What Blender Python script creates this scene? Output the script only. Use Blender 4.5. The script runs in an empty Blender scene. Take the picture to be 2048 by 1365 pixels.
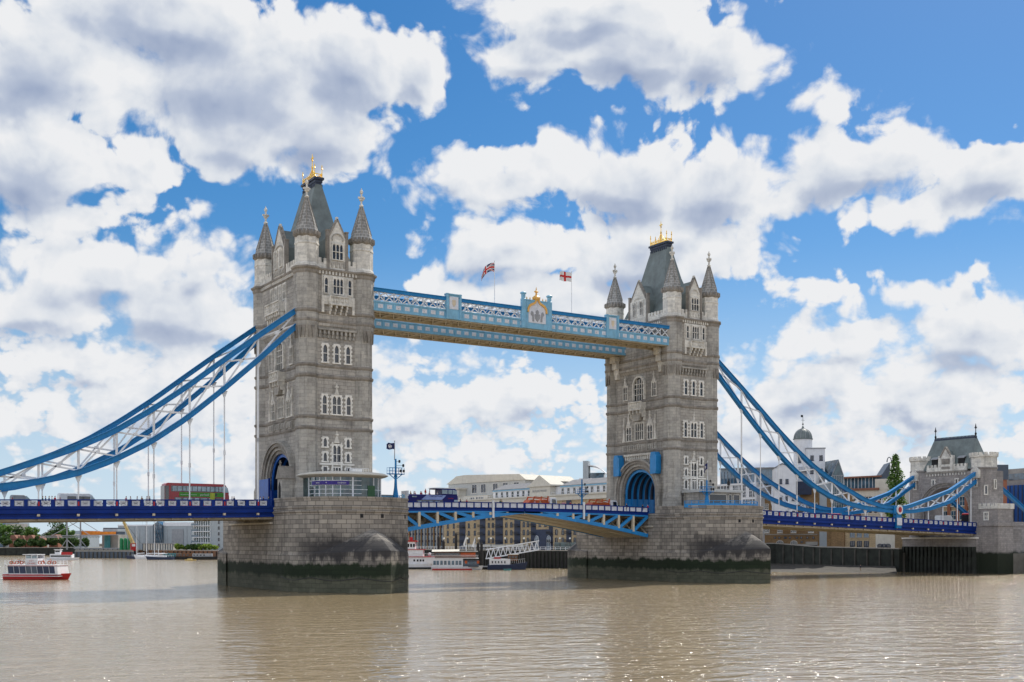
import bpy, math, random
from math import sin, cos, tan, atan, atan2, pi, radians, sqrt, hypot
from mathutils import Vector, Matrix
random.seed(7)
R = random.Random(11)
scene = bpy.context.scene
COL = scene.collection

# ------------------------------------------------------------------ camera, light, exposure
CAM = (-82.32, -195.75, 8.2)
YAW = radians(32.675)                      # clockwise from +Y (downstream); +X runs along the bridge
F = 2313.7 / 2048.0                        # focal length in image widths
cam_d = bpy.data.cameras.new("camera")
cam_d.sensor_width = 36
cam_d.lens = 36 * F
cam_d.shift_y = (1084 - 682.5) / 2048
cam_d.clip_start = 1
cam_d.clip_end = 20000
cam = bpy.data.objects.new("camera", cam_d)
cam.location = CAM
cam.rotation_euler = (radians(90), 0, -YAW)
COL.objects.link(cam)
scene.camera = cam

SUN_AZ, SUN_EL = radians(64), radians(50)  # azimuth clockwise from +Y
SUN_DIR = Vector((sin(SUN_AZ) * cos(SUN_EL), cos(SUN_AZ) * cos(SUN_EL), sin(SUN_EL)))
sd = bpy.data.lights.new("sun", 'SUN')
sd.energy = 4.0
sd.angle = radians(0.5)
sd.color = (1.0, 0.95, 0.86)
sun = bpy.data.objects.new("sun", sd)
sun.rotation_euler = SUN_DIR.to_track_quat('Z', 'Y').to_euler()
COL.objects.link(sun)

scene.view_settings.view_transform = 'Standard'
scene.view_settings.look = 'None'
scene.view_settings.gamma = 1
scene.view_settings.exposure = 0.22
scene.render.engine = 'CYCLES'
scene.cycles.max_bounces = 6
scene.cycles.diffuse_bounces = 3
scene.cycles.glossy_bounces = 3
scene.cycles.transparent_max_bounces = 8
scene.cycles.caustics_reflective = False
scene.cycles.caustics_refractive = False
scene.cycles.use_denoising = True
scene.cycles.sample_clamp_indirect = 6


# ------------------------------------------------------------------ node helper
class NT:
    def __init__(s, tree):
        s.t = tree
        s.N = tree.nodes
        s.L = tree.links

    def put(s, sock, val):
        if isinstance(val, bpy.types.NodeSocket):
            s.L.new(val, sock)
        elif val is not None:
            if sock.type == 'RGBA' and len(val) == 3:
                val = (*val, 1)
            sock.default_value = val

    def n(s, typ, ins=None, **props):
        nd = s.N.new(typ)
        for k, v in props.items():
            setattr(nd, k, v)
        for k, v in (ins or {}).items():
            s.put(nd.inputs[k], v)
        return nd

    def m(s, op, a, b=None, c=None, clamp=False):
        nd = s.N.new('ShaderNodeMath')
        nd.operation = op
        nd.use_clamp = clamp
        for i, v in enumerate((a, b, c)):
            if v is not None:
                s.put(nd.inputs[i], v)
        return nd.outputs[0]

    def vm(s, op, a, b=None, c=None, out=0):
        nd = s.N.new('ShaderNodeVectorMath')
        nd.operation = op
        for i, v in enumerate((a, b, c)):
            if v is not None:
                if op == 'SCALE' and i == 1:
                    s.put(nd.inputs['Scale'], v)
                else:
                    s.put(nd.inputs[i], v)
        return nd.outputs[out]

    def mix(s, fac, a, b, blend='MIX'):
        nd = s.N.new('ShaderNodeMix')
        nd.data_type = 'RGBA'
        nd.blend_type = blend
        s.put(nd.inputs[0], fac)
        s.put(nd.inputs[6], a)
        s.put(nd.inputs[7], b)
        return nd.outputs[2]

    def ss(s, x, lo, hi, a=0.0, b=1.0):
        nd = s.N.new('ShaderNodeMapRange')
        nd.interpolation_type = 'SMOOTHSTEP'
        s.put(nd.inputs[0], x)
        for i, v in enumerate((lo, hi, a, b)):
            s.put(nd.inputs[i + 1], v)
        return nd.outputs[0]

    def lin(s, x, lo, hi, a=0.0, b=1.0):
        nd = s.N.new('ShaderNodeMapRange')
        s.put(nd.inputs[0], x)
        for i, v in enumerate((lo, hi, a, b)):
            s.put(nd.inputs[i + 1], v)
        return nd.outputs[0]

    def noise(s, vec, scale, detail=4, rough=0.5, dist=0.0, dims='3D', color=False):  # 2D where the pattern is a sheet
        nd = s.n('ShaderNodeTexNoise', {'Scale': scale, 'Detail': detail, 'Roughness': rough, 'Distortion': dist}, noise_dimensions=dims)
        s.put(nd.inputs['Vector'], vec)
        return nd.outputs[1 if color else 0]

    def xyz(s, x, y, z):
        return s.n('ShaderNodeCombineXYZ', {0: x, 1: y, 2: z}).outputs[0]

    def sep(s, v):
        return s.n('ShaderNodeSeparateXYZ', {0: v}).outputs


# ------------------------------------------------------------------ sky: Nishita air with cumulus
# clouds live on the sky sphere in (azimuth from the river axis, tangent of elevation)
CLOUDS = [  # centre azimuth and height, half sizes (in 1/1000 of a radian / tangent)
    (330, 40, 340, 95), (450, 150, 330, 130), (690, 130, 170, 95), (850, 125, 70, 75), (640, 260, 150, 85), (80, 140, 170, 130),
    (60, 330, 220, 120), (190, 440, 135, 62), (300, 320, 70, 60), (470, 260, 150, 85),
    (1180, 20, 250, 80), (1250, 110, 190, 95), (1410, 120, 140, 85), (1070, 100, 90, 75), (1300, 190, 115, 48), (1490, 165, 60, 40),
    (930, 325, 85, 48), (990, 372, 140, 55), (1240, 350, 190, 92), (1450, 360, 190, 90), (1740, 325, 230, 82), (1990, 330, 150, 95),
    (1330, 440, 240, 62), (1600, 400, 130, 45), (1860, 415, 130, 45),
    (990, 510, 170, 68), (1250, 520, 220, 75), (1430, 520, 110, 55), (880, 590, 130, 60), (1100, 600, 250, 60),
    (1640, 608, 150, 42), (1850, 615, 170, 42), (2010, 565, 90, 45), (1970, 700, 200, 75), (1700, 700, 190, 55), (1620, 790, 190, 75), (1860, 800, 240, 75),
    (230, 560, 330, 62), (80, 620, 220, 70), (380, 640, 190, 85), (170, 720, 300, 48), (430, 545, 110, 60), (330, 800, 330, 70), (700, 740, 330, 45),
    (60, 880, 200, 60), (820, 830, 170, 62), (1060, 790, 160, 55), (1080, 910, 230, 55), (600, 900, 250, 60), (1380, 780, 150, 70), (1500, 900, 250, 70),
    (400, 432, 40, 28), (1690, 195, 42, 26), (1620, 480, 28, 20),
]


def sky_pt(x, y):
    az = atan((x - 1024) / 2313.7)
    return az, (1084 - y) / 2313.7 * cos(az)


def build_world():
    g = bpy.data.node_groups.new("cloud_cover", 'ShaderNodeTree')
    g.interface.new_socket("P", in_out='INPUT', socket_type='NodeSocketVector')
    g.interface.new_socket("D", in_out='OUTPUT', socket_type='NodeSocketFloat')
    g.interface.new_socket("E", in_out='OUTPUT', socket_type='NodeSocketFloat')
    t = NT(g)
    gi = g.nodes.new('NodeGroupInput')
    go = g.nodes.new('NodeGroupOutput')
    P = gi.outputs[0]
    ps = t.sep(P)
    near = t.ss(ps[1], 0.05, 0.27)             # smaller puffs towards the horizon
    PF = t.vm('MULTIPLY', P, (1.75, 2.4, 1.0))
    w = t.vm('SUBTRACT', t.noise(P, 6.0, 2, 0.5, color=True, dims='2D'), (0.5, 0.5, 0.5))
    Q = t.vm('MULTIPLY_ADD', w, (0.075, 0.05, 0.0), P)
    w2 = t.vm('SUBTRACT', t.noise(P, 26.0, 3, 0.55, color=True, dims='2D'), (0.5, 0.5, 0.5))
    Q = t.vm('MULTIPLY_ADD', w2, (0.022, 0.018, 0.0), Q)
    acc = None
    for (x, y, rx, ry) in CLOUDS:
        az, v = sky_pt(x, y)
        k = 2313.7
        ra, rv = rx / k * cos(az) ** 2 * 1.04, ry / k * cos(az) * 1.04
        q = t.vm('MULTIPLY_ADD', Q, (1 / ra, 1 / rv, 0), (-az / ra, -v / rv, 0))
        l = t.vm('LENGTH', q, out=1)
        # keep the fall-off in real angle, so small puffs are thin and large ones deep
        e = t.m('MULTIPLY_ADD', l, -min(ry, 90) / 90.0, min(ry, 90) / 90.0)
        acc = e if acc is None else t.m('SMOOTH_MAX', acc, e, 0.30)
    P3 = t.sep(P)
    # rest of the sky: broken cover
    gen = t.m('MULTIPLY_ADD', t.noise(t.vm('MULTIPLY', P, (1, 1.6, 1)), 3.2, 2, 0.5, dims='2D'), 3.2, -1.25)
    far_az = t.ss(t.m('ABSOLUTE', P3[0]), 0.44, 0.6)
    far_v = t.ss(P3[1], 0.50, 0.6)
    acc = t.mix(t.m('MAXIMUM', far_az, far_v), acc, gen)
    low = t.m('MULTIPLY_ADD', t.noise(t.vm('MULTIPLY', P, (1, 3.0, 1)), 7.0, 3, 0.55, dims='2D'), 2.6, -0.95)
    lowm = t.ss(P3[1], 0.16, 0.05)
    acc = t.m('MULTIPLY_ADD', t.m('MULTIPLY', lowm, t.m('SUBTRACT', low, acc)), 0.55, acc)
    n1 = t.mix(near, t.noise(PF, 18.0, 6, 0.57, 0.2, dims='2D'), t.noise(P, 17.0, 8, 0.58, 0.25, dims='2D'))
    n1 = t.m('SUBTRACT', n1, 0.5)
    vor = lambda vec: t.n('ShaderNodeTexVoronoi', {'Vector': vec, 'Scale': 30.0, 'Detail': 2.0, 'Roughness': 0.5}, feature='F1', voronoi_dimensions='2D').outputs[0]
    vo = t.mix(near, vor(t.vm('MULTIPLY_ADD', w2, (0.03, 0.03, 0), PF)), vor(Q))
    bil = t.m('MULTIPLY_ADD', vo, -0.6, 0.30)
    soft = t.ss(acc, 0.15, 0.75, 1.0, 0.45)          # solid hearts, ragged edges
    d = t.m('ADD', acc, t.m('MULTIPLY', t.m('MULTIPLY_ADD', n1, 1.55, bil), soft))
    d = t.m('ADD', d, 0.22)
    g.links.new(d, go.inputs[0])
    g.links.new(acc, go.inputs[1])

    world = bpy.data.worlds.new("World")
    scene.world = world
    world.use_nodes = True
    world.node_tree.nodes.clear()
    t = NT(world.node_tree)
    d = t.n('ShaderNodeTexCoord').outputs['Generated']
    s = t.sep(d)
    fx = t.m('ADD', t.m('MULTIPLY', s[0], sin(YAW)), t.m('MULTIPLY', s[1], cos(YAW)))
    rx = t.m('SUBTRACT', t.m('MULTIPLY', s[0], cos(YAW)), t.m('MULTIPLY', s[1], sin(YAW)))
    az = t.m('ARCTAN2', rx, fx)
    hz = t.m('MAXIMUM', t.m('SQRT', t.m('ADD', t.m('MULTIPLY', fx, fx), t.m('MULTIPLY', rx, rx))), 0.25)
    v = t.m('DIVIDE', t.m('ABSOLUTE', s[2]), hz)
    P = t.xyz(az, v, 0.0)

    def cover(vec):
        nd = t.N.new('ShaderNodeGroup')
        nd.node_tree = g
        t.put(nd.inputs[0], vec)
        return nd.outputs
    c0 = cover(P)
    c1 = cover(t.vm('ADD', P, (0.009, 0.020, 0.0)))
    soft = t.ss(t.noise(P, 11.0, 2, 0.5, dims='2D'), 0.35, 0.65, 0.20, 0.46)
    alpha = t.ss(c0[0], -0.02, soft)
    lit = t.m('SUBTRACT', c0[0], c1[0])
    lit = t.m('MULTIPLY_ADD', lit, 0.46, 0.0)
    under = t.ss(t.m('SUBTRACT', c1[1], c0[1]), -0.06, 0.40, 0.0, -0.40)   # shaded bases, more cloud above
    lit = t.m('ADD', lit, t.m('MULTIPLY', under, t.ss(c0[1], 0.05, 0.35)))
    thick = t.ss(c0[1], 0.22, 0.85)
    tone = t.m('ADD', t.m('MULTIPLY_ADD', thick, -0.50, 0.97), lit)
    dt = t.m('SUBTRACT', t.noise(t.vm('MULTIPLY', P, (1, 1.5, 1)), 8.0, 2, 0.45, dims='2D'), 0.5)
    tone = t.m('MULTIPLY_ADD', dt, 0.22, tone, clamp=True)
    ramp = t.n('ShaderNodeValToRGB', {0: tone})
    el = ramp.color_ramp.elements
    K = 6.35
    el[0].position, el[0].color = 0.0, (0.36, 0.44, 0.62, 1)
    el[1].position, el[1].color = 1.0, (0.96, 0.97, 0.99, 1)
    e = el.new(0.45)
    e.color = (0.55, 0.62, 0.76, 1)
    e = el.new(0.75)
    e.color = (0.82, 0.86, 0.92, 1)
    # clouds facing the sun squarely (away from it in the sky) are brighter than back-lit ones
    sd_ = t.vm('DOT_PRODUCT', d, tuple(SUN_DIR), out=1)
    cl = t.vm('SCALE', ramp.outputs[0], t.ss(sd_, 0.45, -0.35, K, K * 2.0))
    sky = t.n('ShaderNodeTexSky', sky_type='NISHITA', sun_disc=False, sun_elevation=SUN_EL, sun_rotation=SUN_AZ,
              altitude=20, air_density=1.0, dust_density=0.3, ozone_density=1.6)
    up = t.xyz(s[0], s[1], t.m('MULTIPLY_ADD', t.m('ABSOLUTE', s[2]), 1.0, 0.03))
    t.put(sky.inputs[0], up)
    hs = t.n('ShaderNodeHueSaturation', {'Saturation': SKY_SAT, 'Value': SKY_VAL, 'Color': sky.outputs[0]}).outputs[0]
    hs = t.mix(t.ss(v, 0.27, 0.0, 0.0, 0.85), hs, (4.3, 5.2, 6.2))
    col = t.mix(alpha, hs, cl)
    bg = t.n('ShaderNodeBackground', {'Color': col, 'Strength': 0.12})
    out = t.n('ShaderNodeOutputWorld', {'Surface': bg.outputs[0]})
    world.cycles.sampling_method = 'MANUAL'
    world.cycles.sample_map_resolution = 1024


SKY_SAT, SKY_VAL = 1.45, 0.72
build_world()


# ------------------------------------------------------------------ materials
MATS = {}


def new_mat(name):
    m = bpy.data.materials.new(name)
    m.use_nodes = True
    m.node_tree.nodes.clear()
    t = NT(m.node_tree)
    b = t.n('ShaderNodeBsdfPrincipled')
    t.n('ShaderNodeOutputMaterial', {'Surface': b.outputs[0]})
    MATS[name] = m
    return m, t, b


def plain(name, c, rough=0.5, metal=0.0, vary=0.18, scale=0.8, spec=0.4, bump=0.0, grime=0.35):
    m, t, b = new_mat(name)
    P = t.n('ShaderNodeNewGeometry').outputs['Position']
    n = t.noise(P, scale, 5, 0.6)
    k = t.lin(n, 0.25, 0.75, 1 - vary, 1 + vary)
    q = t.sep(P)
    st = t.noise(t.xyz(t.m('MULTIPLY', q[0], 2.2), t.m('MULTIPLY', q[1], 2.2), t.m('MULTIPLY', q[2], 0.25)), 1.0, 4, 0.65)
    col = t.mix(t.ss(st, 0.5, 0.78, 0.0, grime), t.vm('SCALE', c, k), tuple(x * 0.45 + 0.02 for x in c))
    t.put(b.inputs['Base Color'], col)
    t.put(b.inputs['Roughness'], rough)
    t.put(b.inputs['Metallic'], metal)
    t.put(b.inputs['Specular IOR Level'], spec)
    if bump:
        bp = t.n('ShaderNodeBump', {'Strength': bump, 'Distance': 0.05, 'Height': t.noise(P, scale * 6, 4)})
        t.put(b.inputs['Normal'], bp.outputs[0])
    return m


def stone(name, c, course=0.6, length=1.3, joint=0.035, jd=0.55, grime=0.35, gs=0.25, streak=0.25, dark=(0.06, 0.058, 0.055), tide=None):
    m, t, b = new_mat(name)
    uv = t.n('ShaderNodeUVMap').outputs[0]
    P = t.n('ShaderNodeNewGeometry').outputs['Position']
    br = t.n('ShaderNodeTexBrick', {'Vector': uv, 'Color1': (1.11, 1.105, 1.09), 'Color2': (0.84, 0.845, 0.855), 'Mortar': (jd, jd, jd), 'Scale': 1.0,
                                    'Mortar Size': joint, 'Mortar Smooth': 0.4, 'Bias': 0.0, 'Brick Width': length, 'Row Height': course})
    col = t.vm('MULTIPLY', br.outputs[0], c)
    n = t.noise(P, gs, 6, 0.62)
    s3 = t.sep(P)
    st = t.noise(t.xyz(t.m('MULTIPLY', s3[0], 1.6), t.m('MULTIPLY', s3[1], 1.6), t.m('MULTIPLY', s3[2], 0.09)), 1.0, 5, 0.6)
    k = t.ss(n, 0.42, 0.72, 0.0, grime)
    col = t.mix(k, col, dark)
    k2 = t.ss(st, 0.50, 0.75, 0.0, streak)
    col = t.mix(k2, col, dark)
    if tide:
        zz = t.m('ADD', s3[2], t.m('MULTIPLY', t.m('SUBTRACT', n, 0.5), 3.0))
        col = t.mix(t.ss(zz, tide + 0.5, tide - 0.5), col, (0.022, 0.028, 0.018))
    fine = t.lin(t.noise(P, 3.0, 4, 0.6), 0.3, 0.7, 0.88, 1.12)
    col = t.vm('SCALE', col, fine)
    t.put(b.inputs['Base Color'], col)
    t.put(b.inputs['Roughness'], 0.85)
    t.put(b.inputs['Specular IOR Level'], 0.25)
    bp = t.n('ShaderNodeBump', {'Strength': 0.35, 'Distance': 0.06, 'Height': t.m('ADD', br.outputs[1], t.m('MULTIPLY', fine, -0.5))}, invert=True)
    t.put(b.inputs['Normal'], bp.outputs[0])
    return m


def pier_stone():
    m, t, b = new_mat('pier_granite')
    uv = t.n('ShaderNodeUVMap').outputs[0]
    P = t.n('ShaderNodeNewGeometry').outputs['Position']
    s3 = t.sep(P)
    br = t.n('ShaderNodeTexBrick', {'Vector': uv, 'Color1': (1.28, 1.27, 1.25), 'Color2': (0.72, 0.72, 0.73), 'Mortar': (0.26, 0.26, 0.26), 'Scale': 1.0,
                                    'Mortar Size': 0.045, 'Mortar Smooth': 0.5, 'Brick Width': 1.55, 'Row Height': 0.74})
    col = t.vm('MULTIPLY', br.outputs[0], (0.315, 0.288, 0.255))
    n = t.noise(P, 0.35, 6, 0.65)
    st = t.noise(t.xyz(t.m('MULTIPLY', s3[0], 0.9), t.m('MULTIPLY', s3[1], 0.9), t.m('MULTIPLY', s3[2], 0.12)), 1.0, 6, 0.65)
    col = t.mix(t.ss(st, 0.48, 0.72, 0, 0.55), col, (0.055, 0.05, 0.046))
    wl = t.noise(t.xyz(t.m('MULTIPLY', s3[0], 1.5), t.m('MULTIPLY', s3[1], 1.5), t.m('MULTIPLY', s3[2], 0.3)), 1.1, 6, 0.7)
    col = t.mix(t.m('MULTIPLY', t.ss(wl, 0.60, 0.78, 0, 0.75), t.ss(s3[2], 13.5, 8.5)), col, (0.46, 0.45, 0.43))
    # soot on the lower cutwater
    sz = t.m('ADD', s3[2], t.m('MULTIPLY', t.m('SUBTRACT', n, 0.5), 4.5))
    sz = t.m('ADD', sz, t.m('MULTIPLY', t.m('SUBTRACT', st, 0.5), 5.0))
    cut = t.ss(t.m('ABSOLUTE', s3[1]), 16.0, 22.0)
    col = t.mix(t.m('MULTIPLY', t.m('MULTIPLY', t.ss(sz, 10.4, 7.6, 0, 0.93), t.ss(sz, 4.8, 6.2, 0.3, 1.0)), cut), col, (0.032, 0.031, 0.034))
    band = t.m('MULTIPLY', t.ss(sz, 7.0, 5.6), t.ss(sz, 3.9, 4.8))
    # tidal weed
    zz = t.m('ADD', s3[2], t.m('MULTIPLY', t.m('SUBTRACT', t.m('MULTIPLY_ADD', t.noise(P, 0.6, 5, 0.6), 0.5, t.m('MULTIPLY', st, 0.5)), 0.5), 3.6))
    wet = t.mix(t.noise(t.xyz(t.m('MULTIPLY', s3[0], 0.35), t.m('MULTIPLY', s3[1], 0.35), t.m('MULTIPLY', s3[2], 0.8)), 1.0, 6, 0.65), (0.03, 0.036, 0.022), (0.15, 0.15, 0.11))
    low = t.mix(t.ss(zz, 3.0, 2.2), (0.014, 0.024, 0.011), wet)
    low = t.vm('MULTIPLY', low, t.vm('ADD', t.vm('SCALE', br.outputs[0], 0.5), (0.5, 0.5, 0.5)))
    col = t.mix(t.ss(zz, 5.0, 4.3), col, low)
    t.put(b.inputs['Base Color'], col)
    t.put(b.inputs['Roughness'], 0.8)
    t.put(b.inputs['Specular IOR Level'], 0.3)
    bp = t.n('ShaderNodeBump', {'Strength': 0.5, 'Distance': 0.08, 'Height': t.m('ADD', br.outputs[1], t.m('MULTIPLY', n, -0.8))}, invert=True)
    t.put(b.inputs['Normal'], bp.outputs[0])


def glass_mat(name, c, rough=0.08, spec=0.8):
    m, t, b = new_mat(name)
    P = t.n('ShaderNodeNewGeometry').outputs['Position']
    k = t.lin(t.noise(P, 0.7, 2), 0.3, 0.7, 0.5, 1.5)
    t.put(b.inputs['Base Color'], t.vm('SCALE', c, k))
    t.put(b.inputs['Roughness'], rough)
    t.put(b.inputs['Specular IOR Level'], spec)


def water_mat():
    m, t, b = new_mat('river_water')
    P = t.n('ShaderNodeNewGeometry').outputs['Position']
    s3 = t.sep(P)
    # waves run roughly across the river; rotate into the view-neutral river frame
    a = radians(20)
    U = t.m('ADD', t.m('MULTIPLY', s3[0], cos(a)), t.m('MULTIPLY', s3[1], -sin(a)))
    V = t.m('ADD', t.m('MULTIPLY', s3[0], sin(a)), t.m('MULTIPLY', s3[1], cos(a)))
    p1 = t.xyz(t.m('MULTIPLY', U, 0.55), V, 0.0)
    h1 = t.noise(p1, 0.42, 2, 0.5, 0.6)
    h2 = t.noise(p1, 1.5, 2, 0.5, 0.5)
    h3 = t.noise(p1, 3.2, 1, 0.4)
    gust = t.ss(t.noise(P, 0.022, 4, 0.6), 0.36, 0.66, 0.45, 1.25)
    h = t.m('ADD', t.m('MULTIPLY', h1, 0.24), t.m('MULTIPLY', t.m('MULTIPLY', h2, 0.062), gust))
    h = t.m('ADD', h, t.m('MULTIPLY', t.m('MULTIPLY', h3, 0.013), gust))
    chop = t.m('MAXIMUM', t.m('SUBTRACT', t.noise(p1, 2.6, 2, 0.5), 0.60), 0.0)      # sparse steep wavelets
    h = t.m('ADD', h, t.m('MULTIPLY', t.m('MULTIPLY', chop, 0.75), gust))
    bp = t.n('ShaderNodeBump', {'Strength': 1.0, 'Distance': 1.0, 'Height': h})
    n = t.noise(P, 0.03, 4, 0.6)
    col = t.mix(n, (0.24, 0.178, 0.096), (0.31, 0.238, 0.14))
    foam = t.ss(t.noise(p1, 0.7, 6, 0.72), 0.655, 0.72)
    foam = t.m('MULTIPLY', foam, t.ss(t.noise(P, 0.05, 2), 0.48, 0.62, 0, 0.75))
    col = t.mix(foam, col, (0.55, 0.52, 0.46))
    t.put(b.inputs['Base Color'], col)
    t.put(b.inputs['Roughness'], 0.14)
    t.put(b.inputs['IOR'], 3.0)
    t.put(b.inputs['Specular IOR Level'], 0.5)
    t.put(b.inputs['Normal'], bp.outputs[0])


def leaf_mat(name, c1, c2):
    m, t, b = new_mat(name)
    P = t.n('ShaderNodeNewGeometry').outputs['Position']
    n = t.noise(P, 0.9, 4, 0.6)
    col = t.mix(t.ss(n, 0.35, 0.65), c1, c2)
    t.put(b.inputs['Base Color'], col)
    t.put(b.inputs['Roughness'], 0.6)
    tr = t.n('ShaderNodeBsdfTranslucent', {'Color': t.vm('SCALE', col, 1.3)})
    mx = t.n('ShaderNodeMixShader', {0: 0.3, 1: b.outputs[0], 2: tr.outputs[0]})
    out = [x for x in t.N if x.type == 'OUTPUT_MATERIAL'][0]
    t.put(out.inputs[0], mx.outputs[0])


stone('tower_stone', (0.44, 0.415, 0.38), 0.62, 1.4, 0.035, 0.5, 0.46, 0.22, 0.5)
stone('tower_stone_smooth', (0.45, 0.43, 0.395), 0.62, 1.4, 0.025, 0.62, 0.42, 0.25, 0.5)
stone('pale_stone', (0.74, 0.715, 0.66), 0.5, 1.0, 0.02, 0.8, 0.42, 0.5, 0.42, (0.16, 0.155, 0.145))
stone('moulding_stone', (0.31, 0.285, 0.255), 3.0, 1.1, 0.02, 0.8, 0.5, 0.5, 0.4)
stone('spire_stone', (0.29, 0.285, 0.275), 0.55, 0.8, 0.06, 1.7, 0.45, 0.8, 0.3, (0.07, 0.07, 0.072))
stone('abutment_stone', (0.34, 0.315, 0.305), 0.5, 1.1, 0.025, 0.7, 0.35, 0.2, 0.3, tide=5.6)
pier_stone()
water_mat()
plain('trim_white', (0.80, 0.78, 0.73), 0.7, vary=0.2, scale=1.5)
plain('dark_recess', (0.02, 0.02, 0.022), 0.9)
plain('lead_roof', (0.15, 0.18, 0.18), 0.55, vary=0.35, scale=0.5, bump=0.15)
plain('lead_cap', (0.02, 0.03, 0.06), 0.4, vary=0.3)
plain('gold', (1.0, 0.62, 0.12), 0.28, metal=1.0, vary=0.15, scale=3)
plain('gold_paint', (0.75, 0.42, 0.10), 0.4, vary=0.15, scale=3)
plain('chain_blue', (0.003, 0.18, 0.45), 0.4, vary=0.15, scale=0.7, spec=0.35)
plain('sky_blue_paint', (0.20, 0.44, 0.62), 0.42, vary=0.2, scale=0.8)
plain('deep_blue_paint', (0.001, 0.026, 0.20), 0.45, vary=0.25, scale=0.5, spec=0.2)
plain('bascule_blue', (0.02, 0.24, 0.58), 0.4, vary=0.18, scale=0.6)
plain('archway_blue', (0.008, 0.10, 0.42), 0.4, vary=0.2)
plain('white_paint', (0.74, 0.76, 0.79), 0.45, vary=0.1)
plain('panel_white', (0.66, 0.68, 0.74), 0.5, vary=0.15, scale=2)
plain('beige_paint', (0.64, 0.55, 0.41), 0.6, vary=0.2, scale=0.9)
plain('soffit_beige', (0.56, 0.51, 0.42), 0.7, vary=0.25)
plain('red_paint', (0.42, 0.015, 0.018), 0.35, vary=0.12)
plain('asphalt', (0.05, 0.05, 0.05), 0.9)
plain('pavement', (0.22, 0.21, 0.2), 0.9)
plain('black_paint', (0.012, 0.012, 0.014), 0.4)
plain('grey_metal', (0.30, 0.31, 0.33), 0.45, vary=0.15)
plain('dark_timber', (0.028, 0.027, 0.026), 0.85, vary=0.5, scale=0.8)
plain('timber_brown', (0.16, 0.07, 0.03), 0.6, vary=0.3)
glass_mat('dark_glass', (0.012, 0.016, 0.026))
glass_mat('blue_glass', (0.05, 0.10, 0.15), 0.06)
glass_mat('green_glass', (0.03, 0.07, 0.075), 0.05)


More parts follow.
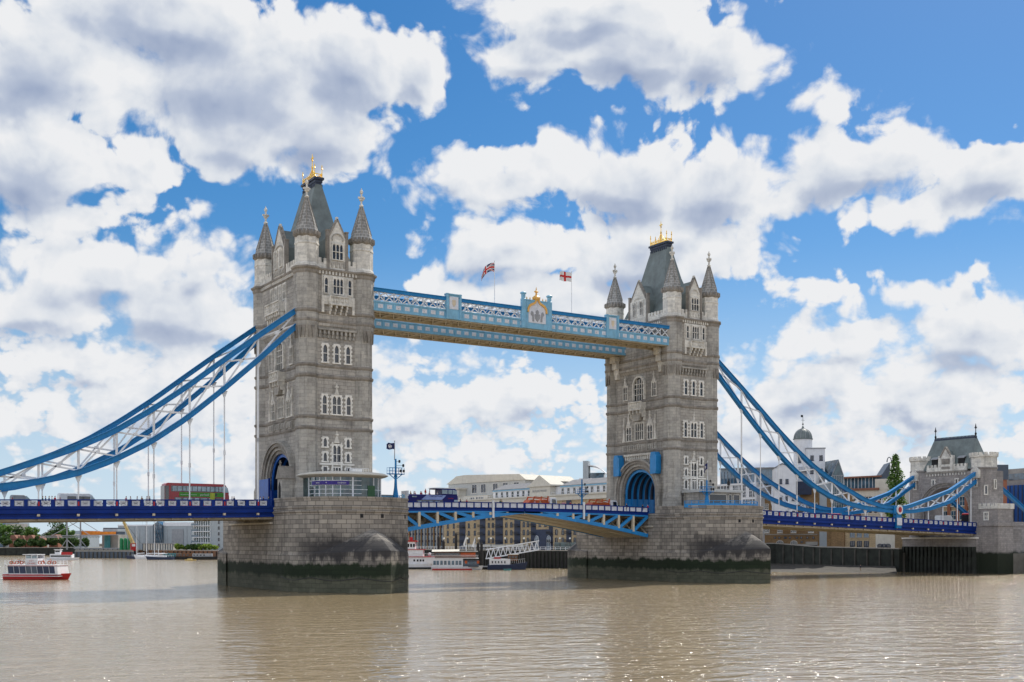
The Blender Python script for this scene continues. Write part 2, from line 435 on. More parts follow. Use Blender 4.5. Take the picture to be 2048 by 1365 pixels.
# ------------------------------------------------------------------ geometry helper
class MB:
    def __init__(s, org=(0, 0, 0)):
        s.v, s.f, s.mi, s.uv, s.o = [], [], [], [], Vector(org)
        s.cur = 0

    def face(s, pts, uv=None):
        b = len(s.v)
        s.v.extend(tuple(p) for p in pts)
        s.f.append(tuple(range(b, b + len(pts))))
        s.mi.append(s.cur)
        s.uv.append(uv)

    def box(s, x0, x1, y0, y1, z0, z1):
        a = [(x, y, z) for z in (z0, z1) for (x, y) in ((x0, y0), (x1, y0), (x1, y1), (x0, y1))]
        for q in ((3, 2, 1, 0), (4, 5, 6, 7), (0, 1, 5, 4), (1, 2, 6, 5), (2, 3, 7, 6), (3, 0, 4, 7)):
            s.face([a[i] for i in q])
        return s

    def fbox(s, fr, u0, u1, z0, z1, d0, d1):   # box in a facade frame
        O, U, N = fr
        P = lambda u, z, d: (O[0] + U[0] * u + N[0] * d, O[1] + U[1] * u + N[1] * d, O[2] + z)
        a = [P(u, z, d) for z in (z0, z1) for (u, d) in ((u0, d1), (u1, d1), (u1, d0), (u0, d0))]
        for q in ((3, 2, 1, 0), (4, 5, 6, 7), (0, 1, 5, 4), (1, 2, 6, 5), (2, 3, 7, 6), (3, 0, 4, 7)):
            s.face([a[i] for i in q])
        return s

    def fpoly(s, fr, poly, d0, d1):            # polygon (u,z) extruded from depth d0 to d1
        O, U, N = fr
        P = lambda u, z, d: (O[0] + U[0] * u + N[0] * d, O[1] + U[1] * u + N[1] * d, O[2] + z)
        s.face([P(u, z, d1) for u, z in poly])
        s.face([P(u, z, d0) for u, z in reversed(poly)])
        n = len(poly)
        for i in range(n):
            (u, z), (u2, z2) = poly[i], poly[(i + 1) % n]
            s.face([P(u, z, d0), P(u2, z2, d0), P(u2, z2, d1), P(u, z, d1)])
        return s

    def bar(s, p, q, w, h=None, up=(0, 0, 1)):
        p, q = Vector(p), Vector(q)
        h = h or w
        d = q - p
        if d.length < 1e-6:
            return s
        d.normalize()
        upv = Vector(up)
        if abs(d.dot(upv)) > 0.98:
            upv = Vector((0, 1, 0))
        x = d.cross(upv).normalized() * (w / 2)
        y = x.cross(d).normalized() * (h / 2)
        a = [c + sx * x + sy * y for c in (p, q) for sx, sy in ((-1, -1), (1, -1), (1, 1), (-1, 1))]
        for f in ((3, 2, 1, 0), (4, 5, 6, 7), (0, 1, 5, 4), (1, 2, 6, 5), (2, 3, 7, 6), (3, 0, 4, 7)):
            s.face([a[i] for i in f])
        return s

    def loft(s, rings, caps=True, close=True, uvs=None):
        L = 0
        n = len(rings[0])
        base = [0.0]
        for i in range(n):
            a, b = Vector(rings[0][i]), Vector(rings[0][(i + 1) % n])
            base.append(base[-1] + (a - b).length)
        vv = [0.0]
        for k in range(1, len(rings)):
            vv.append(vv[-1] + (Vector(rings[k][0]) - Vector(rings[k - 1][0])).length)
        for k in range(len(rings) - 1):
            A, B = rings[k], rings[k + 1]
            for i in range(n if close else n - 1):
                j = (i + 1) % n
                if uvs:
                    uv = [(base[i], A[i][2]), (base[i + 1], A[j][2]), (base[i + 1], B[j][2]), (base[i], B[i][2])]
                else:
                    uv = None
                s.face([A[i], A[j], B[j], B[i]], uv)
        if caps:
            s.face(list(reversed(rings[0])))
            s.face(rings[-1])
        return s

    def prism(s, poly, z0, z1, uvs=False):
        return s.loft([[(x, y, z0) for x, y in poly], [(x, y, z1) for x, y in poly]], uvs=uvs)

    def cyl(s, c, prof, n=8, ph=0.0, caps=True, uvs=False):   # lathe about a vertical axis: prof = [(r,z)]
        rings = [[(c[0] + r * cos(ph + 2 * pi * i / n), c[1] + r * sin(ph + 2 * pi * i / n), z) for i in range(n)] for r, z in prof]
        return s.loft(rings, caps=caps, uvs=uvs)

    def tube(s, p, q, r, n=6, r2=None):
        p, q = Vector(p), Vector(q)
        d = (q - p).normalized()
        u = d.orthogonal().normalized()
        w = d.cross(u)
        r2 = r if r2 is None else r2
        return s.loft([[p + r * (cos(2 * pi * i / n) * u + sin(2 * pi * i / n) * w) for i in range(n)],
                       [q + r2 * (cos(2 * pi * i / n) * u + sin(2 * pi * i / n) * w) for i in range(n)]])

    def ball(s, c, r, n=8, sz=1.0):
        m = max(4, n // 2)
        return s.cyl(c, [(max(0.01 * r, r * sin(pi * k / m)), c[2] - sz * r * cos(pi * k / m)) for k in range(m + 1)], n)

    def build(s, name, mats, parent=None, smooth=False):
        me = bpy.data.meshes.new(name)
        ox, oy, oz = s.o
        me.from_pydata([(x - ox, y - oy, z - oz) for x, y, z in s.v], [], s.f)
        if isinstance(mats, str):
            mats = [mats]
        for m in mats:
            me.materials.append(MATS[m])
        if len(mats) > 1:
            me.polygons.foreach_set('material_index', s.mi)
        uvl = me.uv_layers.new(name='UVMap')
        data = []
        Z = Vector((0, 0, 1))
        for poly, uv in zip(me.polygons, s.uv):
            if uv:
                for q in uv:
                    data.extend(q)
                continue
            n = poly.normal
            if abs(n.z) > 0.85:
                for i in poly.vertices:
                    p = me.vertices[i].co
                    data.extend((p.x + ox, p.y + oy))
            else:
                tt = Z.cross(n)
                tt.normalize()
                for i in poly.vertices:
                    p = me.vertices[i].co
                    data.extend(((p.x + ox) * tt.x + (p.y + oy) * tt.y, p.z + oz))
        uvl.data.foreach_set('uv', data)
        if smooth:
            for p in me.polygons:
                p.use_smooth = True
        o = bpy.data.objects.new(name, me)
        COL.objects.link(o)
        if parent:
            o.parent = parent
        return o


def tag(o, label=None, cat=None, group=None, kind=None):
    if label:
        o['label'] = label
    if cat:
        o['category'] = cat
    if group:
        o['group'] = group
    if kind:
        o['kind'] = kind
    return o


def thing(name, loc, label, cat, group=None, rz=0.0):
    o = bpy.data.objects.new(name, None)
    o.empty_display_size = 0.1
    o.location = loc
    o.rotation_euler = (0, 0, rz)
    COL.objects.link(o)
    return tag(o, label, cat, group)


def dup(o, parent=None):
    c = o.copy()
    COL.objects.link(c)
    if parent:
        c.parent = parent
    for ch in list(o.children):
        dup(ch, c)
    return c


def put(o, parent, loc, rz=0.0):
    c = o.copy()
    COL.objects.link(c)
    c.parent = parent
    c.location = loc
    c.rotation_euler = (0, 0, rz)
    for ch in list(o.children):
        dup(ch, c)
    return c


def ray(x):
    return YAW + atan((x - 1024) / 2313.7)


def at_depth(x, y, D):
    """world point seen at photo pixel (x, y) at depth D metres: used to survey positions"""
    a = ray(x)
    k = D / cos(a - YAW)
    return Vector((CAM[0] + k * sin(a), CAM[1] + k * cos(a), CAM[2] + (1084 - y) * D / 2313.7))


def z_at(y, D):
    return CAM[2] + (1084 - y) * D / 2313.7


def text_mesh(name, body, size, mat, parent=None, depth=0.02):
    cu = bpy.data.curves.new(name, 'FONT')
    cu.body = body
    cu.size = size
    cu.align_x = 'CENTER'
    cu.align_y = 'CENTER'
    cu.extrude = depth
    cu.resolution_u = 2
    tmp = bpy.data.objects.new(name, cu)
    COL.objects.link(tmp)
    bpy.context.view_layer.update()
    me = bpy.data.meshes.new_from_object(tmp)
    bpy.data.objects.remove(tmp)
    me.materials.clear()
    me.materials.append(MATS[mat])
    o = bpy.data.objects.new(name, me)
    COL.objects.link(o)
    if parent:
        o.parent = parent
    return o

# ------------------------------------------------------------------ river
mb = MB()
mb.face([(-9000, -9000, 0), (9000, -9000, 0), (9000, 9000, 0), (-9000, 9000, 0)])
tag(mb.build('river_water', 'river_water'), kind='structure')

# ------------------------------------------------------------------ the bridge: common measures
L = 82.3          # tower to tower
TA, TB = 5.14, 9.75
PR, PY, NOSE = 10.64, 14.82, 32.0


def ptop(X):      # top of the parapet
    if X < -PR:
        return 15.31 + 0.0187 * (X + 11.7)
    if X < L + PR:
        if PR < X < L - PR:
            return 15.42 + 0.38 * (1 - ((X - L / 2) / 30.5) ** 2)
        return 15.4
    return 15.22 - 0.0268 * (X - 103.4)


# ------------------------------------------------------------------ piers
def stadium(r, y0, n=20):
    pts = []
    for i in range(n + 1):
        a = pi * i / n
        pts.append((r * cos(a), y0 + r * sin(a)))
    for i in range(n + 1):
        a = pi + pi * i / n
        pts.append((r * cos(a), -y0 + r * sin(a)))
    return pts


def make_pier(X, label):
    root = thing('bridge_pier', (X, 0, 0), label, 'bridge pier', 'river piers under the towers')
    mb = MB()
    A = stadium(PR, PY, 28)
    ring = lambda r, z: [(x, y, z) for x, y in stadium(r, PY, 28)]
    mb.loft([ring(PR + .12, -4), ring(PR + .12, 6), ring(PR, 6.4), ring(PR, 12.9), ring(PR + .22, 13.05), ring(PR + .22, 13.3), ring(PR + .04, 13.42),
             ring(PR + .04, 13.6), ring(PR + .18, 13.72), ring(PR + .18, 13.95), ring(PR, 14.05), ring(PR, 14.12)], uvs=True)
    mb.build('pier_body', 'pier_granite', root)
    # curved parapets at both ends
    for sgn in (-1, 1):
        mb = MB()
        out, inn = [], []
        for i in range(29):
            a = pi * i / 28
            out.append((PR * cos(a), sgn * (PY + PR * sin(a))))
            inn.append(((PR - .5) * cos(a), sgn * (PY + (PR - .5) * sin(a))))
        out = [(PR, sgn * 9.7)] + out + [(-PR, sgn * 9.7)]
        inn = [(PR - .5, sgn * 9.7)] + inn + [(-PR + .5, sgn * 9.7)]
        if sgn < 0:
            out.reverse()
            inn.reverse()
        rr = lambda P, z: [(x, y, z) for x, y in P]
        poly = out + list(reversed(inn))
        mb.loft([rr(poly, 14.12), rr(poly, 15.22)], uvs=True)
        c = lambda P, d: [(x * (1 + d / PR), sgn * (PY + (abs(y) - PY) * (1 + d / PR)) if abs(y) > PY else y) for x, y in P]
        poly = c(out, .12) + list(reversed(c(inn, -.12)))
        mb.loft([rr(poly, 15.22), rr(poly, 15.52)], uvs=True)
        mb.build('parapet', 'pier_granite', root)
        # cutwater: pointed nose with a sloping cap that dies into the round wall
        mb = MB()
        N = 16
        side = [(11.0 * (1 - (i / N) ** (1.75 if sgn < 0 else 2.9)), (PY - 1 + (NOSE - PY + 1) * (i / N))) for i in range(N + 1)]
        full = [(x, sgn * y) for x, y in side] + [(-x, sgn * y) for x, y in reversed(side[:-1])]
        zt = lambda y: 6.0 + 0.8 * ((y - PY) / (NOSE - PY)) if y > PY else 6.0
        full2 = full if sgn > 0 else list(reversed(full))
        rb = [(x, y, -4) for x, y in full2]
        rt = [(x, y, zt(abs(y))) for x, y in full2]
        mb.loft([rb, rt], caps=False, close=False, uvs=True)
        for sx in (1, -1):       # cap: curved ruled surface from the eaves up to the ridge
            rows = []
            for (x, y) in side:
                t = (y - PY + 1) / (NOSE - PY + 1)
                yr = 21.0 + (NOSE - 21.0) * t
                zr = 6.8 + 4.6 * (1 - ((yr - 21) / (NOSE - 21)) ** 1.5)
                row = []
                for k in range(9):
                    u = k / 8
                    xx = x * (1 - u)
                    yy = y * (1 - u) + yr * u
                    z0 = zt(y)
                    zz = z0 + (zr - z0) * (1 - (1 - u) ** 1.5)
                    row.append((sx * xx, sgn * yy, zz))
                rows.append(row)
            for a, b in zip(rows, rows[1:]):
                for k in range(8):
                    q = [a[k], b[k], b[k + 1], a[k + 1]]
                    uvq = [(hypot(p[0], p[1]), p[2]) for p in q]
                    mb.face(q if sx * sgn > 0 else q[::-1], uvq if sx * sgn > 0 else uvq[::-1])
        mb.build('cutwater', 'pier_granite', root)
    # small drain holes
    for (ax, zz) in ((-100, 12.4), (-80, 12.4), (-45, 12.4)):
        mb = MB()
        a = radians(ax)
        c = Vector((PR * cos(a), -PY + PR * sin(a), zz))
        nrm = Vector((cos(a), sin(a), 0))
        tg = Vector((-sin(a), cos(a), 0))
        mb.bar(c - tg * .25 - nrm * .1, c + tg * .25 - nrm * .1, .3, .62)
        mb.build('drain_hole', 'dark_recess', root)
    # fenders and recesses on the flanks
    for sx in (-1, 1):
        mb = MB()
        mb.box(sx * PR, sx * (PR + .5), -9, 12, 11.2, 11.5)
        mb.build('ledge', 'soffit_beige', root)
    # chains slung along the weed line
    mb = MB()
    pts = []
    for i in range(41):
        t = i / 40
        k = min(int(t * 28), 27)
        fr = t * 28 - k
        a = pi + pi * t * .97
        x, y = (11.06 * (1 - abs(2 * t - 1) ** 0.0), 0)
        s_ = abs(2 * t - 1)
        yy = NOSE - (NOSE - PY + 1) * s_
        xx = 11.07 * (1 - ((yy - PY + 1) / (NOSE - PY + 1)) ** 1.75) + .05
        sag = .55 * abs(sin(t * 5 * pi))
        pts.append((xx * (-1 if t < .5 else 1), -yy - .04, 2.5 - sag))
    for a, b in zip(pts, pts[1:]):
        mb.bar(a, b, .09)
    mb.build('mooring_chain', 'black_paint', root)
    return root


make_pier(0, 'stone pier with pointed cutwater under the nearer tower on the left')
make_pier(L + 0.7, 'stone pier with pointed cutwater under the farther tower on the right')


# ------------------------------------------------------------------ towers
def octa(cx, cy, A, ph=pi / 8):
    r = A / cos(pi / 8)
    return [(cx + r * cos(ph + pi / 4 * i), cy + r * sin(ph + pi / 4 * i)) for i in range(8)]


def plan(A, dx, dy, grow=0.0):
    """tower outline with octagonal corner turrets; dx,dy = wall planes beyond the turret centres"""
    A = A + grow
    dx, dy = dx + grow, dy + grow
    h = A * tan(pi / 8)
    ex = A + h - dy if dy > h else A      # local x where the Y wall meets the turret
    ey = A + h - dx if dx > h else A
    q = [(-ex, dy), (-h, A), (h, A), (A, h), (A, -h), (dx, -ey)]
    pts = []
    pts += [(-(TA + x), TB + y) for x, y in reversed(q)][::-1][::-1]
    out = []
    out += [(TA + x, TB + y) for x, y in q]
    out += [(TA + x, -(TB + y)) for x, y in reversed(q)]
    out += [(-(TA + x), -(TB + y)) for x, y in q]
    out += [(-(TA + x), TB + y) for x, y in reversed(q)]
    out.reverse()
    return out


def arch_pts(hw, z0, zs, zt, n=12, pw=2.0):
    """points of a flattened arch from right foot to left foot"""
    p = [(hw, z0)]
    for i in range(n + 1):
        a = pi * i / n
        c, s_ = cos(a), sin(a)
        p.append((hw * (abs(c) ** (2 / pw)) * (1 if c >= 0 else -1), zs + (zt - zs) * abs(s_) ** (2 / pw)))
    p.append((-hw, z0))
    return p


def lancet(u0, u1, z0, z1, kind='lancet'):
    w = u1 - u0
    if kind == 'flat':
        return [(u0, z0), (u1, z0), (u1, z1), (u0, z1)]
    m = (u0 + u1) / 2
    r = min(w * .9, (z1 - z0) * .5)
    return [(u0, z0), (u1, z0), (u1, z1 - r), (u1 - w * .12, z1 - r * .45), (m, z1), (u0 + w * .12, z1 - r * .45), (u0, z1 - r)]


def window(parent, org, fr, u, z0, w, h, lights=1, sur=.22, depth=.24, kind='lancet', transom=None, quoins=0, mat='trim_white', pane='dark_glass', mull=.14, name='window', d0=0.0):
    O, U, N = fr
    P = lambda uu, z, d: (O[0] + U[0] * uu + N[0] * d, O[1] + U[1] * uu + N[1] * d, O[2] + z)
    fm, pm = MB(org), MB(org)
    dd = d0 + depth
    uL, uR, zB, zT = u - w / 2 - sur, u + w / 2 + sur, z0 - sur, z0 + h + sur
    cw = (w - (lights - 1) * mull) / lights
    quad = lambda a, b, c, d: fm.face([P(*a, dd), P(*b, dd), P(*c, dd), P(*d, dd)])
    xs = [u - w / 2 + i * (cw + mull) for i in range(lights)]
    quad((uL, zB), (uR, zB), (uR, z0), (uL, z0))
    quad((uL, z0 + h), (uR, z0 + h), (uR, zT), (uL, zT))
    prev = uL
    for x in xs:
        quad((prev, z0), (x, z0), (x, z0 + h), (prev, z0 + h))
        prev = x + cw
        pts = lancet(x, x + cw, z0, z0 + h, kind)
        if kind != 'flat':
            a = pts[2:]
            fm.face([P(x + cw, z0 + h, dd), P(*pts[4], dd), P(*pts[3], dd), P(*pts[2], dd)])
            fm.face([P(x, z0 + h, dd), P(*pts[6], dd), P(*pts[5], dd), P(*pts[4], dd)])
        n = len(pts)
        for i in range(n):
            a, b = pts[i], pts[(i + 1) % n]
            fm.face([P(*a, dd), P(*b, dd), P(*b, d0 + .02), P(*a, d0 + .02)])
        pm.face([P(*q, d0 + .03) for q in pts])
        if transom:
            fm.fbox(fr, x, x + cw, z0 + h * transom - .06, z0 + h * transom + .06, d0 + .035, dd - .04)
    quad((prev, z0), (uR, z0), (uR, z0 + h), (prev, z0 + h))
    for a, b in (((uL, zB), (uR, zB)), ((uR, zB), (uR, zT)), ((uR, zT), (uL, zT)), ((uL, zT), (uL, zB))):
        fm.face([P(*a, d0), P(*b, d0), P(*b, dd), P(*a, dd)])
    if quoins:
        k = 0
        z = zB
        while z < zT - .3:
            if k % 2 == 0:
                for a, b in ((uL - quoins, uL), (uR, uR + quoins)):
                    fm.fbox(fr, a, b, z, z + .36, d0, dd - .03)
            z += .36
            k += 1
    f = fm.build(name, mat, parent)
    pm.build('pane', pane, f)
    return f


ZB = 14.12        # road level at the towers


def make_tower(X, left, label):
    org = (0, 0, ZB)
    root = thing('bridge_tower', (X, 0, ZB), label, 'tower', 'twin bridge towers')
    wx, wy = TA + .75, TB + .78          # lower wall planes
    ux, uy = TA + 1.25, TB + 1.25        # upper wall planes
    # lower body with the archway through it
    mb = MB(org)
    hw = 5.3
    arch = arch_pts(hw, ZB, 18.6, 23.9, 16, 2.1)
    poly = [(-wy, ZB), (-wy, 44.0), (wy, 44.0), (wy, ZB)] + arch
    # along X, polygon in (y,z)
    A = [(-wx, y, z) for y, z in poly]
    B = [(wx, y, z) for y, z in poly]
    mb.loft([A, B])
    up = [(-ux, -uy), (ux, -uy), (ux, uy), (-ux, uy)]
    lo = [(-wx, -wy), (wx, -wy), (wx, wy), (-wx, wy)]
    mb.loft([[(x, y, 44.0) for x, y in lo], [(x, y, 44.6) for x, y in lo], [(x, y, 45.4) for x, y in up], [(x, y, 55.0) for x, y in up]])
    mb.build('tower_wall', 'tower_stone', root)
    FY = ((0, -wy, 0), (1, 0), (0, -1))
    FX = ((-wx, 0, 0), (0, -1), (-1, 0))
    GY = ((0, -uy, 0), (1, 0), (0, -1))
    GX = ((-ux, 0, 0), (0, -1), (-1, 0))
    # blue steel lining of the archway
    mb = MB(org)
    for i in range(8):
        x = -wx + .3 + i * (2 * wx - .6) / 7
        a = arch_pts(hw - .02, ZB, 18.6, 23.88, 16, 2.1)
        b = arch_pts(hw - .5, ZB, 18.4, 23.3, 16, 2.1)
        for k in range(len(a) - 1):
            for xx, xn in ((x - .12, x + .12),):
                mb.face([(xx, *a[k]), (xx, *a[k + 1]), (xx, *b[k + 1]), (xx, *b[k])])
                mb.face([(xn, *a[k]), (xn, *b[k]), (xn, *b[k + 1]), (xn, *a[k + 1])])
                mb.face([(xx, *b[k]), (xx, *b[k + 1]), (xn, *b[k + 1]), (xn, *b[k])])
    mb.build('arch_rib', 'archway_blue' if left else 'bascule_blue', root)
    mb = MB(org)
    for sy in (-1, 1):
        mb = MB(org)
        mb.box(-wx + .05, wx - .05, sy * (hw - .06), sy * (hw - .3), ZB, 17.6)
        mb.build('arch_side_panel', 'archway_blue' if left else 'bascule_blue', root)
    mb = MB(org)
    a = arch_pts(hw - .015, 17.6, 18.6, 23.885, 16, 2.1)
    for k in range(len(a) - 1):
        mb.face([(-wx + .1, *a[k]), (wx - .1, *a[k]), (wx - .1, *a[k + 1]), (-wx + .1, *a[k + 1])])
    mb.build('arch_vault', 'lead_cap', root)
    # stepped archivolts on both faces
    for sx in (-1, 1):
        for k, (r0, r1, dd) in enumerate(((5.3, 5.9, .25), (5.9, 6.5, .55), (6.5, 7.1, .9), (7.1, 7.5, 1.15))):
            mb = MB(org)
            a = arch_pts(r0, ZB, 18.6, 18.6 + r0, 18, 2.1)
            b = arch_pts(r1, ZB, 18.6, 18.6 + r1, 18, 2.1)
            x0, x1 = sx * (wx - .2), sx * (wx + dd)
            for i in range(len(a) - 1):
                mb.face([(x1, *a[i]), (x1, *a[i + 1]), (x1, *b[i + 1]), (x1, *b[i])])
                mb.face([(x0, *a[i]), (x1, *a[i]), (x1, *a[i + 1]), (x0, *a[i + 1])])
                mb.face([(x0, *b[i]), (x0, *b[i + 1]), (x1, *b[i + 1]), (x1, *b[i])])
            mb.build('archivolt', 'tower_stone_smooth' if k % 2 else 'moulding_stone', root)
    # turrets
    for sx in (-1, 1):
        for sy in (-1, 1):
            c = (sx * TA, sy * TB)
            ph = pi / 8
            k = 1 / cos(pi / 8)
            mb = MB(org)
            mb.cyl(c, [(r * k, z) for r, z in ((2.0, ZB), (2.0, 17.5), (1.78, 18.2), (1.72, 43.0), (1.86, 44.2), (2.08, 45.6), (2.08, 55.0))], 8, ph)
            t = mb.build('turret', 'tower_stone_smooth', root)
            mb = MB(org)
            mb.cyl(c, [(r * k, z) for r, z in ((2.02, 55.2), (2.02, 55.6), (1.88, 55.9), (1.88, 59.0), (1.95, 59.1), (1.95, 59.3), (1.88, 59.4), (1.88, 60.3))], 8, ph)
            dr = mb.build('turret_drum', 'pale_stone', t)
            mb = MB(org)
            mb.cyl(c, [(1.9, 60.2), (2.2, 60.5), (2.2, 61.0)], 16)
            for i in range(20):
                a = 2 * pi * i / 20
                x, y = c[0] + 2.2 * cos(a), c[1] + 2.2 * sin(a)
                mb.box(x - .14, x + .14, y - .14, y + .14, 60.6, 61.3)
            mb.build('turret_cornice', 'moulding_stone', t)
            mb = MB(org)
            mb.cyl(c, [(2.12, 61.0), (1.75, 62.2), (.28, 67.1), (.16, 67.4)], 8, ph)
            mb.build('spire', 'spire_stone', t)
            mb = MB(org)
            for i in range(8):
                a = ph + pi / 4 * i
                mb.bar((c[0] + 1.76 * cos(a), c[1] + 1.76 * sin(a), 62.2), (c[0] + .3 * cos(a), c[1] + .3 * sin(a), 67.1), .14)
            mb.build('spire_rib', 'moulding_stone', t)
            mb = MB(org)
            mb.cyl(c, [(.3, 67.2), (.42, 67.4), (.2, 67.6), (.17, 68.2), (.42, 68.35), (.42, 68.5), (.17, 68.6), (.16, 69.5), (.3, 69.65), (.3, 69.95), (.12, 70.2), (.05, 70.5)], 8)
            mb.box(c[0] - .62, c[0] + .62, c[1] - .13, c[1] + .13, 68.62, 68.95)
            mb.box(c[0] - .13, c[0] + .13, c[1] - .62, c[1] + .62, 68.66, 68.91)
            mb.build('finial', 'pale_stone', t)
            # pointed blind panels under the corbelled part
            mb = MB(org)
            for i in range(8):
                a = pi / 4 * i
                n2, t2 = (cos(a), sin(a)), (-sin(a), cos(a))
                if n2[0] * sx < -.5 or n2[1] * sy < -.5:
                    continue
                A0 = 1.72
                base = (c[0] + n2[0] * A0, c[1] + n2[1] * A0, 0)
                fr = (base, t2, n2)
                for q in (-.36, .36):
                    mb.fpoly(fr, [(q - .33, 45.1), (q, 43.0), (q + .33, 45.1)], -.05, .37)
            mb.build('corbel_point', 'moulding_stone', t)
    # string courses that run round walls and turrets
    for (z, hh, g, top) in ((27.6, .35, .2, 0), (29.5, .35, .2, 0), (36.55, .4, .22, 0), (38.4, .3, .18, 0), (46.0, .3, .12, 1), (47.6, .35, .2, 1)):
        A_, dx, dy = (1.75, .75, .78) if not top else (2.08, 1.25, 1.25)
        mb = MB(org)
        rr = lambda gg, zz: [(x, y, zz) for x, y in plan(A_, dx, dy, gg)]
        mb.loft([rr(-.02, z - .25), rr(g * .8, z), rr(g, z + hh * .5), rr(g * .9, z + hh), rr(-.02, z + hh + .1)])
        mb.build('string_course', 'moulding_stone', root)
    mb = MB(org)
    rr = lambda gg, zz: [(x, y, zz) for x, y in plan(2.08, 1.25, 1.25, gg)]
    mb.loft([rr(0, 54.0), rr(.12, 54.25), rr(.16, 54.6), rr(.42, 54.85), rr(.46, 55.1), rr(.1, 55.25)])
    mb.build('cornice', 'moulding_stone', root)
    mb = MB(org)
    for (fr, lo_, hi_) in ((GY, -TA + 1.6, TA - 1.6), (GX, -TB + 1.6, TB - 1.6)):
        u = lo_
        while u < hi_:
            mb.fbox(fr, u, u + .28, 54.2, 54.8, 0, .3)
            u += .62
    mb.build('cornice_corbel', 'pale_stone', root)
    # battlements between the turrets
    for fr, half, skip in ((GY, TA - 1.6, 1.9), (GX, TB - 1.6, 3.2)):
        for s in (-1, 1):
            mb = MB(org)
            a, b = sorted((s * skip, s * half))
            mb.fbox(fr, a, b, 55.2, 56.2, -.5, -.05)
            u = a
            while u < b - .3:
                mb.fbox(fr, u, min(u + .6, b), 56.2, 57.0, -.5, -.05)
                u += 1.05
            mb.build('battlement', 'pale_stone', root)
    # steep main roof
    mb = MB(org)
    lv = [(4.95, 8.4, 55.3), (4.6, 7.2, 57.5), (3.9, 5.9, 60.0), (2.35, 4.05, 65.4), (1.15, 3.1, 70.2), (.55, 2.75, 72.3)]
    mb.loft([[(-a, -b, z), (a, -b, z), (a, b, z), (-a, b, z)] for a, b, z in lv])
    mb.build('roof', 'lead_roof', root)
    mb = MB(org)
    for a, b, z0, z1 in ((.6, 2.8, 72.2, 72.5), (.72, 2.92, 72.5, 73.0), (.95, 3.15, 73.0, 73.4)):
        mb.box(-a, a, -b, b, z0, z1)
    for i in range(9):
        y = -2.6 + i * .65
        mb.box(-.8, .8, y - .14, y + .14, 71.7, 72.2)
    mb.build('roof_cap', 'lead_cap', root)
    # gilt crown
    mb = MB(org)
    for sx in (-1, 1):
        for sy in (-1, 1):
            mb.cyl((sx * .7, sy * 2.7), [(.14, 73.4), (.08, 73.8), (.14, 74.0), (.07, 74.2), (.08, 74.9), (.16, 75.05), (.06, 75.2), (.11, 75.4), (.02, 75.8)], 8)
    for sx in (-1, 1):
        mb.bar((sx * .7, -2.7, 74.05), (sx * .7, 2.7, 74.05), .12)
        mb.bar((sx * .7, -2.7, 73.6), (sx * .7, 2.7, 73.6), .12)
        for i in range(9):
            y = -2.4 + i * .6
            mb.bar((sx * .7, y - .3, 73.6), (sx * .7, y + .3, 73.95), .05)
            mb.bar((sx * .7, y + .3, 73.6), (sx * .7, y - .3, 74.05), .07)
            mb.cyl((sx * .7, y), [(.05, 74.0), (.08, 74.2), (.02, 74.4)], 6)
    for sy in (-1, 1):
        mb.bar((-.7, sy * 2.7, 74.05), (.7, sy * 2.7, 74.05), .12)
    for (dx_, dy_) in ((.6, 0), (-.6, 0), (0, 1.9), (0, -1.9), (.5, 1.2), (-.5, 1.2), (.5, -1.2), (-.5, -1.2)):
        pr = None
        for i in range(7):
            t = i / 6
            k = (1 - t) ** 1.6
            p = (dx_ * k, dy_ * k, 73.7 + 2.4 * t)
            if pr:
                mb.bar(pr, p, .075)
            pr = p
    mb.cyl((0, 0), [(.25, 73.4), (.13, 74), (.1, 75.6), (.22, 75.9), (.09, 76.2), (.07, 77.0), (.2, 77.15), (.07, 77.4), (.12, 77.6), (.03, 78.4)], 8)
    mb.box(-.1, .1, -.4, .4, 77.5, 77.7)
    mb.build('crown', 'gold', root)

    # ---------------- river face (-Y)
    W = lambda *a, **k: window(root, org, *a, **k)
    # ground stage
    W(FY, 0, 22.0, 1.5, 2.9, 2, transom=.45, quoins=.22)
    for s in (-1, 1):
        W(FY, s * 2.15, 24.6, .62, 1.5, 1, quoins=.16)
        W(FY, s * 2.15, 22.1, .62, 1.5, 1, quoins=.16)
        W(FY, s * 2.15, 19.4, .7, 1.7, 1, quoins=.16, kind='flat')
    W(FY, 0, 19.3, 1.6, 1.7, 3, kind='flat')
    W(FY, -2.2, 16.0, .9, 1.3, 1, kind='flat')
    mb = MB(org)
    mb.fbox(FY, -3.2, 3.3, 21.45, 21.75, 0, .32)
    mb.fbox(FY, -.95, -.72, 19.0, 25.4, 0, .4)
    mb.fbox(FY, .72, .95, 19.0, 25.4, 0, .4)
    mb.build('window_band', 'trim_white', root)

    def crocket(fr, u, z0, z1, w=.5):
        m2 = MB(org)
        m2.fpoly(fr, [(u - w, z0), (u + w, z0), (u + .1, z0 + (z1 - z0) * .55), (u + .08, z1), (u - .08, z1), (u - .1, z0 + (z1 - z0) * .55)], 0, .3)
        m2.fbox(fr, u - .28, u + .28, z0 + (z1 - z0) * .62, z0 + (z1 - z0) * .75, 0, .34)
        m2.build('crocket', 'pale_stone', root)
    crocket(FY, 0, 25.3, 27.4)
    # second stage
    W(FY, 0, 30.3, 1.55, 3.1, 2, transom=.5, quoins=.2)
    for s in (-1, 1):
        W(FY, s * 2.25, 30.3, .75, 3.2, 1, transom=.5, quoins=.2)
    crocket(FY, 0, 33.6, 35.6, .4)
    # third stage
    for u in (-2.15, 0, 2.15):
        W(FY, u, 39.2, .75, 3.0, 1, transom=.5, quoins=.18)
    mb = MB(org)
    for i in range(9):
        u = -3.2 + i * .8
        mb.fbox(FY, u - .17, u + .17, 43.3, 44.0, 0, .3)
        mb.fbox(FY, u - .17, u + .17, 43.9, 44.7, 0, .52)
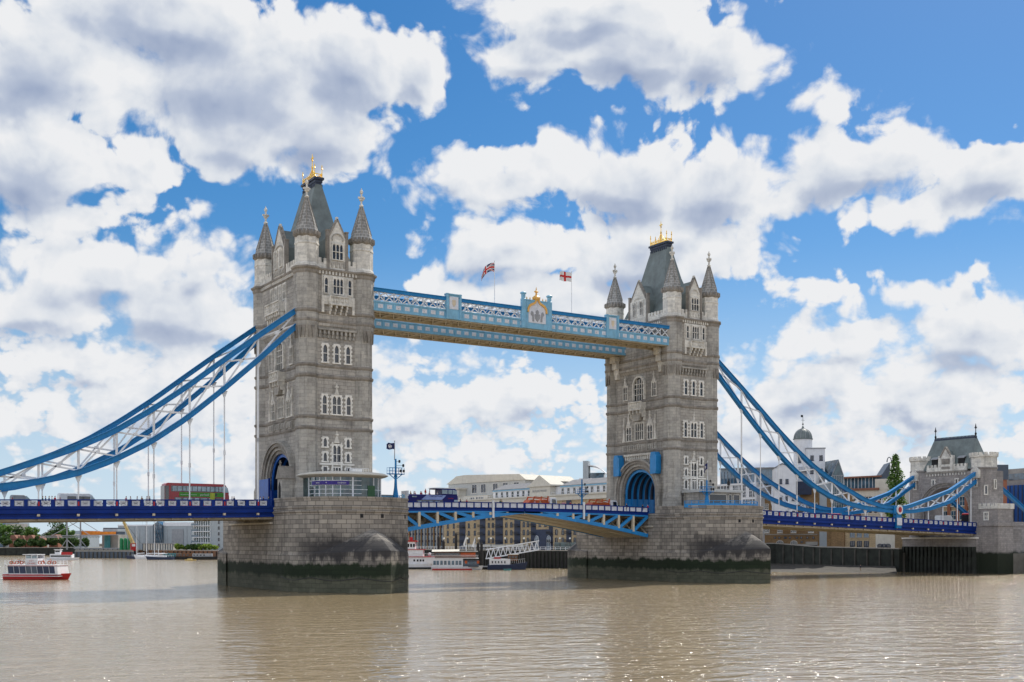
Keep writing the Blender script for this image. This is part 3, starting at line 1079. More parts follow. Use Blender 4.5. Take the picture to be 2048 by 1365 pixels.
    mb.fbox(FY, -3.6, 3.6, 44.6, 44.95, 0, .62)
    mb.build('corbel_table', 'tower_stone_smooth', root)
    # fourth stage: pale panel with balcony
    mb = MB(org)
    mb.fbox(GY, -2.95, 2.95, 50.4, 54.1, 0, .14)
    mb.build('window_panel', 'pale_stone', root)
    W(GY, 0, 51.0, 1.75, 2.6, 3, transom=.5, d0=.14, mat='pale_stone')
    for s in (-1, 1):
        W(GY, s * 2.2, 51.0, .55, 2.6, 1, transom=.5, d0=.14, mat='pale_stone')

    def balcony(fr, u0, u1, z0, z1, zc, d=.95, wings=0.0):
        m2 = MB(org)
        m2.fbox(fr, u0, u1, z0, z0 + .25, 0, d + .12)
        m2.fbox(fr, u0, u1, z1 - .22, z1, d - .3, d + .1)
        n = max(3, int((u1 - u0) / .75))
        for i in range(n + 1):
            u = u0 + (u1 - u0) * i / n
            m2.fbox(fr, u - .09, u + .09, z0 + .25, z1 - .22, d - .25, d + .04)
        for i in range(n):
            ua, ub = u0 + (u1 - u0) * i / n, u0 + (u1 - u0) * (i + 1) / n
            m2.fbox(fr, ua, ub, z0 + .25, z1 - .22, d - .25, d - .12)
            cu, cz_ = (ua + ub) / 2, (z0 + z1) / 2
            m2.fpoly(fr, [(cu - .17, cz_), (cu, cz_ - .26), (cu + .17, cz_), (cu, cz_ + .26)], d - .12, d + .03)
        for s2 in (u0, u1 - .15):
            m2.fbox(fr, s2, s2 + .15, z0 + .25, z1 - .22, 0, d - .2)
        bal = m2.build('balcony', 'pale_stone', root)
        k = max(3, int((u1 - u0) / .85))
        for i in range(k):
            m2 = MB(org)
            u = u0 + .25 + (u1 - u0 - .5) * i / (k - 1)
            m2.fbox(fr, u - .13, u + .13, zc + (z0 - zc) * .66, z0, 0, d)
            m2.fbox(fr, u - .13, u + .13, zc + (z0 - zc) * .33, zc + (z0 - zc) * .66, 0, d * .65)
            m2.fbox(fr, u - .13, u + .13, zc, zc + (z0 - zc) * .33, 0, d * .3)
            m2.build('balcony_bracket', 'pale_stone', bal)
        if wings:
            for s in (-1, 1):
                m2 = MB(org)
                a, b = sorted((u0 if s < 0 else u1, (u0 - wings) if s < 0 else (u1 + wings)))
                m2.fbox(fr, a, b, z0 + .1, z1 - .05, 0, .35)
                e = u0 - wings if s < 0 else u1 + wings
                m2.fbox(fr, e - .22, e + .22, zc + .2, z1 + .1, 0, .42)
                m2.build('balcony_wing', 'pale_stone', bal)
    balcony(GY, -1.75, 1.75, 48.9, 50.5, 47.4, wings=1.1)

    # dormer gable on the river face
    def dormer(fr, hw_, zsh, zap, wins, depth, fh):
        m2 = MB(org)
        body = [(-hw_, 55.2), (hw_, 55.2), (hw_, zsh), (hw_ * .82, zsh), (hw_ * .8, zsh + .3), (0, zap), (-hw_ * .8, zsh + .3), (-hw_ * .82, zsh), (-hw_, zsh)]
        m2.fpoly(fr, body, -.55, 0.05)
        d = m2.build('dormer', 'pale_stone', root)
        m2 = MB(org)
        roof = [(-hw_ + .15, 55.5), (hw_ - .15, 55.5), (hw_ - .15, zsh - .2), (0, zap - .55), (-hw_ + .15, zsh - .2)]
        m2.fpoly(fr, roof, -depth, -.54)
        m2.build('dormer_roof', 'lead_roof', d)
        m2 = MB(org)
        O, U, N = fr
        P = lambda u, z, dd: (O[0] + U[0] * u + N[0] * dd, O[1] + U[1] * u + N[1] * dd, z)
        for s in (-1, 1):
            m2.bar(P(s * hw_ * .86, zsh + .1, -.22), P(0, zap + .1, -.22), .75, .24)
            m2.fbox(fr, s * hw_ - .24, s * hw_ + .24, 55.2, zsh + .9, -.5, .22)
            m2.fbox(fr, s * hw_ - .32, s * hw_ + .32, zsh + .9, zsh + 1.1, -.56, .28)
            for i in range(4):
                t = (i + .7) / 4.6
                m2.fbox(fr, s * hw_ * .86 * (1 - t) - .12, s * hw_ * .86 * (1 - t) + .12, zsh + .1 + (zap - zsh) * t + .1, zsh + .4 + (zap - zsh) * t + .14, -.35, -.05)
        m2.build('gable_coping', 'moulding_stone', d)
        m2 = MB(org)
        m2.fbox(fr, -.2, .2, zap - .2, zap + .5, -.4, 0)
        m2.build('gable_finial', 'pale_stone', d)
        m2 = MB(org)
        ar = arch_pts(hw_ * .62, zsh - .7, zsh - .3, zsh + .65, 8)
        ai = arch_pts(hw_ * .5, zsh - .7, zsh - .3, zsh + .45, 8)
        for i in range(len(ar) - 1):
            m2.fpoly(fr, [ar[i], ar[i + 1], ai[i + 1], ai[i]][::-1], .04, .2)
        m2.build('gable_arch', 'tower_stone_smooth' if left else 'pale_stone', d)
        m2 = MB(org)
        m2.fbox(fr, -hw_ + .3, hw_ - .3, 56.25, 56.75, 0, .14)
        for i in range(int(hw_ * 2.6)):
            u = -hw_ + .6 + i * .75
            if u < hw_ - .5:
                m2.fbox(fr, u, u + .35, 55.6, 56.4, .04, .2)
        m2.build('gable_carving', 'tower_stone_smooth' if left else 'pale_stone', d)
        for (u, w_, n) in wins:
            f = window(d, org, fr, u, 57.0, w_, fh, n, transom=.5, d0=.05, mat='pale_stone', sur=.18)
        return d
    GYd = ((0, -uy + .1, 0), (1, 0), (0, -1))
    GXd = ((-ux + .1, 0, 0), (0, -1), (-1, 0))
    dormer(GYd, 1.75, 60.9, 63.9, [(0, 1.9, 3)], 6.0, 2.6)
    dormer(GXd, 3.0, 60.3, 64.3, [(-1.2, 1.0, 2), (1.2, 1.0, 2)], 4.0, 3.0)

    # ---------------- road face (-X)
    W(FX, 0, 30.3, 2.7, 3.6, 4, transom=.5, mat='pale_stone')
    for s in (-1, 1):
        W(FX, s * 3.6, 30.2, 1.5, 3.0, 2, transom=.5, mat='pale_stone')
        crocket(FX, s * 3.6, 33.4, 36.2, .8)
        crocket(FX, s * 5.3, 30.0, 35.4, .42)
        W(FX, s * 4.9, 39.3, 1.2, 2.9, 2, transom=.5, mat='pale_stone')
        crocket(FX, s * 4.9, 42.4, 44.6, .5)
    # great arched window
    mb = MB(org)
    a, b = arch_pts(2.1, 38.8, 42.0, 44.1, 10), arch_pts(1.7, 38.8, 42.0, 43.7, 10)
    for i in range(len(a) - 1):
        mb.fpoly(FX, [a[i], a[i + 1], b[i + 1], b[i]][::-1], 0, .5)
    for u in (-.85, 0, .85):
        mb.fbox(FX, u - .07, u + .07, 38.8, 43.3, .02, .25)
    for z in (40.0, 41.3, 42.3):
        mb.fbox(FX, -1.7, 1.7, z - .07, z + .07, .02, .22)
    gw = mb.build('window', 'pale_stone', root)
    mb = MB(org)
    mb.fpoly(FX, [(u, z) for u, z in b][::-1][::-1], .01, .03)
    mb.build('pane', 'dark_glass', gw)
    balcony(FX, -2.1, 2.1, 36.5, 38.4, 34.3, 1.5)
    mb = MB(org)
    mb.fpoly(FX, [(-1.9, 36.4), (-.8, 34.3), (.8, 34.3), (1.9, 36.4)], 0, 1.0)
    mb.build('balcony_corbel', 'tower_stone_smooth', root)
    mb = MB(org)
    mb.fbox(FX, -6, 6, 27.95, 29.3, 0, .16)
    for i in range(16):
        u = -5.6 + i * .72
        mb.fbox(FX, u, u + .45, 28.2, 29.1, .16, .36)
        if i % 4 == 3:
            mb.fbox(FX, u + .5, u + .66, 27.9, 29.4, .1, .5)
    mb.build('carved_frieze', 'tower_stone_smooth', root)
    if left:
        # guard balcony with four tall windows high on the road face
        for u in (-3.0, -1.0, 1.0, 3.0):
            W(GX, u, 50.9, 1.0, 2.6, 2, transom=.5, mat='pale_stone')
        balcony(GX, -3.4, 3.4, 48.6, 50.6, 46.6, 1.3, wings=1.0)
    else:
        mb = MB(org)
        for i in range(13):
            u = -4.6 + i * .75
            mb.fbox(FX, u, u + .35, 25.9, 26.8, 0, .45)
        mb.fbox(FX, -4.9, 4.9, 26.8, 27.2, 0, .6)
        mb.build('corbel_table', 'pale_stone', root)
        # blue steel counterweight housings beside the arch
        for s in (-1, 1):
            mb = MB(org)
            u = s * 6.3
            mb.fpoly(FX, [(u - 1.0, 22.6), (u + .8, 22.6), (u + 1.0, 23.3), (u + 1.0, 26.3), (u + .4, 27.2), (u - .7, 27.2), (u - 1.0, 26.3)], .2, 1.6)
            mb.build('bearing_housing', 'bascule_blue', root)
        for y in (-7.7, 7.3):
            mb = MB(org)
            mb.fbox(FX, -y - .9, -y + .9, 47.6, 49.0, 0, 1.9)
            mb.fbox(FX, -y - .8, -y + .8, 46.2, 47.6, 0, 1.4)
            mb.fpoly(FX, [(-y - .8, 46.2), (-y - .35, 44.0), (-y + .35, 44.0), (-y + .8, 46.2)], 0, .9)
            mb.build('walkway_bracket', 'pale_stone', root)
    return root


make_tower(0.3, True, 'nearer of the two Gothic stone bridge towers, left of the lattice walkways')
make_tower(L - 0.3, False, 'farther of the two Gothic stone bridge towers, with bright blue arch vault')


# ------------------------------------------------------------------ decks
def panel_proto():
    mb = MB()
    mb.box(-.58, .58, -.04, .04, 0, .08)
    mb.box(-.58, .58, -.04, .04, .66, .74)
    mb.box(-.58, -.5, -.04, .04, .08, .66)
    mb.box(.5, .58, -.04, .04, .08, .66)
    mb.bar((-.5, 0, .08), (.5, 0, .66), .06, .1)
    mb.bar((-.5, 0, .66), (.5, 0, .08), .06, .1)
    for x in (-.28, 0, .28):
        mb.bar((x - .13, 0, .37), (x, 0, .56), .06, .08)
        mb.bar((x + .13, 0, .37), (x, 0, .56), .06, .08)
        mb.bar((x - .13, 0, .37), (x, 0, .18), .06, .08)
        mb.bar((x + .13, 0, .37), (x, 0, .18), .06, .08)
    mb.box(-.5, .5, .0, .03, .08, .66)
    return mb.build('parapet_panel', 'panel_white')


PANEL = panel_proto()


def make_deck(x0, x1, nodes, label, side, yh=9.5):
    xm = (x0 + x1) / 2
    root = thing('bridge_deck', (xm, 0, 0), label, 'bridge deck')
    org = (xm, 0, 0)
    xs = [x0 + (x1 - x0) * i / 24 for i in range(25)]
    # road slab with pavements
    mb = MB(org)
    for a, b in zip(xs, xs[1:]):
        za, zb = ptop(a) - 1.3, ptop(b) - 1.3
        mb.face([(a, -5.6, za), (b, -5.6, zb), (b, 5.6, zb), (a, 5.6, za)])
    mb.build('roadway', 'asphalt', root)
    for s in (-1, 1):
        mb = MB(org)
        for a, b in zip(xs, xs[1:]):
            za, zb = ptop(a) - 1.17, ptop(b) - 1.17
            y0, y1 = sorted((s * 5.6, s * (yh - .2)))
            mb.face([(a, y0, za), (b, y0, zb), (b, y1, zb), (a, y1, za)])
            mb.face([(a, s * 5.6, za - .14), (b, s * 5.6, zb - .14), (b, s * 5.6, zb), (a, s * 5.6, za)])
        mb.build('pavement', 'pavement', root)
        # parapet rails and posts
        mb = MB(org)
        for a, b in zip(xs, xs[1:]):
            for (dz, w, h) in ((-.09, .34, .18), (-1.17, .3, .26)):
                mb.bar((a, s * yh, ptop(a) + dz), (b, s * yh, ptop(b) + dz), w, h)
        n = int(round((x1 - x0) / 1.92))
        st = (x1 - x0) / n
        pos = []
        ref = nodes[0] if nodes else x0
        first = ref + .0
        k0 = int(math.floor((x0 - first) / 1.917)) + 1
        X = first + k0 * 1.917
        while X < x1:
            pos.append(X)
            X += 1.917
        for X in pos:
            mb.box(X - .26, X + .26, s * yh - .16, s * yh + .16, ptop(X) - 1.3, ptop(X) - .12)
        mb.build('parapet', 'deep_blue_paint', root)
        if s < 0:
            for X in pos:
                if X + 1.9 < x1:
                    p = put(PANEL, root, (X + .958 - xm, s * yh, ptop(X + .958) - .98))
            for X in nodes:
                mb = MB(org)
                mb.box(X - .13, X + .13, s * yh - .22, s * yh - .15, ptop(X) - 1.0, ptop(X) - .35)
                mb.build('badge', 'red_paint', root)
        # girder fascia
        mb = MB(org)
        zz = lambda X, d: ptop(X) - d
        prof = [(.0, 1.3), (.12, 1.34), (.12, 1.5), (.02, 1.6), (.02, 2.05), (.12, 2.1), (.12, 2.2), (-.25, 2.25), (-.25, 2.6), (.14, 2.66), (.14, 2.98), (-.4, 3.0), (-.4, 1.3)]
        rings = [[(X, s * (yh + d), zz(X, h)) for d, h in prof] for X in xs]
        mb.loft(rings if s > 0 else [list(reversed(r)) for r in rings])
        mb.build('girder', 'deep_blue_paint', root)
        if s < 0:
            for X in nodes:
                mb = MB(org)
                mb.box(X - .2, X + .2, s * (yh + .1), s * (yh - .3), ptop(X) - 2.6, ptop(X) - 2.25)
                mb.build('beam_end', 'beige_paint', root)
    # underside
    mb = MB(org)
    for a, b in zip(xs, xs[1:]):
        za, zb = ptop(a) - 2.0, ptop(b) - 2.0
        mb.face([(a, -yh + .3, za), (a, yh - .3, za), (b, yh - .3, zb), (b, -yh + .3, zb)])
    X = x0 + .8
    while X < x1:
        mb.box(X - .2, X + .2, -yh + .3, yh - .3, ptop(X) - 3.25, ptop(X) - 2.0)
        X += 2.9
    for y in (-8.6, -5, 0, 5, 8.6):
        mb.bar((x0, y, ptop(x0) - 3.1), (x1, y, ptop(x1) - 3.1), .35, .5)
    mb.build('underside', 'soffit_beige', root)
    return root


NL = [-13.46 - 5.77 * i for i in range(11)]
NR = [96.89 + 5.72 * i for i in range(10)]
make_deck(-98, -PR + .1, NL, 'deep blue suspended deck with white parapet panels, from the left edge to the nearer tower', -1)
make_deck(L + PR - .1, 179.5, NR + [154.3, 160.1, 165.8, 171.5], 'deep blue suspended deck running from the farther tower to the right-hand gatehouse', 1)

# road across the two piers
for Xc, lab in ((0, 'asphalt road strip through the arch of the nearer tower'), (L, 'asphalt road strip through the arch of the farther tower')):
    mb = MB((Xc, 0, 0))
    mb.box(Xc - PR - .2, Xc + PR + .2, -5.0, 5.0, 14.1, 14.16)
    tag(mb.build('road', 'asphalt'), kind='structure')


# ------------------------------------------------------------------ bascules
def make_bascule(sgn, label):
    Xc = L / 2
    xa = PR - .3 if sgn < 0 else L - PR + .3
    root = thing('bascule_leaf', (xa, 0, 0), label, 'bascule', 'two lifting road leaves between the towers')
    org = (xa, 0, 0)
    yh = 7.6
    zb = lambda X: 13.75 - .11 * abs(X - Xc) - .0013 * (X - Xc) ** 2
    n = 8
    xe = Xc - .12 if sgn < 0 else Xc + .12
    xs = [xa + (xe - xa) * i / n for i in range(n + 1)]
    fine = [xa + (xe - xa) * i / 24 for i in range(25)]
    for pl, y in enumerate((-yh, -2.6, 2.6, yh)):
        edge = abs(y) > 5
        mat = 'bascule_blue' if edge else 'beige_paint'
        mb = MB(org)
        for a, b in zip(fine, fine[1:]):
            mb.bar((a, y, zb(a) + .35), (b, y, zb(b) + .35), .45, .75)
        mb.build('lower_chord', mat, root)
        mb = MB(org)
        for a, b in zip(fine, fine[1:]):
            mb.bar((a, y, ptop(a) - 1.75), (b, y, ptop(b) - 1.75), .45, .55)
        mb.build('upper_chord', 'bascule_blue' if edge else mat, root)
        for i in range(n - 1):
            a, b = xs[i], xs[i + 1]
            ta, tb = ptop(a) - 1.9, ptop(b) - 1.9
            mb = MB(org)
            mb.bar((b, y, zb(b) + .5), (b, y, tb), .5, .5)
            mb.build('web_post', 'beige_paint', root)
            if tb - zb(b) > .8:
                mb = MB(org)
                mb.bar((a, y, ta), (b, y, zb(b) + .5), .34, .6)
                mb.build('diagonal', mat, root)
        if edge:
            s = 1 if y > 0 else -1
            mb = MB(org)
            for a, b in zip(fine, fine[1:]):
                for (dz, w, h) in ((-.09, .3, .16), (-1.17, .3, .22)):
                    mb.bar((a, y + s * .1, ptop(a) + dz), (b, y + s * .1, ptop(b) + dz), w, h)
                mb.bar((a, y + s * .05, ptop(a) - 1.45), (b, y + s * .05, ptop(b) - 1.45), .4, .5)
            k = 19
            for i in range(k + 1):
                X = xa + (xe - xa) * i / k
                mb.box(X - .11, X + .11, y + s * .1 - .13, y + s * .1 + .13, ptop(X) - 1.2, ptop(X) - .1)
            mb.build('parapet', 'deep_blue_paint', root)
            if s < 0:
                for i in range(k):
                    X = xa + (xe - xa) * (i + .5) / k
                    p = put(PANEL, root, (X - xa, y + s * .1, ptop(X) - 1.0))
                    p.scale = (1.14, 1, 1.1)
    mb = MB(org)
    for a, b in zip(fine, fine[1:]):
        za, zb_ = ptop(a) - 1.3, ptop(b) - 1.3
        mb.face([(a, -yh, za), (b, -yh, zb_), (b, yh, zb_), (a, yh, za)])
        mb.face([(a, -yh, za - .3), (a, yh, za - .3), (b, yh, zb_ - .3), (b, -yh, zb_ - .3)])
    mb.build('roadway', 'asphalt', root)
    # cross girders and beige plated underside between the trusses
    mb = MB(org)
    for i in range(n + 1):
        X = xs[i]
        mb.box(X - .18, X + .18, -yh + .2, yh - .2, ptop(X) - 2.3, ptop(X) - 1.65)
        mb.box(X - .14, X + .14, -yh + .2, yh - .2, zb(X) + .1, zb(X) + .5)
        if i < n:
            a, b = xs[i], xs[i + 1]
            for y0, y1 in ((-yh, -2.6), (2.6, yh)):
                mb.bar((a, y0, zb(a) + .2), (b, y1, zb(b) + .2), .2)
                mb.bar((a, y1, zb(a) + .2), (b, y0, zb(b) + .2), .2)
                mb.bar((X, y0, zb(X) + .5), (X, y1, ptop(X) - 2.2), .2)
                mb.bar((X, y1, zb(X) + .5), (X, y0, ptop(X) - 2.2), .2)
    mb.build('cross_bracing', 'beige_paint', root)
    mb = MB(org)
    for a, b in zip(fine, fine[1:]):
        for y0, y1 in ((-6.9, -3.2), (-2.0, 2.0), (3.2, 6.9)):
            mb.face([(a, y0, zb(a) + .05), (a, y1, zb(a) + .05), (b, y1, zb(b) + .05), (b, y0, zb(b) + .05)])
    mb.build('soffit_plate', 'soffit_beige', root)
    return root


make_bascule(-1, 'blue trussed lifting leaf of the roadway hinged at the left pier')
make_bascule(1, 'blue trussed lifting leaf of the roadway hinged at the right pier')
for X, lab in ((33.8, 'white vertical marker post on the left bascule parapet'), (55.2, 'white vertical marker post on the right bascule parapet')):
    mb = MB((X, -8.05, 13.0))
    mb.box(X - .2, X + .2, -8.2, -7.96, 12.75, 16.1)
    mb.box(X - .24, X + .24, -8.22, -7.94, 16.1, 16.16)
    o = mb.build('marker_post', 'white_paint')
    o.location = (X, -8.05, 13.0)
    tag(o, lab, 'post', 'marker posts on the bascules')


# ------------------------------------------------------------------ suspension chains
UP = [(6.2, 48.1), (6.9, 47.6), (14.0, 42.3), (19.8, 37.8), (25.5, 33.3), (31.3, 29.1), (37.1, 25.4), (42.8, 22.6), (48.5, 20.3), (54.7, 18.0), (60.3, 16.75), (66.2, 16.1)]
LO = [(6.2, 45.5), (6.9, 44.9), (14.0, 38.2), (19.8, 33.0), (25.5, 28.2), (31.3, 24.1), (37.1, 20.95), (42.8, 18.65), (48.5, 17.2), (54.7, 16.2), (60.3, 15.8), (66.2, 15.75)]


def interp(P, s):
    for (a, za), (b, zb) in zip(P, P[1:]):
        if s <= b:
            return za + (zb - za) * (s - a) / (b - a)
    return P[-1][1]


def chord(mb, pts, w, h):
    for a, b in zip(pts, pts[1:]):
        mb.bar(a, b, w, h, up=(0, 0, 1))


def make_chain(Xt, sgn, y, nodes, label, post):
    root = thing('suspension_chain', (Xt, y, ZB), label, 'suspension chain', 'long crescent suspension chains')
    org = (Xt, y, ZB)
    X = lambda s: Xt + sgn * s
    fine = [6.2 + 60 * i / 30 for i in range(31)]
    for nm, P, hh in (('upper_chord', UP, .85), ('lower_chord', LO, .85)):
        mb = MB(org)
        chord(mb, [(X(s), y, interp(P, s)) for s in fine], .62, hh)
        mb.cur = 0
        for s in (-1, 1):      # projecting flange plates along both edges
            pass
        chord(mb, [(X(s), y, interp(P, s) + hh / 2 + .04) for s in fine], .92, .1)
        chord(mb, [(X(s), y, interp(P, s) - hh / 2 - .04) for s in fine], .92, .1)
        mb.build(nm, 'chain_blue', root)
    ss = [abs(n - Xt) for n in nodes if abs(n - Xt) < 63]
    for k, s in enumerate(ss):
        zu, zl = interp(UP, s), interp(LO, s)
        if zu - zl > 1.0:
            mb = MB(org)
            mb.bar((X(s), y, zl + .3), (X(s), y, zu - .3), .3, .34)
            mb.build('web_post', 'white_paint', root)
        zr = ptop(X(s)) - 1.0
        if zl - .3 > zr:
            mb = MB(org)
            g = .5
            mb.face([(X(s) - .55, y - .1, zl - .4), (X(s) + .55, y - .1, zl - .4), (X(s) + .1, y - .1, zl - 1.5), (X(s) - .1, y - .1, zl - 1.5)])
            mb.face([(X(s) - .55, y + .1, zl - .4), (X(s) - .1, y + .1, zl - 1.5), (X(s) + .1, y + .1, zl - 1.5), (X(s) + .55, y + .1, zl - .4)])
            mb.face([(X(s) - .55, y - .1, zl - .4), (X(s) - .1, y - .1, zl - 1.5), (X(s) - .1, y + .1, zl - 1.5), (X(s) - .55, y + .1, zl - .4)])
            mb.face([(X(s) + .55, y - .1, zl - .4), (X(s) + .55, y + .1, zl - .4), (X(s) + .1, y + .1, zl - 1.5), (X(s) + .1, y - .1, zl - 1.5)])
            mb.tube((X(s), y, zl - 1.2), (X(s), y, max(zr, zl - 30)), .19 if post and k == 0 else .11, 6)
            if zl - zr > 8:
                zm = zr + (zl - zr) * .45
                mb.tube((X(s), y, zm - .35), (X(s), y, zm + .35), .19, 6)
            mb.build('hanger_rod', 'white_paint', root)
    edge = [6.9] + ss
    for a, b in zip(edge, edge[1:]):
        ua, la, ub, lb = interp(UP, a), interp(LO, a), interp(UP, b), interp(LO, b)
        if ua - la < 1.2 and ub - lb < 1.2:
            continue
        for za, zb in ((ua - .35, lb + .35), (la + .35, ub - .35)):
            mb = MB(org)
            mb.bar((X(a), y, za), (X(b), y, zb), .2, .26)
            mb.build('cross_brace', 'white_paint', root)
        mb = MB(org)
        c = ((X(a) + X(b)) / 2, y, (ua + la + ub + lb) / 4)
        mb.box(c[0] - .32, c[0] + .32, y - .16, y + .16, c[2] - .22, c[2] + .22)
        mb.build('gusset', 'white_paint', root)
    return root


CY = 9.5
make_chain(0, -1, -CY, NL, 'blue suspension chain left of the nearer tower, the one closest to the camera', True)
make_chain(0, -1, CY, [-14.76 - 5.85 * i for i in range(9)], 'blue suspension chain sweeping down left behind the camera-side one', False)
make_chain(L, 1, -CY, NR, 'blue suspension chain right of the farther tower, the one closest to the camera', True)
make_chain(L, 1, CY, NR, 'blue suspension chain sweeping down right behind the camera-side one', False)
def make_short_chain(y, label):
    xj = L + 66.2
    root = thing('suspension_chain', (xj, y, ZB), label, 'suspension chain', 'short chains rising to the gatehouse')
    org = (xj, y, ZB)
    U2 = [(0, 16.1), (4.6, 16.9), (12.3, 18.9), (20, 21.0), (31.5, 26.3)]
    L2 = [(0, 15.7), (4.6, 15.5), (12.3, 16.4), (20, 18.3), (31.5, 24.2)]
    fine = [31.5 * i / 16 for i in range(17)]
    for nm, P in (('upper_chord', U2), ('lower_chord', L2)):
        mb = MB(org)
        chord(mb, [(xj + s, y, interp(P, s)) for s in fine], .62, .8)
        chord(mb, [(xj + s, y, interp(P, s) + .44) for s in fine], .95, .1)
        mb.build(nm, 'chain_blue', root)
    nd = [5.8, 11.6, 17.3, 23.0, 28.5]
    for s in nd:
        mb = MB(org)
        mb.bar((xj + s, y, interp(L2, s)), (xj + s, y, interp(U2, s)), .26, .3)
        mb.build('web_post', 'white_paint', root)
        mb = MB(org)
        mb.tube((xj + s, y, interp(L2, s)), (xj + s, y, ptop(xj + s) - 1), .13, 6)
        mb.build('hanger_rod', 'white_paint', root)
    e = [2.5] + nd
    for a, b in zip(e, e[1:]):
        for A, B in ((U2, L2), (L2, U2)):
            mb = MB(org)
            mb.bar((xj + a, y, interp(A, a)), (xj + b, y, interp(B, b)), .2, .24)
            mb.build('cross_brace', 'white_paint', root)
    # pin joint with its red and white roundel
    mb = MB(org)
    mb.box(xj - 1.9, xj + 1.9, y - .55, y + .55, 15.0, 17.0)
    mb.box(xj - .9, xj + .9, y - .5, y + .5, 11.5, 15.0)
    j = mb.build('pin_joint', 'chain_blue', root)
    sg = -1 if y < 0 else 1
    disc = lambda r, t0, t1, nm, mt: None
    for r, t0, t1, mt, nm in ((1.05, .55, .8, 'white_paint', 'roundel_rim'), (.62, .8, .86, 'red_paint', 'roundel_centre')):
        mb = MB(org)
        mb.loft([[(xj + r * cos(2 * pi * i / 24), y + sg * t, 16.0 + r * 1.12 * sin(2 * pi * i / 24)) for i in range(24)] for t in ((t0, t1) if sg > 0 else (t0, t1))])
        mb.build(nm, mt, j)
    mb = MB(org)
    mb.box(xj - .85, xj + .85, y + sg * .55, y + sg * .7, 12.2, 14.0)
    pn = mb.build('shield_panel', 'panel_white', j)
    return root


make_short_chain(-CY, 'short blue chain with red and white roundel rising to the gatehouse, on the camera side')
make_short_chain(CY, 'short blue chain rising to the gatehouse behind the one with the roundel')


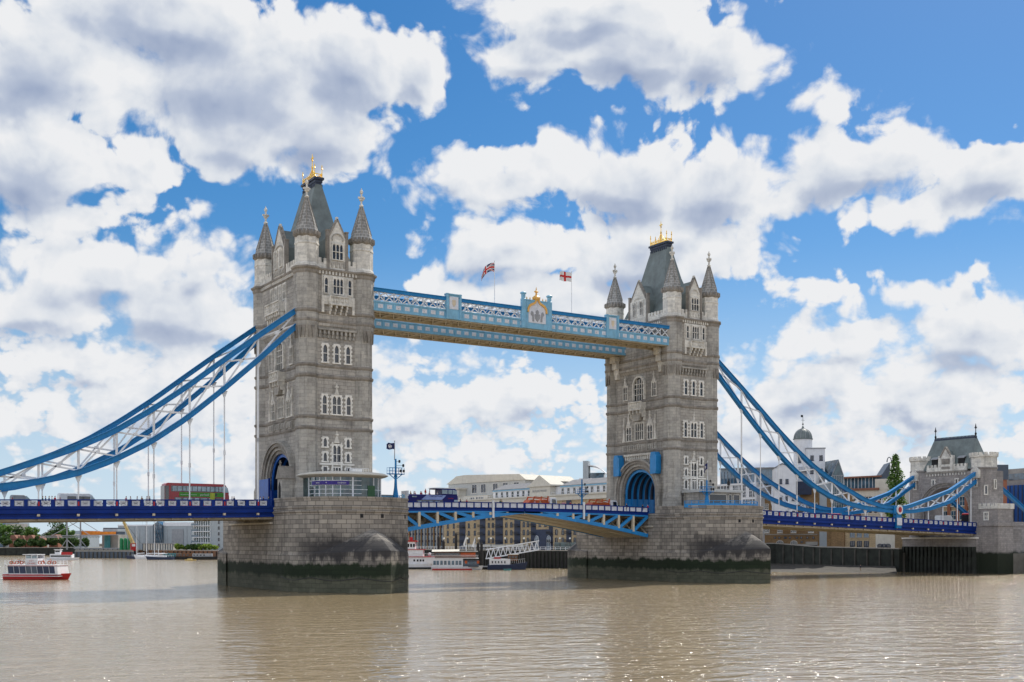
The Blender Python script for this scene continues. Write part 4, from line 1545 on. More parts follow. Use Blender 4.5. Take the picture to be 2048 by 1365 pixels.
# ------------------------------------------------------------------ high-level walkways
def make_walkway(y0, y1, near, label):
    """y0 = face nearest the camera"""
    xa, xb = 6.0, L - 5.6
    root = thing('walkway', (L / 2, (y0 + y1) / 2, 49.06), label, 'walkway', 'high-level lattice walkways')
    org = (L / 2, (y0 + y1) / 2, 49.06)
    for face, y in enumerate((y0, y1)):
        s = -1 if face == 0 else 1
        mb = MB(org)
        mb.box(xa, xb, y - .12, y + .12, 49.06, 49.3)
        mb.box(xa, xb, y - .05 , y + .05, 49.3, 50.55)
        mb.box(xa, xb, y - .17, y + .17, 50.55, 50.8)
        mb.build('parapet_band', 'sky_blue_paint', root)
        mb = MB(org)
        mb.box(xa, xb, y - .2, y + .2, 52.45, 52.98)
        mb.box(xa, xb, y - .3, y + .3, 52.98, 53.1)
        mb.build('top_chord', 'chain_blue', root)
        n = 40
        st = (xb - xa) / n
        for i in range(n + 1):
            mb = MB(org)
            X = xa + st * i
            mb.box(X - .1, X + .1, y + s * .05, y + s * .13, 49.3, 50.55)
            mb.build('band_stile', 'sky_blue_paint', root)
        if face == 0:
            for i in range(n):
                X = xa + st * (i + .5)
                mb = MB(org)
                mb.box(X - .48, X + .48, y + s * .05, y + s * .09, 49.6, 50.3)
                mb.box(X - .36, X + .36, y + s * .09, y + s * .12, 49.7, 49.76)
                mb.box(X - .36, X + .36, y + s * .09, y + s * .12, 50.14, 50.2)
                mb.ball((X, y + s * .09, 49.95), .16, 6)
                mb.build('quatrefoil_panel', 'panel_white', root)
        bl = MB(org)
        for i in range(int(n * 1.0)):
            X = xa + st * i
            if bl.f and (38.6 < X + st / 2 < 45.1 or 21.8 < X + st / 2 < 25.0 or 58.5 < X + st / 2 < 61.8):
                bl.build('lattice', 'white_paint', root)
                bl = MB(org)
            if 38.6 < X + st / 2 < 45.1 or 21.8 < X + st / 2 < 25.0 or 58.5 < X + st / 2 < 61.8:
                continue
            for w in (0,):
                bl.bar((X, y, 50.8), (X + st, y, 52.45), .09, .17)
                bl.bar((X + st, y, 50.8), (X, y, 52.45), .09, .17)
        bl.build('lattice', 'white_paint', root)
    # floor, soffit girders, roof
    mb = MB(org)
    mb.box(xa, xb, y0 + .12, y1 - .12, 49.5, 49.75)
    mb.build('floor', 'soffit_beige', root)
    mb = MB(org)
    mb.box(xa, xb, y0 + .2, y0 + .6, 48.9, 49.5)
    mb.box(xa, xb, y1 - .6, y1 - .2, 48.9, 49.5)
    mb.box(xa, xb, (y0 + y1) / 2 - .15, (y0 + y1) / 2 + .15, 49.1, 49.5)
    k = 26
    for i in range(k):
        a, b = xa + (xb - xa) * i / k, xa + (xb - xa) * (i + 1) / k
        mb.box(a - .12, a + .12, y0 + .6, y1 - .6, 49.05, 49.5)
        mb.bar((a, y0 + .5, 49.2), (b, y1 - .5, 49.2), .22)
        mb.bar((a, y1 - .5, 49.25), (b, y0 + .5, 49.25), .22)
    mb.build('soffit_bracing', 'soffit_beige', root)
    mb = MB(org)
    ym = (y0 + y1) / 2
    mb.box(xa, xb, ym - 1.0, ym + 1.0, 53.25, 53.4)
    for i in range(41):
        X = xa + (xb - xa) * i / 40
        mb.box(X - .06, X + .06, y0 + .2, y1 - .2, 53.0, 53.25)
    mb.build('roof', 'white_paint', root)
    # inner side trusses
    mb = MB(org)
    for y in (y0 + 1.1, y1 - 1.1):
        mb.box(xa, xb, y - .08, y + .08, 50.5, 50.7)
        for i in range(25):
            a, b = xa + (xb - xa) * i / 24, xa + (xb - xa) * (i + 1) / 24
            mb.box(a - .08, a + .08, y - .08, y + .08, 49.75, 52.9)
            if i < 24:
                mb.bar((a, y, 49.8), (b, y, 52.9), .1)
    mb.build('inner_truss', 'white_paint', root)
    if near:
        for (a, b) in ((21.96, 24.93), (58.72, 61.62)):
            mb = MB(org)
            mb.box(a, b, y0 - .3, y0 + .3, 49.1, 53.5)
            mb.box(a - .1, a + .35, y0 - .45, y0 + .4, 49.05, 53.75)
            mb.box(b - .35, b + .1, y0 - .45, y0 + .4, 49.05, 53.75)
            mb.box(a - .15, b + .15, y0 - .48, y0 + .42, 53.5, 53.7)
            p = mb.build('pilaster', 'sky_blue_paint', root)
            mb = MB(org)
            mb.box(a + .55, b - .55, y0 - .36, y0 - .3, 50.9, 53.2)
            q = mb.build('emblem_panel', 'panel_white', p)
            mb = MB(org)
            c = (a + b) / 2
            fr = ((c, y0 - .36, 0), (1, 0), (0, -1))
            mb.fpoly(fr, [(0, 51.3), (.35, 51.8), (.35, 52.6), (-.35, 52.6), (-.35, 51.8)], 0, .05)
            mb.build('emblem', 'beige_paint', q)
        a, b = 38.83, 44.86
        mb = MB(org)
        mb.box(a, b, y0 - .35, y0 + .3, 49.1, 54.4)
        for X in (a, b):
            mb.cyl((X, y0 - .1), [(.55, 49.05), (.55, 54.6), (.42, 54.7), (.42, 55.5), (.62, 55.6), (.62, 55.8), (.4, 55.95)], 8, pi / 8)
        mb.box(a, b, y0 - .42, y0 + .34, 54.4, 54.6)
        cr = mb.build('crest_frame', 'sky_blue_paint', root)
        fr = (((a + b) / 2, y0 - .35, 0), (1, 0), (0, -1))
        mb = MB(org)
        mb.fpoly(fr, [(-2.0, 50.2), (2.0, 50.2), (2.0, 52.8), (1.6, 53.4), (.5, 53.9), (0, 54.7), (-.5, 53.9), (-1.6, 53.4), (-2.0, 52.8)], 0, .06)
        pn = mb.build('crest_panel', 'panel_white', cr)
        mb = MB(org)
        o_ = [(2.3, 52.2), (2.25, 53.0), (1.8, 53.7), (.7, 54.2), (0, 55.3), (-.7, 54.2), (-1.8, 53.7), (-2.25, 53.0), (-2.3, 52.2)]
        i_ = [(1.95, 52.2), (1.9, 52.85), (1.5, 53.35), (.5, 53.85), (0, 54.6), (-.5, 53.85), (-1.5, 53.35), (-1.9, 52.85), (-1.95, 52.2)]
        for k in range(8):
            mb.fpoly(fr, [o_[k], o_[k + 1], i_[k + 1], i_[k]], .05, .22)
        mb.build('ogee_arch', 'gold_paint', cr)
        # carved arms: quartered shield, helm and two supporters
        mb = MB(org)
        mb.fpoly(fr, [(0, 50.5), (.55, 51.1), (.6, 51.9), (-.6, 51.9), (-.55, 51.1)], .06, .16)
        mb.fpoly(fr, [(-.3, 52.0), (.3, 52.0), (.35, 52.4), (0, 52.8), (-.35, 52.4)], .06, .16)
        for s in (-1, 1):
            mb.fpoly(fr, [(s * .75, 50.5), (s * 1.1, 50.5), (s * 1.2, 51.4), (s * 1.55, 51.9), (s * 1.3, 52.5), (s * .95, 52.2), (s * .8, 51.5)][::s], .06, .14)
        mb.build('carved_arms', 'grey_metal', pn)
        mb = MB(org)
        c = (a + b) / 2
        mb.cyl((c, y0 - .05), [(.5, 54.5), (.75, 54.8), (.8, 55.2), (.5, 55.5), (.22, 55.6), (.15, 56.1), (.36, 56.3), (.12, 56.6), (.05, 57.2)], 10)
        mb.box(c - .42, c + .42, y0 - .15, y0 + .05, 56.2, 56.42)
        for i in range(7):
            X = a + .8 + (b - a - 1.6) * i / 6
            mb.cyl((X, y0 - .1), [(.09, 54.6), (.14, 54.85), (.03, 55.15)], 6)
        mb.build('crest_crown', 'gold_paint', cr)
    return root


make_walkway(-10.75, -4.6, True, 'nearer high-level lattice walkway with the crest at mid-span')
make_walkway(4.4, 10.5, False, 'farther high-level lattice walkway seen below and behind the crested one')

# ------------------------------------------------------------------ more materials
stone('yellow_brick', (0.48, 0.365, 0.225), 0.3, 0.6, 0.02, 0.8, 0.2, 0.15, 0.15)
stone('brown_brick', (0.30, 0.19, 0.095), 0.3, 0.6, 0.02, 0.8, 0.25, 0.15, 0.2)
plain('cream_render', (0.62, 0.59, 0.52), 0.8, vary=0.1)
plain('grey_render', (0.48, 0.49, 0.48), 0.8, vary=0.1)
plain('white_boards', (0.74, 0.75, 0.78), 0.6, vary=0.08)
plain('slate', (0.22, 0.22, 0.23), 0.7, vary=0.2)
plain('grey_cladding', (0.36, 0.40, 0.43), 0.5, vary=0.1)
plain('dark_cladding', (0.06, 0.08, 0.11), 0.4, vary=0.2)
plain('dark_blue_steel', (0.018, 0.03, 0.07), 0.5, vary=0.3)
plain('quay_timber', (0.03, 0.034, 0.028), 0.85, vary=0.6, scale=0.5)
plain('quay_rib', (0.075, 0.07, 0.06), 0.85, vary=0.5, scale=0.5)
plain('concrete', (0.36, 0.34, 0.31), 0.85, vary=0.25, scale=0.3)
plain('orange_tarp', (0.72, 0.22, 0.02), 0.6, vary=0.3)
plain('crane_yellow', (0.60, 0.45, 0.18), 0.5)
plain('tank_green', (0.01, 0.20, 0.07), 0.45, vary=0.2)
plain('teal_paint', (0.05, 0.22, 0.24), 0.5)
plain('bus_red', (0.36, 0.006, 0.012), 0.22, vary=0.06, spec=0.6)
plain('bus_blue', (0.004, 0.005, 0.13), 0.3, vary=0.06, spec=0.25)
plain('ad_green', (0.06, 0.30, 0.025), 0.4)
plain('lime', (0.50, 0.55, 0.05), 0.4)
plain('van_white', (0.72, 0.74, 0.77), 0.25, vary=0.05, spec=0.6)
plain('car_grey', (0.18, 0.2, 0.23), 0.25, spec=0.6, vary=0.05)
plain('car_black', (0.015, 0.016, 0.02), 0.2, spec=0.6)
plain('truck_orange', (0.46, 0.085, 0.018), 0.45, vary=0.35, scale=2)
plain('tyre', (0.015, 0.015, 0.015), 0.9)
plain('rim_grey', (0.4, 0.4, 0.42), 0.4, metal=0.6)
plain('lamp_glass', (0.8, 0.8, 0.75), 0.2)
plain('sign_purple', (0.03, 0.012, 0.22), 0.4)
plain('flag_navy', (0.012, 0.018, 0.09), 0.8)
plain('flag_red', (0.55, 0.03, 0.03), 0.8)
plain('flag_white', (0.75, 0.75, 0.75), 0.8)
plain('skin', (0.52, 0.32, 0.22), 0.6)
plain('hair', (0.03, 0.02, 0.015), 0.7)
for nm, c in (('cloth_navy', (0.02, 0.03, 0.08)), ('cloth_white', (0.65, 0.65, 0.66)), ('cloth_red', (0.45, 0.03, 0.03)), ('cloth_black', (0.015, 0.015, 0.018)),
              ('cloth_pink', (0.6, 0.28, 0.3)), ('cloth_tan', (0.35, 0.25, 0.15)), ('cloth_green', (0.05, 0.12, 0.06)), ('cloth_denim', (0.05, 0.08, 0.16))):
    plain(nm, c, 0.85, vary=0.1)
plain('shingle', (0.062, 0.056, 0.048), 0.9, vary=0.5, scale=1.2, bump=0.8)
plain('bank_ground', (0.16, 0.15, 0.13), 0.95)
plain('clay_roof', (0.24, 0.11, 0.075), 0.8)
plain('brick_red', (0.30, 0.12, 0.07), 0.85)
leaf_mat('leaf_dark', (0.018, 0.045, 0.012), (0.075, 0.14, 0.028))
leaf_mat('leaf_mid', (0.045, 0.105, 0.02), (0.15, 0.27, 0.045))
leaf_mat('leaf_bright', (0.09, 0.17, 0.02), (0.28, 0.38, 0.05))
plain('bark', (0.08, 0.065, 0.05), 0.9)

PROTO = [PANEL]


class Facade:
    """a frame standing on the ground: u runs from p0 to p1, depth d points towards the river"""
    def __init__(s, p0, p1, z=0.0):
        p0, p1 = Vector((p0[0], p0[1])), Vector((p1[0], p1[1]))
        s.len = (p1 - p0).length
        U = (p1 - p0) / s.len
        N = Vector((U.y, -U.x))
        if N.dot(Vector((CAM[0], CAM[1])) - p0) < 0:
            N = -N
        s.fr = ((p0.x, p0.y, 0.0), (U.x, U.y), (N.x, N.y))
        s.U, s.N, s.p0 = U, N, p0
        s.rz = atan2(U.y, U.x)
        s.flip = N.dot(Vector((U.y, -U.x))) < 0

    def P(s, u, z, d=0.0):
        q = s.p0 + s.U * u + s.N * d
        return Vector((q.x, q.y, z))

    def u_at(s, x):
        """u where the sight line of photo column x meets the facade"""
        a = ray(x)
        dx, dy = sin(a), cos(a)
        ex, ey = s.p0.x - CAM[0], s.p0.y - CAM[1]
        det = dx * (-s.U.y) + s.U.x * dy
        t = (ex * (-s.U.y) + s.U.x * ey) / det
        return (CAM[0] + dx * t - s.p0.x) * s.U.x + (CAM[1] + dy * t - s.p0.y) * s.U.y

    def z_at(s, x, y):
        q = s.P(s.u_at(x), 0)
        D = (q.x - CAM[0]) * sin(YAW) + (q.y - CAM[1]) * cos(YAW)
        return z_at(y, D)


WP = {}


def win_proto(w, h, kind='flat', nx=2, nz=2, frame='trim_white', pane='dark_glass', head=None, sill=True, border=.1):
    """window seen from -Y: frame with glazing bars, pane as a sub-part"""
    key = (round(w, 2), round(h, 2), kind, nx, nz, frame, pane, head, sill, border)
    if key in WP:
        return WP[key]
    fr = ((0, 0, 0), (1, 0), (0, -1))
    m, p = MB(), MB()
    if kind == 'arch':
        out = [(w / 2, 0), (w / 2, h * .75)] + [(w / 2 * cos(pi * i / 8), h * .75 + h * .25 * sin(pi * i / 8)) for i in range(1, 8)] + [(-w / 2, h * .75), (-w / 2, 0)]
    else:
        out = [(w / 2, 0), (w / 2, h), (-w / 2, h), (-w / 2, 0)]
    p.fpoly(fr, [(u, z) for u, z in out][::1], .01, .03)
    b = border
    n = len(out)
    for i in range(n):
        (u, z), (u2, z2) = out[i], out[(i + 1) % n]
        m.bar((u, -.07, z), (u2, -.07, z2), .14, b, up=(0, 1, 0)) if False else m.bar((u, -.07, z), (u2, -.07, z2), b, .14, up=(0, 1, 0))
    for i in range(1, nx):
        u = -w / 2 + w * i / nx
        m.fbox(fr, u - .035, u + .035, 0, h * (.97 if kind != 'arch' else .95), .03, .1)
    for i in range(1, nz):
        z = h * i / nz
        m.fbox(fr, -w / 2, w / 2, z - .035, z + .035, .03, .09)
    if sill:
        m.fbox(fr, -w / 2 - .15, w / 2 + .15, -.2, -.04, 0, .25)
    f = m.build('window', frame)
    p.build('pane', pane, f)
    WP[key] = f
    PROTO.append(f)
    return f


def add_win(proto, root, fac, u, z, d=0.0):
    q = fac.P(u, z, d) - root.location
    rz = fac.rz + (pi if fac.flip else 0)
    return put(proto, root, q, rz)


# ------------------------------------------------------------------ land
def pt(x, D):
    return at_depth(x, 1084, D)


SB = [Vector((179.2, 11.5, 0)), pt(1800, 313), pt(1640, 336), pt(1552, 352), pt(1400, 356), pt(1160, 353), pt(1050, 362), pt(900, 392), pt(700, 440), pt(560, 540), pt(470, 720), pt(440, 1000)]
mb = MB()
poly = [(p.x, p.y) for p in SB] + [(300, 1500), (2600, 1500), (2600, -900), (190, -900), (190, -16), (182, -15)]
mb.prism(list(reversed(poly)), -3, 5.2)
tag(mb.build('south_bank_ground', 'bank_ground'), kind='structure')
NBK = [pt(-300, 660), pt(0, 690), pt(150, 700), pt(150, 580), pt(266, 575), pt(266, 610), pt(345, 590), pt(430, 560), pt(460, 640)]
mb = MB()
poly = [(p.x, p.y) for p in NBK] + [(330, 2600), (-2000, 2600), (-1200, 300)]
mb.prism(list(reversed(poly)), -3, 4.0)
tag(mb.build('far_bank_ground', 'bank_ground'), kind='structure')

# foreshore beach below the quay
mb = MB()
top = [SB[1] + Vector((-2, 0, 0)), SB[2], SB[3], SB[4]]
bot = [pt(1795, 300), pt(1700, 301), pt(1600, 306), pt(1500, 312)]
K = 10
N_ = 30


def lerp_path(P, t):
    t = t * (len(P) - 1)
    i = min(int(t), len(P) - 2)
    return P[i].lerp(P[i + 1], t - i)


rows = []
for i in range(N_ + 1):
    a, b = lerp_path(top, i / N_), lerp_path(bot, i / N_)
    row = []
    for k in range(K + 1):
        t = k / K
        q = a.lerp(b, t)
        row.append((q.x, q.y, 1.7 * (1 - t) ** 1.2 - .12 + R.uniform(-.1, .1) * (k not in (0, K)) + .25 * sin(i * .9) * (1 - t) * t))
    rows.append(row)
for a, b in zip(rows, rows[1:]):
    for k in range(K):
        mb.face([a[k], b[k], b[k + 1], a[k + 1]][::-1])
tag(mb.build('foreshore_beach', 'shingle'), kind='structure')


def quay(name, label, P, z1, mat, rib, ribw, step, cap, root_z=0.0, thick=1.2):
    c = P[len(P) // 2]
    root = thing(name, (c.x, c.y, root_z), label, 'quay wall')
    org = (c.x, c.y, root_z)
    for i, (a, b) in enumerate(zip(P, P[1:])):
        f = Facade(a, b)
        za, zb = (z1[i], z1[i + 1])
        mb = MB(org)
        mb.fpoly(f.fr, [(0, -3), (f.len, -3), (f.len, zb), (0, za)], -thick, .3)
        mb.build('wall', mat, root)
        mb = MB(org)
        u = step / 2
        while u < f.len:
            z = za + (zb - za) * u / f.len
            mb.fbox(f.fr, u - ribw / 2, u + ribw / 2, -2, z - .3, .3, .65)
            u += step
        o = mb.build('fender_posts', rib, root)
        o['kind'] = 'stuff'
        mb = MB(org)
        mb.bar(f.P(0, za + .12, -.2), f.P(f.len, zb + .12, -.2), 1.0, .3)
        mb.build('coping', cap, root)
    return root


quay('quay_wall', 'dark weedy river wall with upright timbers behind the shingle beach', SB[1:5], [6.2, 6.6, 7.6, 7.6], 'quay_timber', 'quay_rib', .45, 4.2, 'concrete')
quay('timber_jetty', 'dark timber jetty wall with piles beside the white gangway', SB[5:9], [5.4, 5.4, 5.4, 5.4], 'quay_timber', 'dark_timber', .6, 1.3, 'concrete')
quay('sheet_pile_wharf', 'grey sheet pile wharf below the green tanks on the far bank', [pt(150, 578), pt(266, 573)], [3.4, 3.4], 'dark_cladding', 'quay_rib', .5, 2.2, 'concrete')
quay('embankment_wall', 'dark embankment wall under the trees at the far left', [pt(-300, 657), pt(0, 688), pt(150, 697)], [4.6, 4.6, 4.6], 'quay_timber', 'dark_timber', .4, 6, 'concrete')
quay('far_quay_wall', 'low brown wall behind the moored barges under the glass apartment block', [pt(266, 608), pt(345, 588), pt(440, 557)], [3.8, 3.8, 3.8], 'timber_brown', 'dark_timber', .4, 4, 'concrete')


# ------------------------------------------------------------------ gatehouse at the right
def make_gatehouse():
    X0, X1 = 179.2, 187.6
    root = thing('gatehouse', (183, 0, 5), 'stone gatehouse with a steep lead roof and battlements at the right end of the bridge', 'gatehouse')
    org = (183, 0, 5)
    hw = 6.9
    arch = arch_pts(hw, 0, 16.2, 22.6, 18, 2.05)
    poly = [(-11.5, -3), (-11.5, 26.6), (11.5, 26.6), (11.5, -3), (hw, -3)] + arch[1:-1] + [(-hw, -3)]
    mb = MB(org)
    mb.loft([[(X0 + .6, y, z) for y, z in poly], [(X1, y, z) for y, z in poly]])
    mb.build('wall', 'abutment_stone', root)
    for k, (r0, r1, dd) in enumerate(((6.9, 7.5, .1), (7.5, 8.1, .35), (8.1, 8.5, .6))):
        mb = MB(org)
        a, b = arch_pts(r0, 8, 16.2, 16.2 + r0 * .93, 18, 2.05), arch_pts(r1, 8, 16.2, 16.2 + r1 * .93, 18, 2.05)
        x1, x0 = X0 + .6 - dd, X0 + .8
        for i in range(len(a) - 1):
            mb.face([(x1, *a[i]), (x1, *a[i + 1]), (x1, *b[i + 1]), (x1, *b[i])])
            mb.face([(x0, *b[i]), (x0, *b[i + 1]), (x1, *b[i + 1]), (x1, *b[i])])
            mb.face([(x0, *a[i]), (x1, *a[i]), (x1, *a[i + 1]), (x0, *a[i + 1])])
        mb.build('archivolt', 'moulding_stone' if k % 2 else 'abutment_stone', root)
    FX = ((X0 + .6, 0, 0), (0, -1), (-1, 0))
    TXc = X0 + 3.2
    for sy in (-1, 1):
        c = (TXc, sy * 9.4)
        mb = MB(org)
        mb.cyl(c, [(3.7, -3), (3.7, 9), (3.55, 11), (3.3, 26.8), (3.5, 27.1), (3.5, 27.4)], 8, pi / 8)
        t = mb.build('turret', 'abutment_stone', root)
        mb = MB(org)
        mb.cyl(c, [(3.3, 27.4), (3.3, 29.9), (3.62, 30.1), (3.62, 30.5)], 8, pi / 8)
        for i in range(16):
            a = pi / 8 + 2 * pi * i / 16
            k = 3.4 * (1 if i % 2 == 0 else .955)
            x, y = c[0] + k * cos(a), c[1] + k * sin(a)
            fr = ((x, y, 0), (-sin(a), cos(a)), (cos(a), sin(a)))
            mb.fbox(fr, -.42, .42, 30.5, 31.25, -.3, .2)
        mb.build('turret_battlement', 'pale_stone', t)
        for (a, z) in ((pi, 22.5), (pi + pi / 2, 22.0), (pi + pi / 4, 20.5)):
            if sy > 0 and a != pi:
                continue
            cx_, cy_ = c[0] + 3.1 * cos(a), c[1] + 3.1 * sin(a)
            fr = ((cx_, cy_, 0), (-sin(a), cos(a)), (cos(a), sin(a)))
            window(t, org, fr, 0, z, .45, 2.0, 1, sur=.3, kind='flat', d0=.12, mat='pale_stone')
        # hood where the chain enters
        mb = MB(org)
        mb.fpoly(((X0 - .35, sy * 9.5, 0), (0, -1), (-1, 0)), [(-1.1, 24.6), (1.1, 24.6), (1.1, 26.6), (0, 27.7), (-1.1, 26.6)], -.6, .35)
        mb.build('chain_hood', 'pale_stone', t)
    mb = MB(org)
    mb.box(X0 + .35, X1 + .2, -6.4, 6.4, 26.4, 26.9)
    mb.build('string_course', 'moulding_stone', root)
    mb = MB(org)
    mb.fbox(FX, -6.2, 6.2, 26.9, 28.0, -.5, 0)
    for i in range(11):
        u = -6.1 + i * 1.16
        mb.fbox(FX, u, u + .66, 28.0, 28.7, -.5, 0)
    for i in range(14):
        u = -6 + i * .9
        mb.fbox(FX, u, u + .25, 25.7, 26.3, 0, .3)
    mb.build('battlement', 'pale_stone', root)
    mb = MB(org)
    rx, lv = 183.6, [(3.6, 8.4, 27.2), (3.2, 7.9, 28.5), (2.1, 7.2, 31.5), (.55, 6.3, 35.4)]
    mb.loft([[(rx - a, -b, z), (rx + a, -b, z), (rx + a, b, z), (rx - a, b, z)] for a, b, z in lv])
    mb.build('roof', 'lead_roof', root)
    mb = MB(org)
    mb.box(rx - .3, rx + .3, -6.4, 6.4, 35.3, 35.9)
    for i in range(30):
        mb.box(rx - .12, rx + .12, -6.2 + i * .42, -6.0 + i * .42, 35.9, 36.25)
    mb.build('ridge_cresting', 'lead_cap', root)
    for s in (-1, 1):
        mb = MB(org)
        mb.cyl((rx, s * 6.2), [(.35, 35.4), (.2, 36.2), (.3, 36.6), (.12, 36.9), (.1, 37.8), (.25, 38.0), (.04, 39.2)], 8)
        mb.box(rx - .06, rx + .06, s * 6.2 - .4, s * 6.2 + .4, 38.1, 38.25)
        mb.build('roof_finial', 'black_paint', root)
    # central gable and two lead dormers
    mb = MB(org)
    mb.fpoly(FX, [(-1.9, 26.9), (1.9, 26.9), (1.9, 30.3), (0, 33.1), (-1.9, 30.3)], -.6, .25)
    for s in (-1, 1):
        mb.fbox(FX, s * 1.9 - .3, s * 1.9 + .3, 26.9, 31.0, -.6, .4)
    g = mb.build('gable', 'pale_stone', root)
    mb = MB(org)
    mb.fpoly(FX, [(-1.6, 27.5), (1.6, 27.5), (1.6, 30.0), (0, 32.5), (-1.6, 30.0)], -3.5, -.55)
    mb.build('gable_roof', 'lead_roof', g)
    mb = MB(org)
    for s in (-1, 1):
        mb.bar((X0 + .5, s * 1.7, 30.6), (X0 + .5, 0, 33.3), .8, .25)
    mb.fbox(FX, -1.3, 1.3, 28.7, 30.2, .24, .27)
    for k, u in enumerate((-.8, 0, .8)):
        mb.fpoly(FX, [(u - .3, 28.9), (u + .3, 28.9), (u + .3, 29.7), (u, 30.1), (u - .3, 29.7)], .25, .36)
    mb.fbox(FX, -1.3, 1.3, 27.4, 28.1, .25, .34)
    mb.build('gable_carving', 'moulding_stone', g)
    for u in (-4.1, 4.1):
        mb = MB(org)
        mb.fbox(FX, u - .9, u + .9, 28.2, 30.4, -2.2, -.6)
        d = mb.build('dormer', 'dark_recess', root)
        mb = MB(org)
        p = lambda uu, z, dd: (X0 + .6 - dd, -uu, z)
        mb.face([p(u - 1.1, 30.3, -.35), p(u + 1.1, 30.3, -.35), p(u + 1.1, 31.3, -2.3), p(u - 1.1, 31.3, -2.3)])
        mb.face([p(u - 1.1, 30.15, -.35), p(u - 1.1, 31.15, -2.3), p(u + 1.1, 31.15, -2.3), p(u + 1.1, 30.15, -.35)])
        mb.face([p(u - 1.1, 30.15, -.35), p(u + 1.1, 30.15, -.35), p(u + 1.1, 30.3, -.35), p(u - 1.1, 30.3, -.35)])
        mb.build('dormer_roof', 'grey_metal', d)
    for u in (-3.9, 3.3):
        window(root, org, FX, u, 22.6, .5, 2.0, 1, sur=.28, kind='flat', mat='pale_stone', quoins=.15)
    # low bastion on the river side
    mb = MB(org)
    mb.box(X0 - .2, X0 + 6.3, -15.8, -10.4, -3, 12.2)
    mb.box(X0 - .5, X0 + 6.6, -16.1, -10.4, 12.2, 13.2)
    mb.box(X0 - .2, X0 + 6.3, -15.8, -10.4, 13.2, 16.6)
    b = mb.build('bastion', 'abutment_stone', root)
    mb = MB(org)
    mb.box(X0 - .35, X0 + 6.5, -16.0, -10.4, 16.6, 17.3)
    for i in range(5):
        mb.box(X0 - .35, X0, -15.9 + i * 1.2, -15.2 + i * 1.2, 17.3, 18.0)
    mb.box(X0 + .1, X0 + 6.5, -16.0, -15.6, 17.3, 17.95)
    mb.build('bastion_battlement', 'pale_stone', b)
    FB = ((X0 - .2, 0, 0), (0, -1), (-1, 0))
    window(b, org, FB, 12.6, 13.9, .9, 1.7, 2, sur=.25, kind='flat', mat='trim_white', transom=.5)
    mb = MB(org)
    mb.box(X0 + 5, X0 + 11, -15.2, -10.4, -3, 11.5)
    mb.build('bastion_wing', 'abutment_stone', b)
    # stone base below the deck, with upright fender timbers
    mb = MB(org)
    mb.box(X0 - 1.2, X0 + 1, -10.4, 12.6, -3, 9.0)
    mb.build('plinth', 'abutment_stone', root)
    mb = MB(org)
    mb.box(X0 - 1.6, X0, -10.4, 12.6, 9.0, 9.35)
    mb.build('ledge', 'trim_white', root)
    mb = MB(org)
    for i in range(19):
        y = -10 + i * 1.22
        mb.box(X0 - 1.9, X0 - 1.2, y - .34, y + .34, -2, 6.9)
    o = mb.build('fender_timbers', 'quay_timber', root)
    o['kind'] = 'stuff'
    mb = MB(org)
    mb.box(X0 - 1.55, X0 - 1.1, -10.4, 12.6, -2, 4.2)
    mb.build('weed_skirt', 'quay_timber', root)
    return root


make_gatehouse()
# anchor chains behind the gatehouse
for y, lab in ((-9.5, 'blue anchor tie sloping down behind the gatehouse to the right edge'), (9.5, 'blue anchor tie seen through the gatehouse arch')):
    mb = MB((186, y, 14))
    for dz in (.45, -.45):
        mb.bar((185.5, y, 24.4 + dz), (208, y, 12.6 + dz), .9, .18)
    mb.bar((185.5, y, 24.4), (208, y, 12.6), .5, .8)
    o = mb.build('anchor_tie', 'chain_blue')
    o.location = (186, y, 14)
    tag(o, lab, 'anchor tie')
# approach viaduct beyond
mb = MB((200, 0, 5))
mb.box(187.7, 260, -12.4, 11, 4, 12.3)
mb.box(187.7, 260, -12.6, -12.0, 12.3, 13.4)
o = mb.build('approach_viaduct', 'abutment_stone')
o.location = (200, 0, 5)
tag(o, 'stone approach viaduct carrying the road away behind the gatehouse', 'viaduct')


# ------------------------------------------------------------------ trees
def leaves(mb, c, r, n, s):
    for _ in range(n):
        while True:
            v = Vector((R.uniform(-1, 1), R.uniform(-1, 1), R.uniform(-1, 1)))
            if .25 < v.length < 1:
                break
        p = Vector((c[0] + v.x * r[0], c[1] + v.y * r[1], c[2] + v.z * r[2]))
        a = Vector((R.uniform(-1, 1), R.uniform(-1, 1), R.uniform(-.6, .6))).normalized()
        b = a.orthogonal().normalized()
        b = (Matrix.Rotation(R.uniform(0, 6.28), 3, a) @ b)
        k = s * R.uniform(.6, 1.3)
        mb.face([p - a * k, p + b * k * .6, p + a * k, p - b * k * .6])


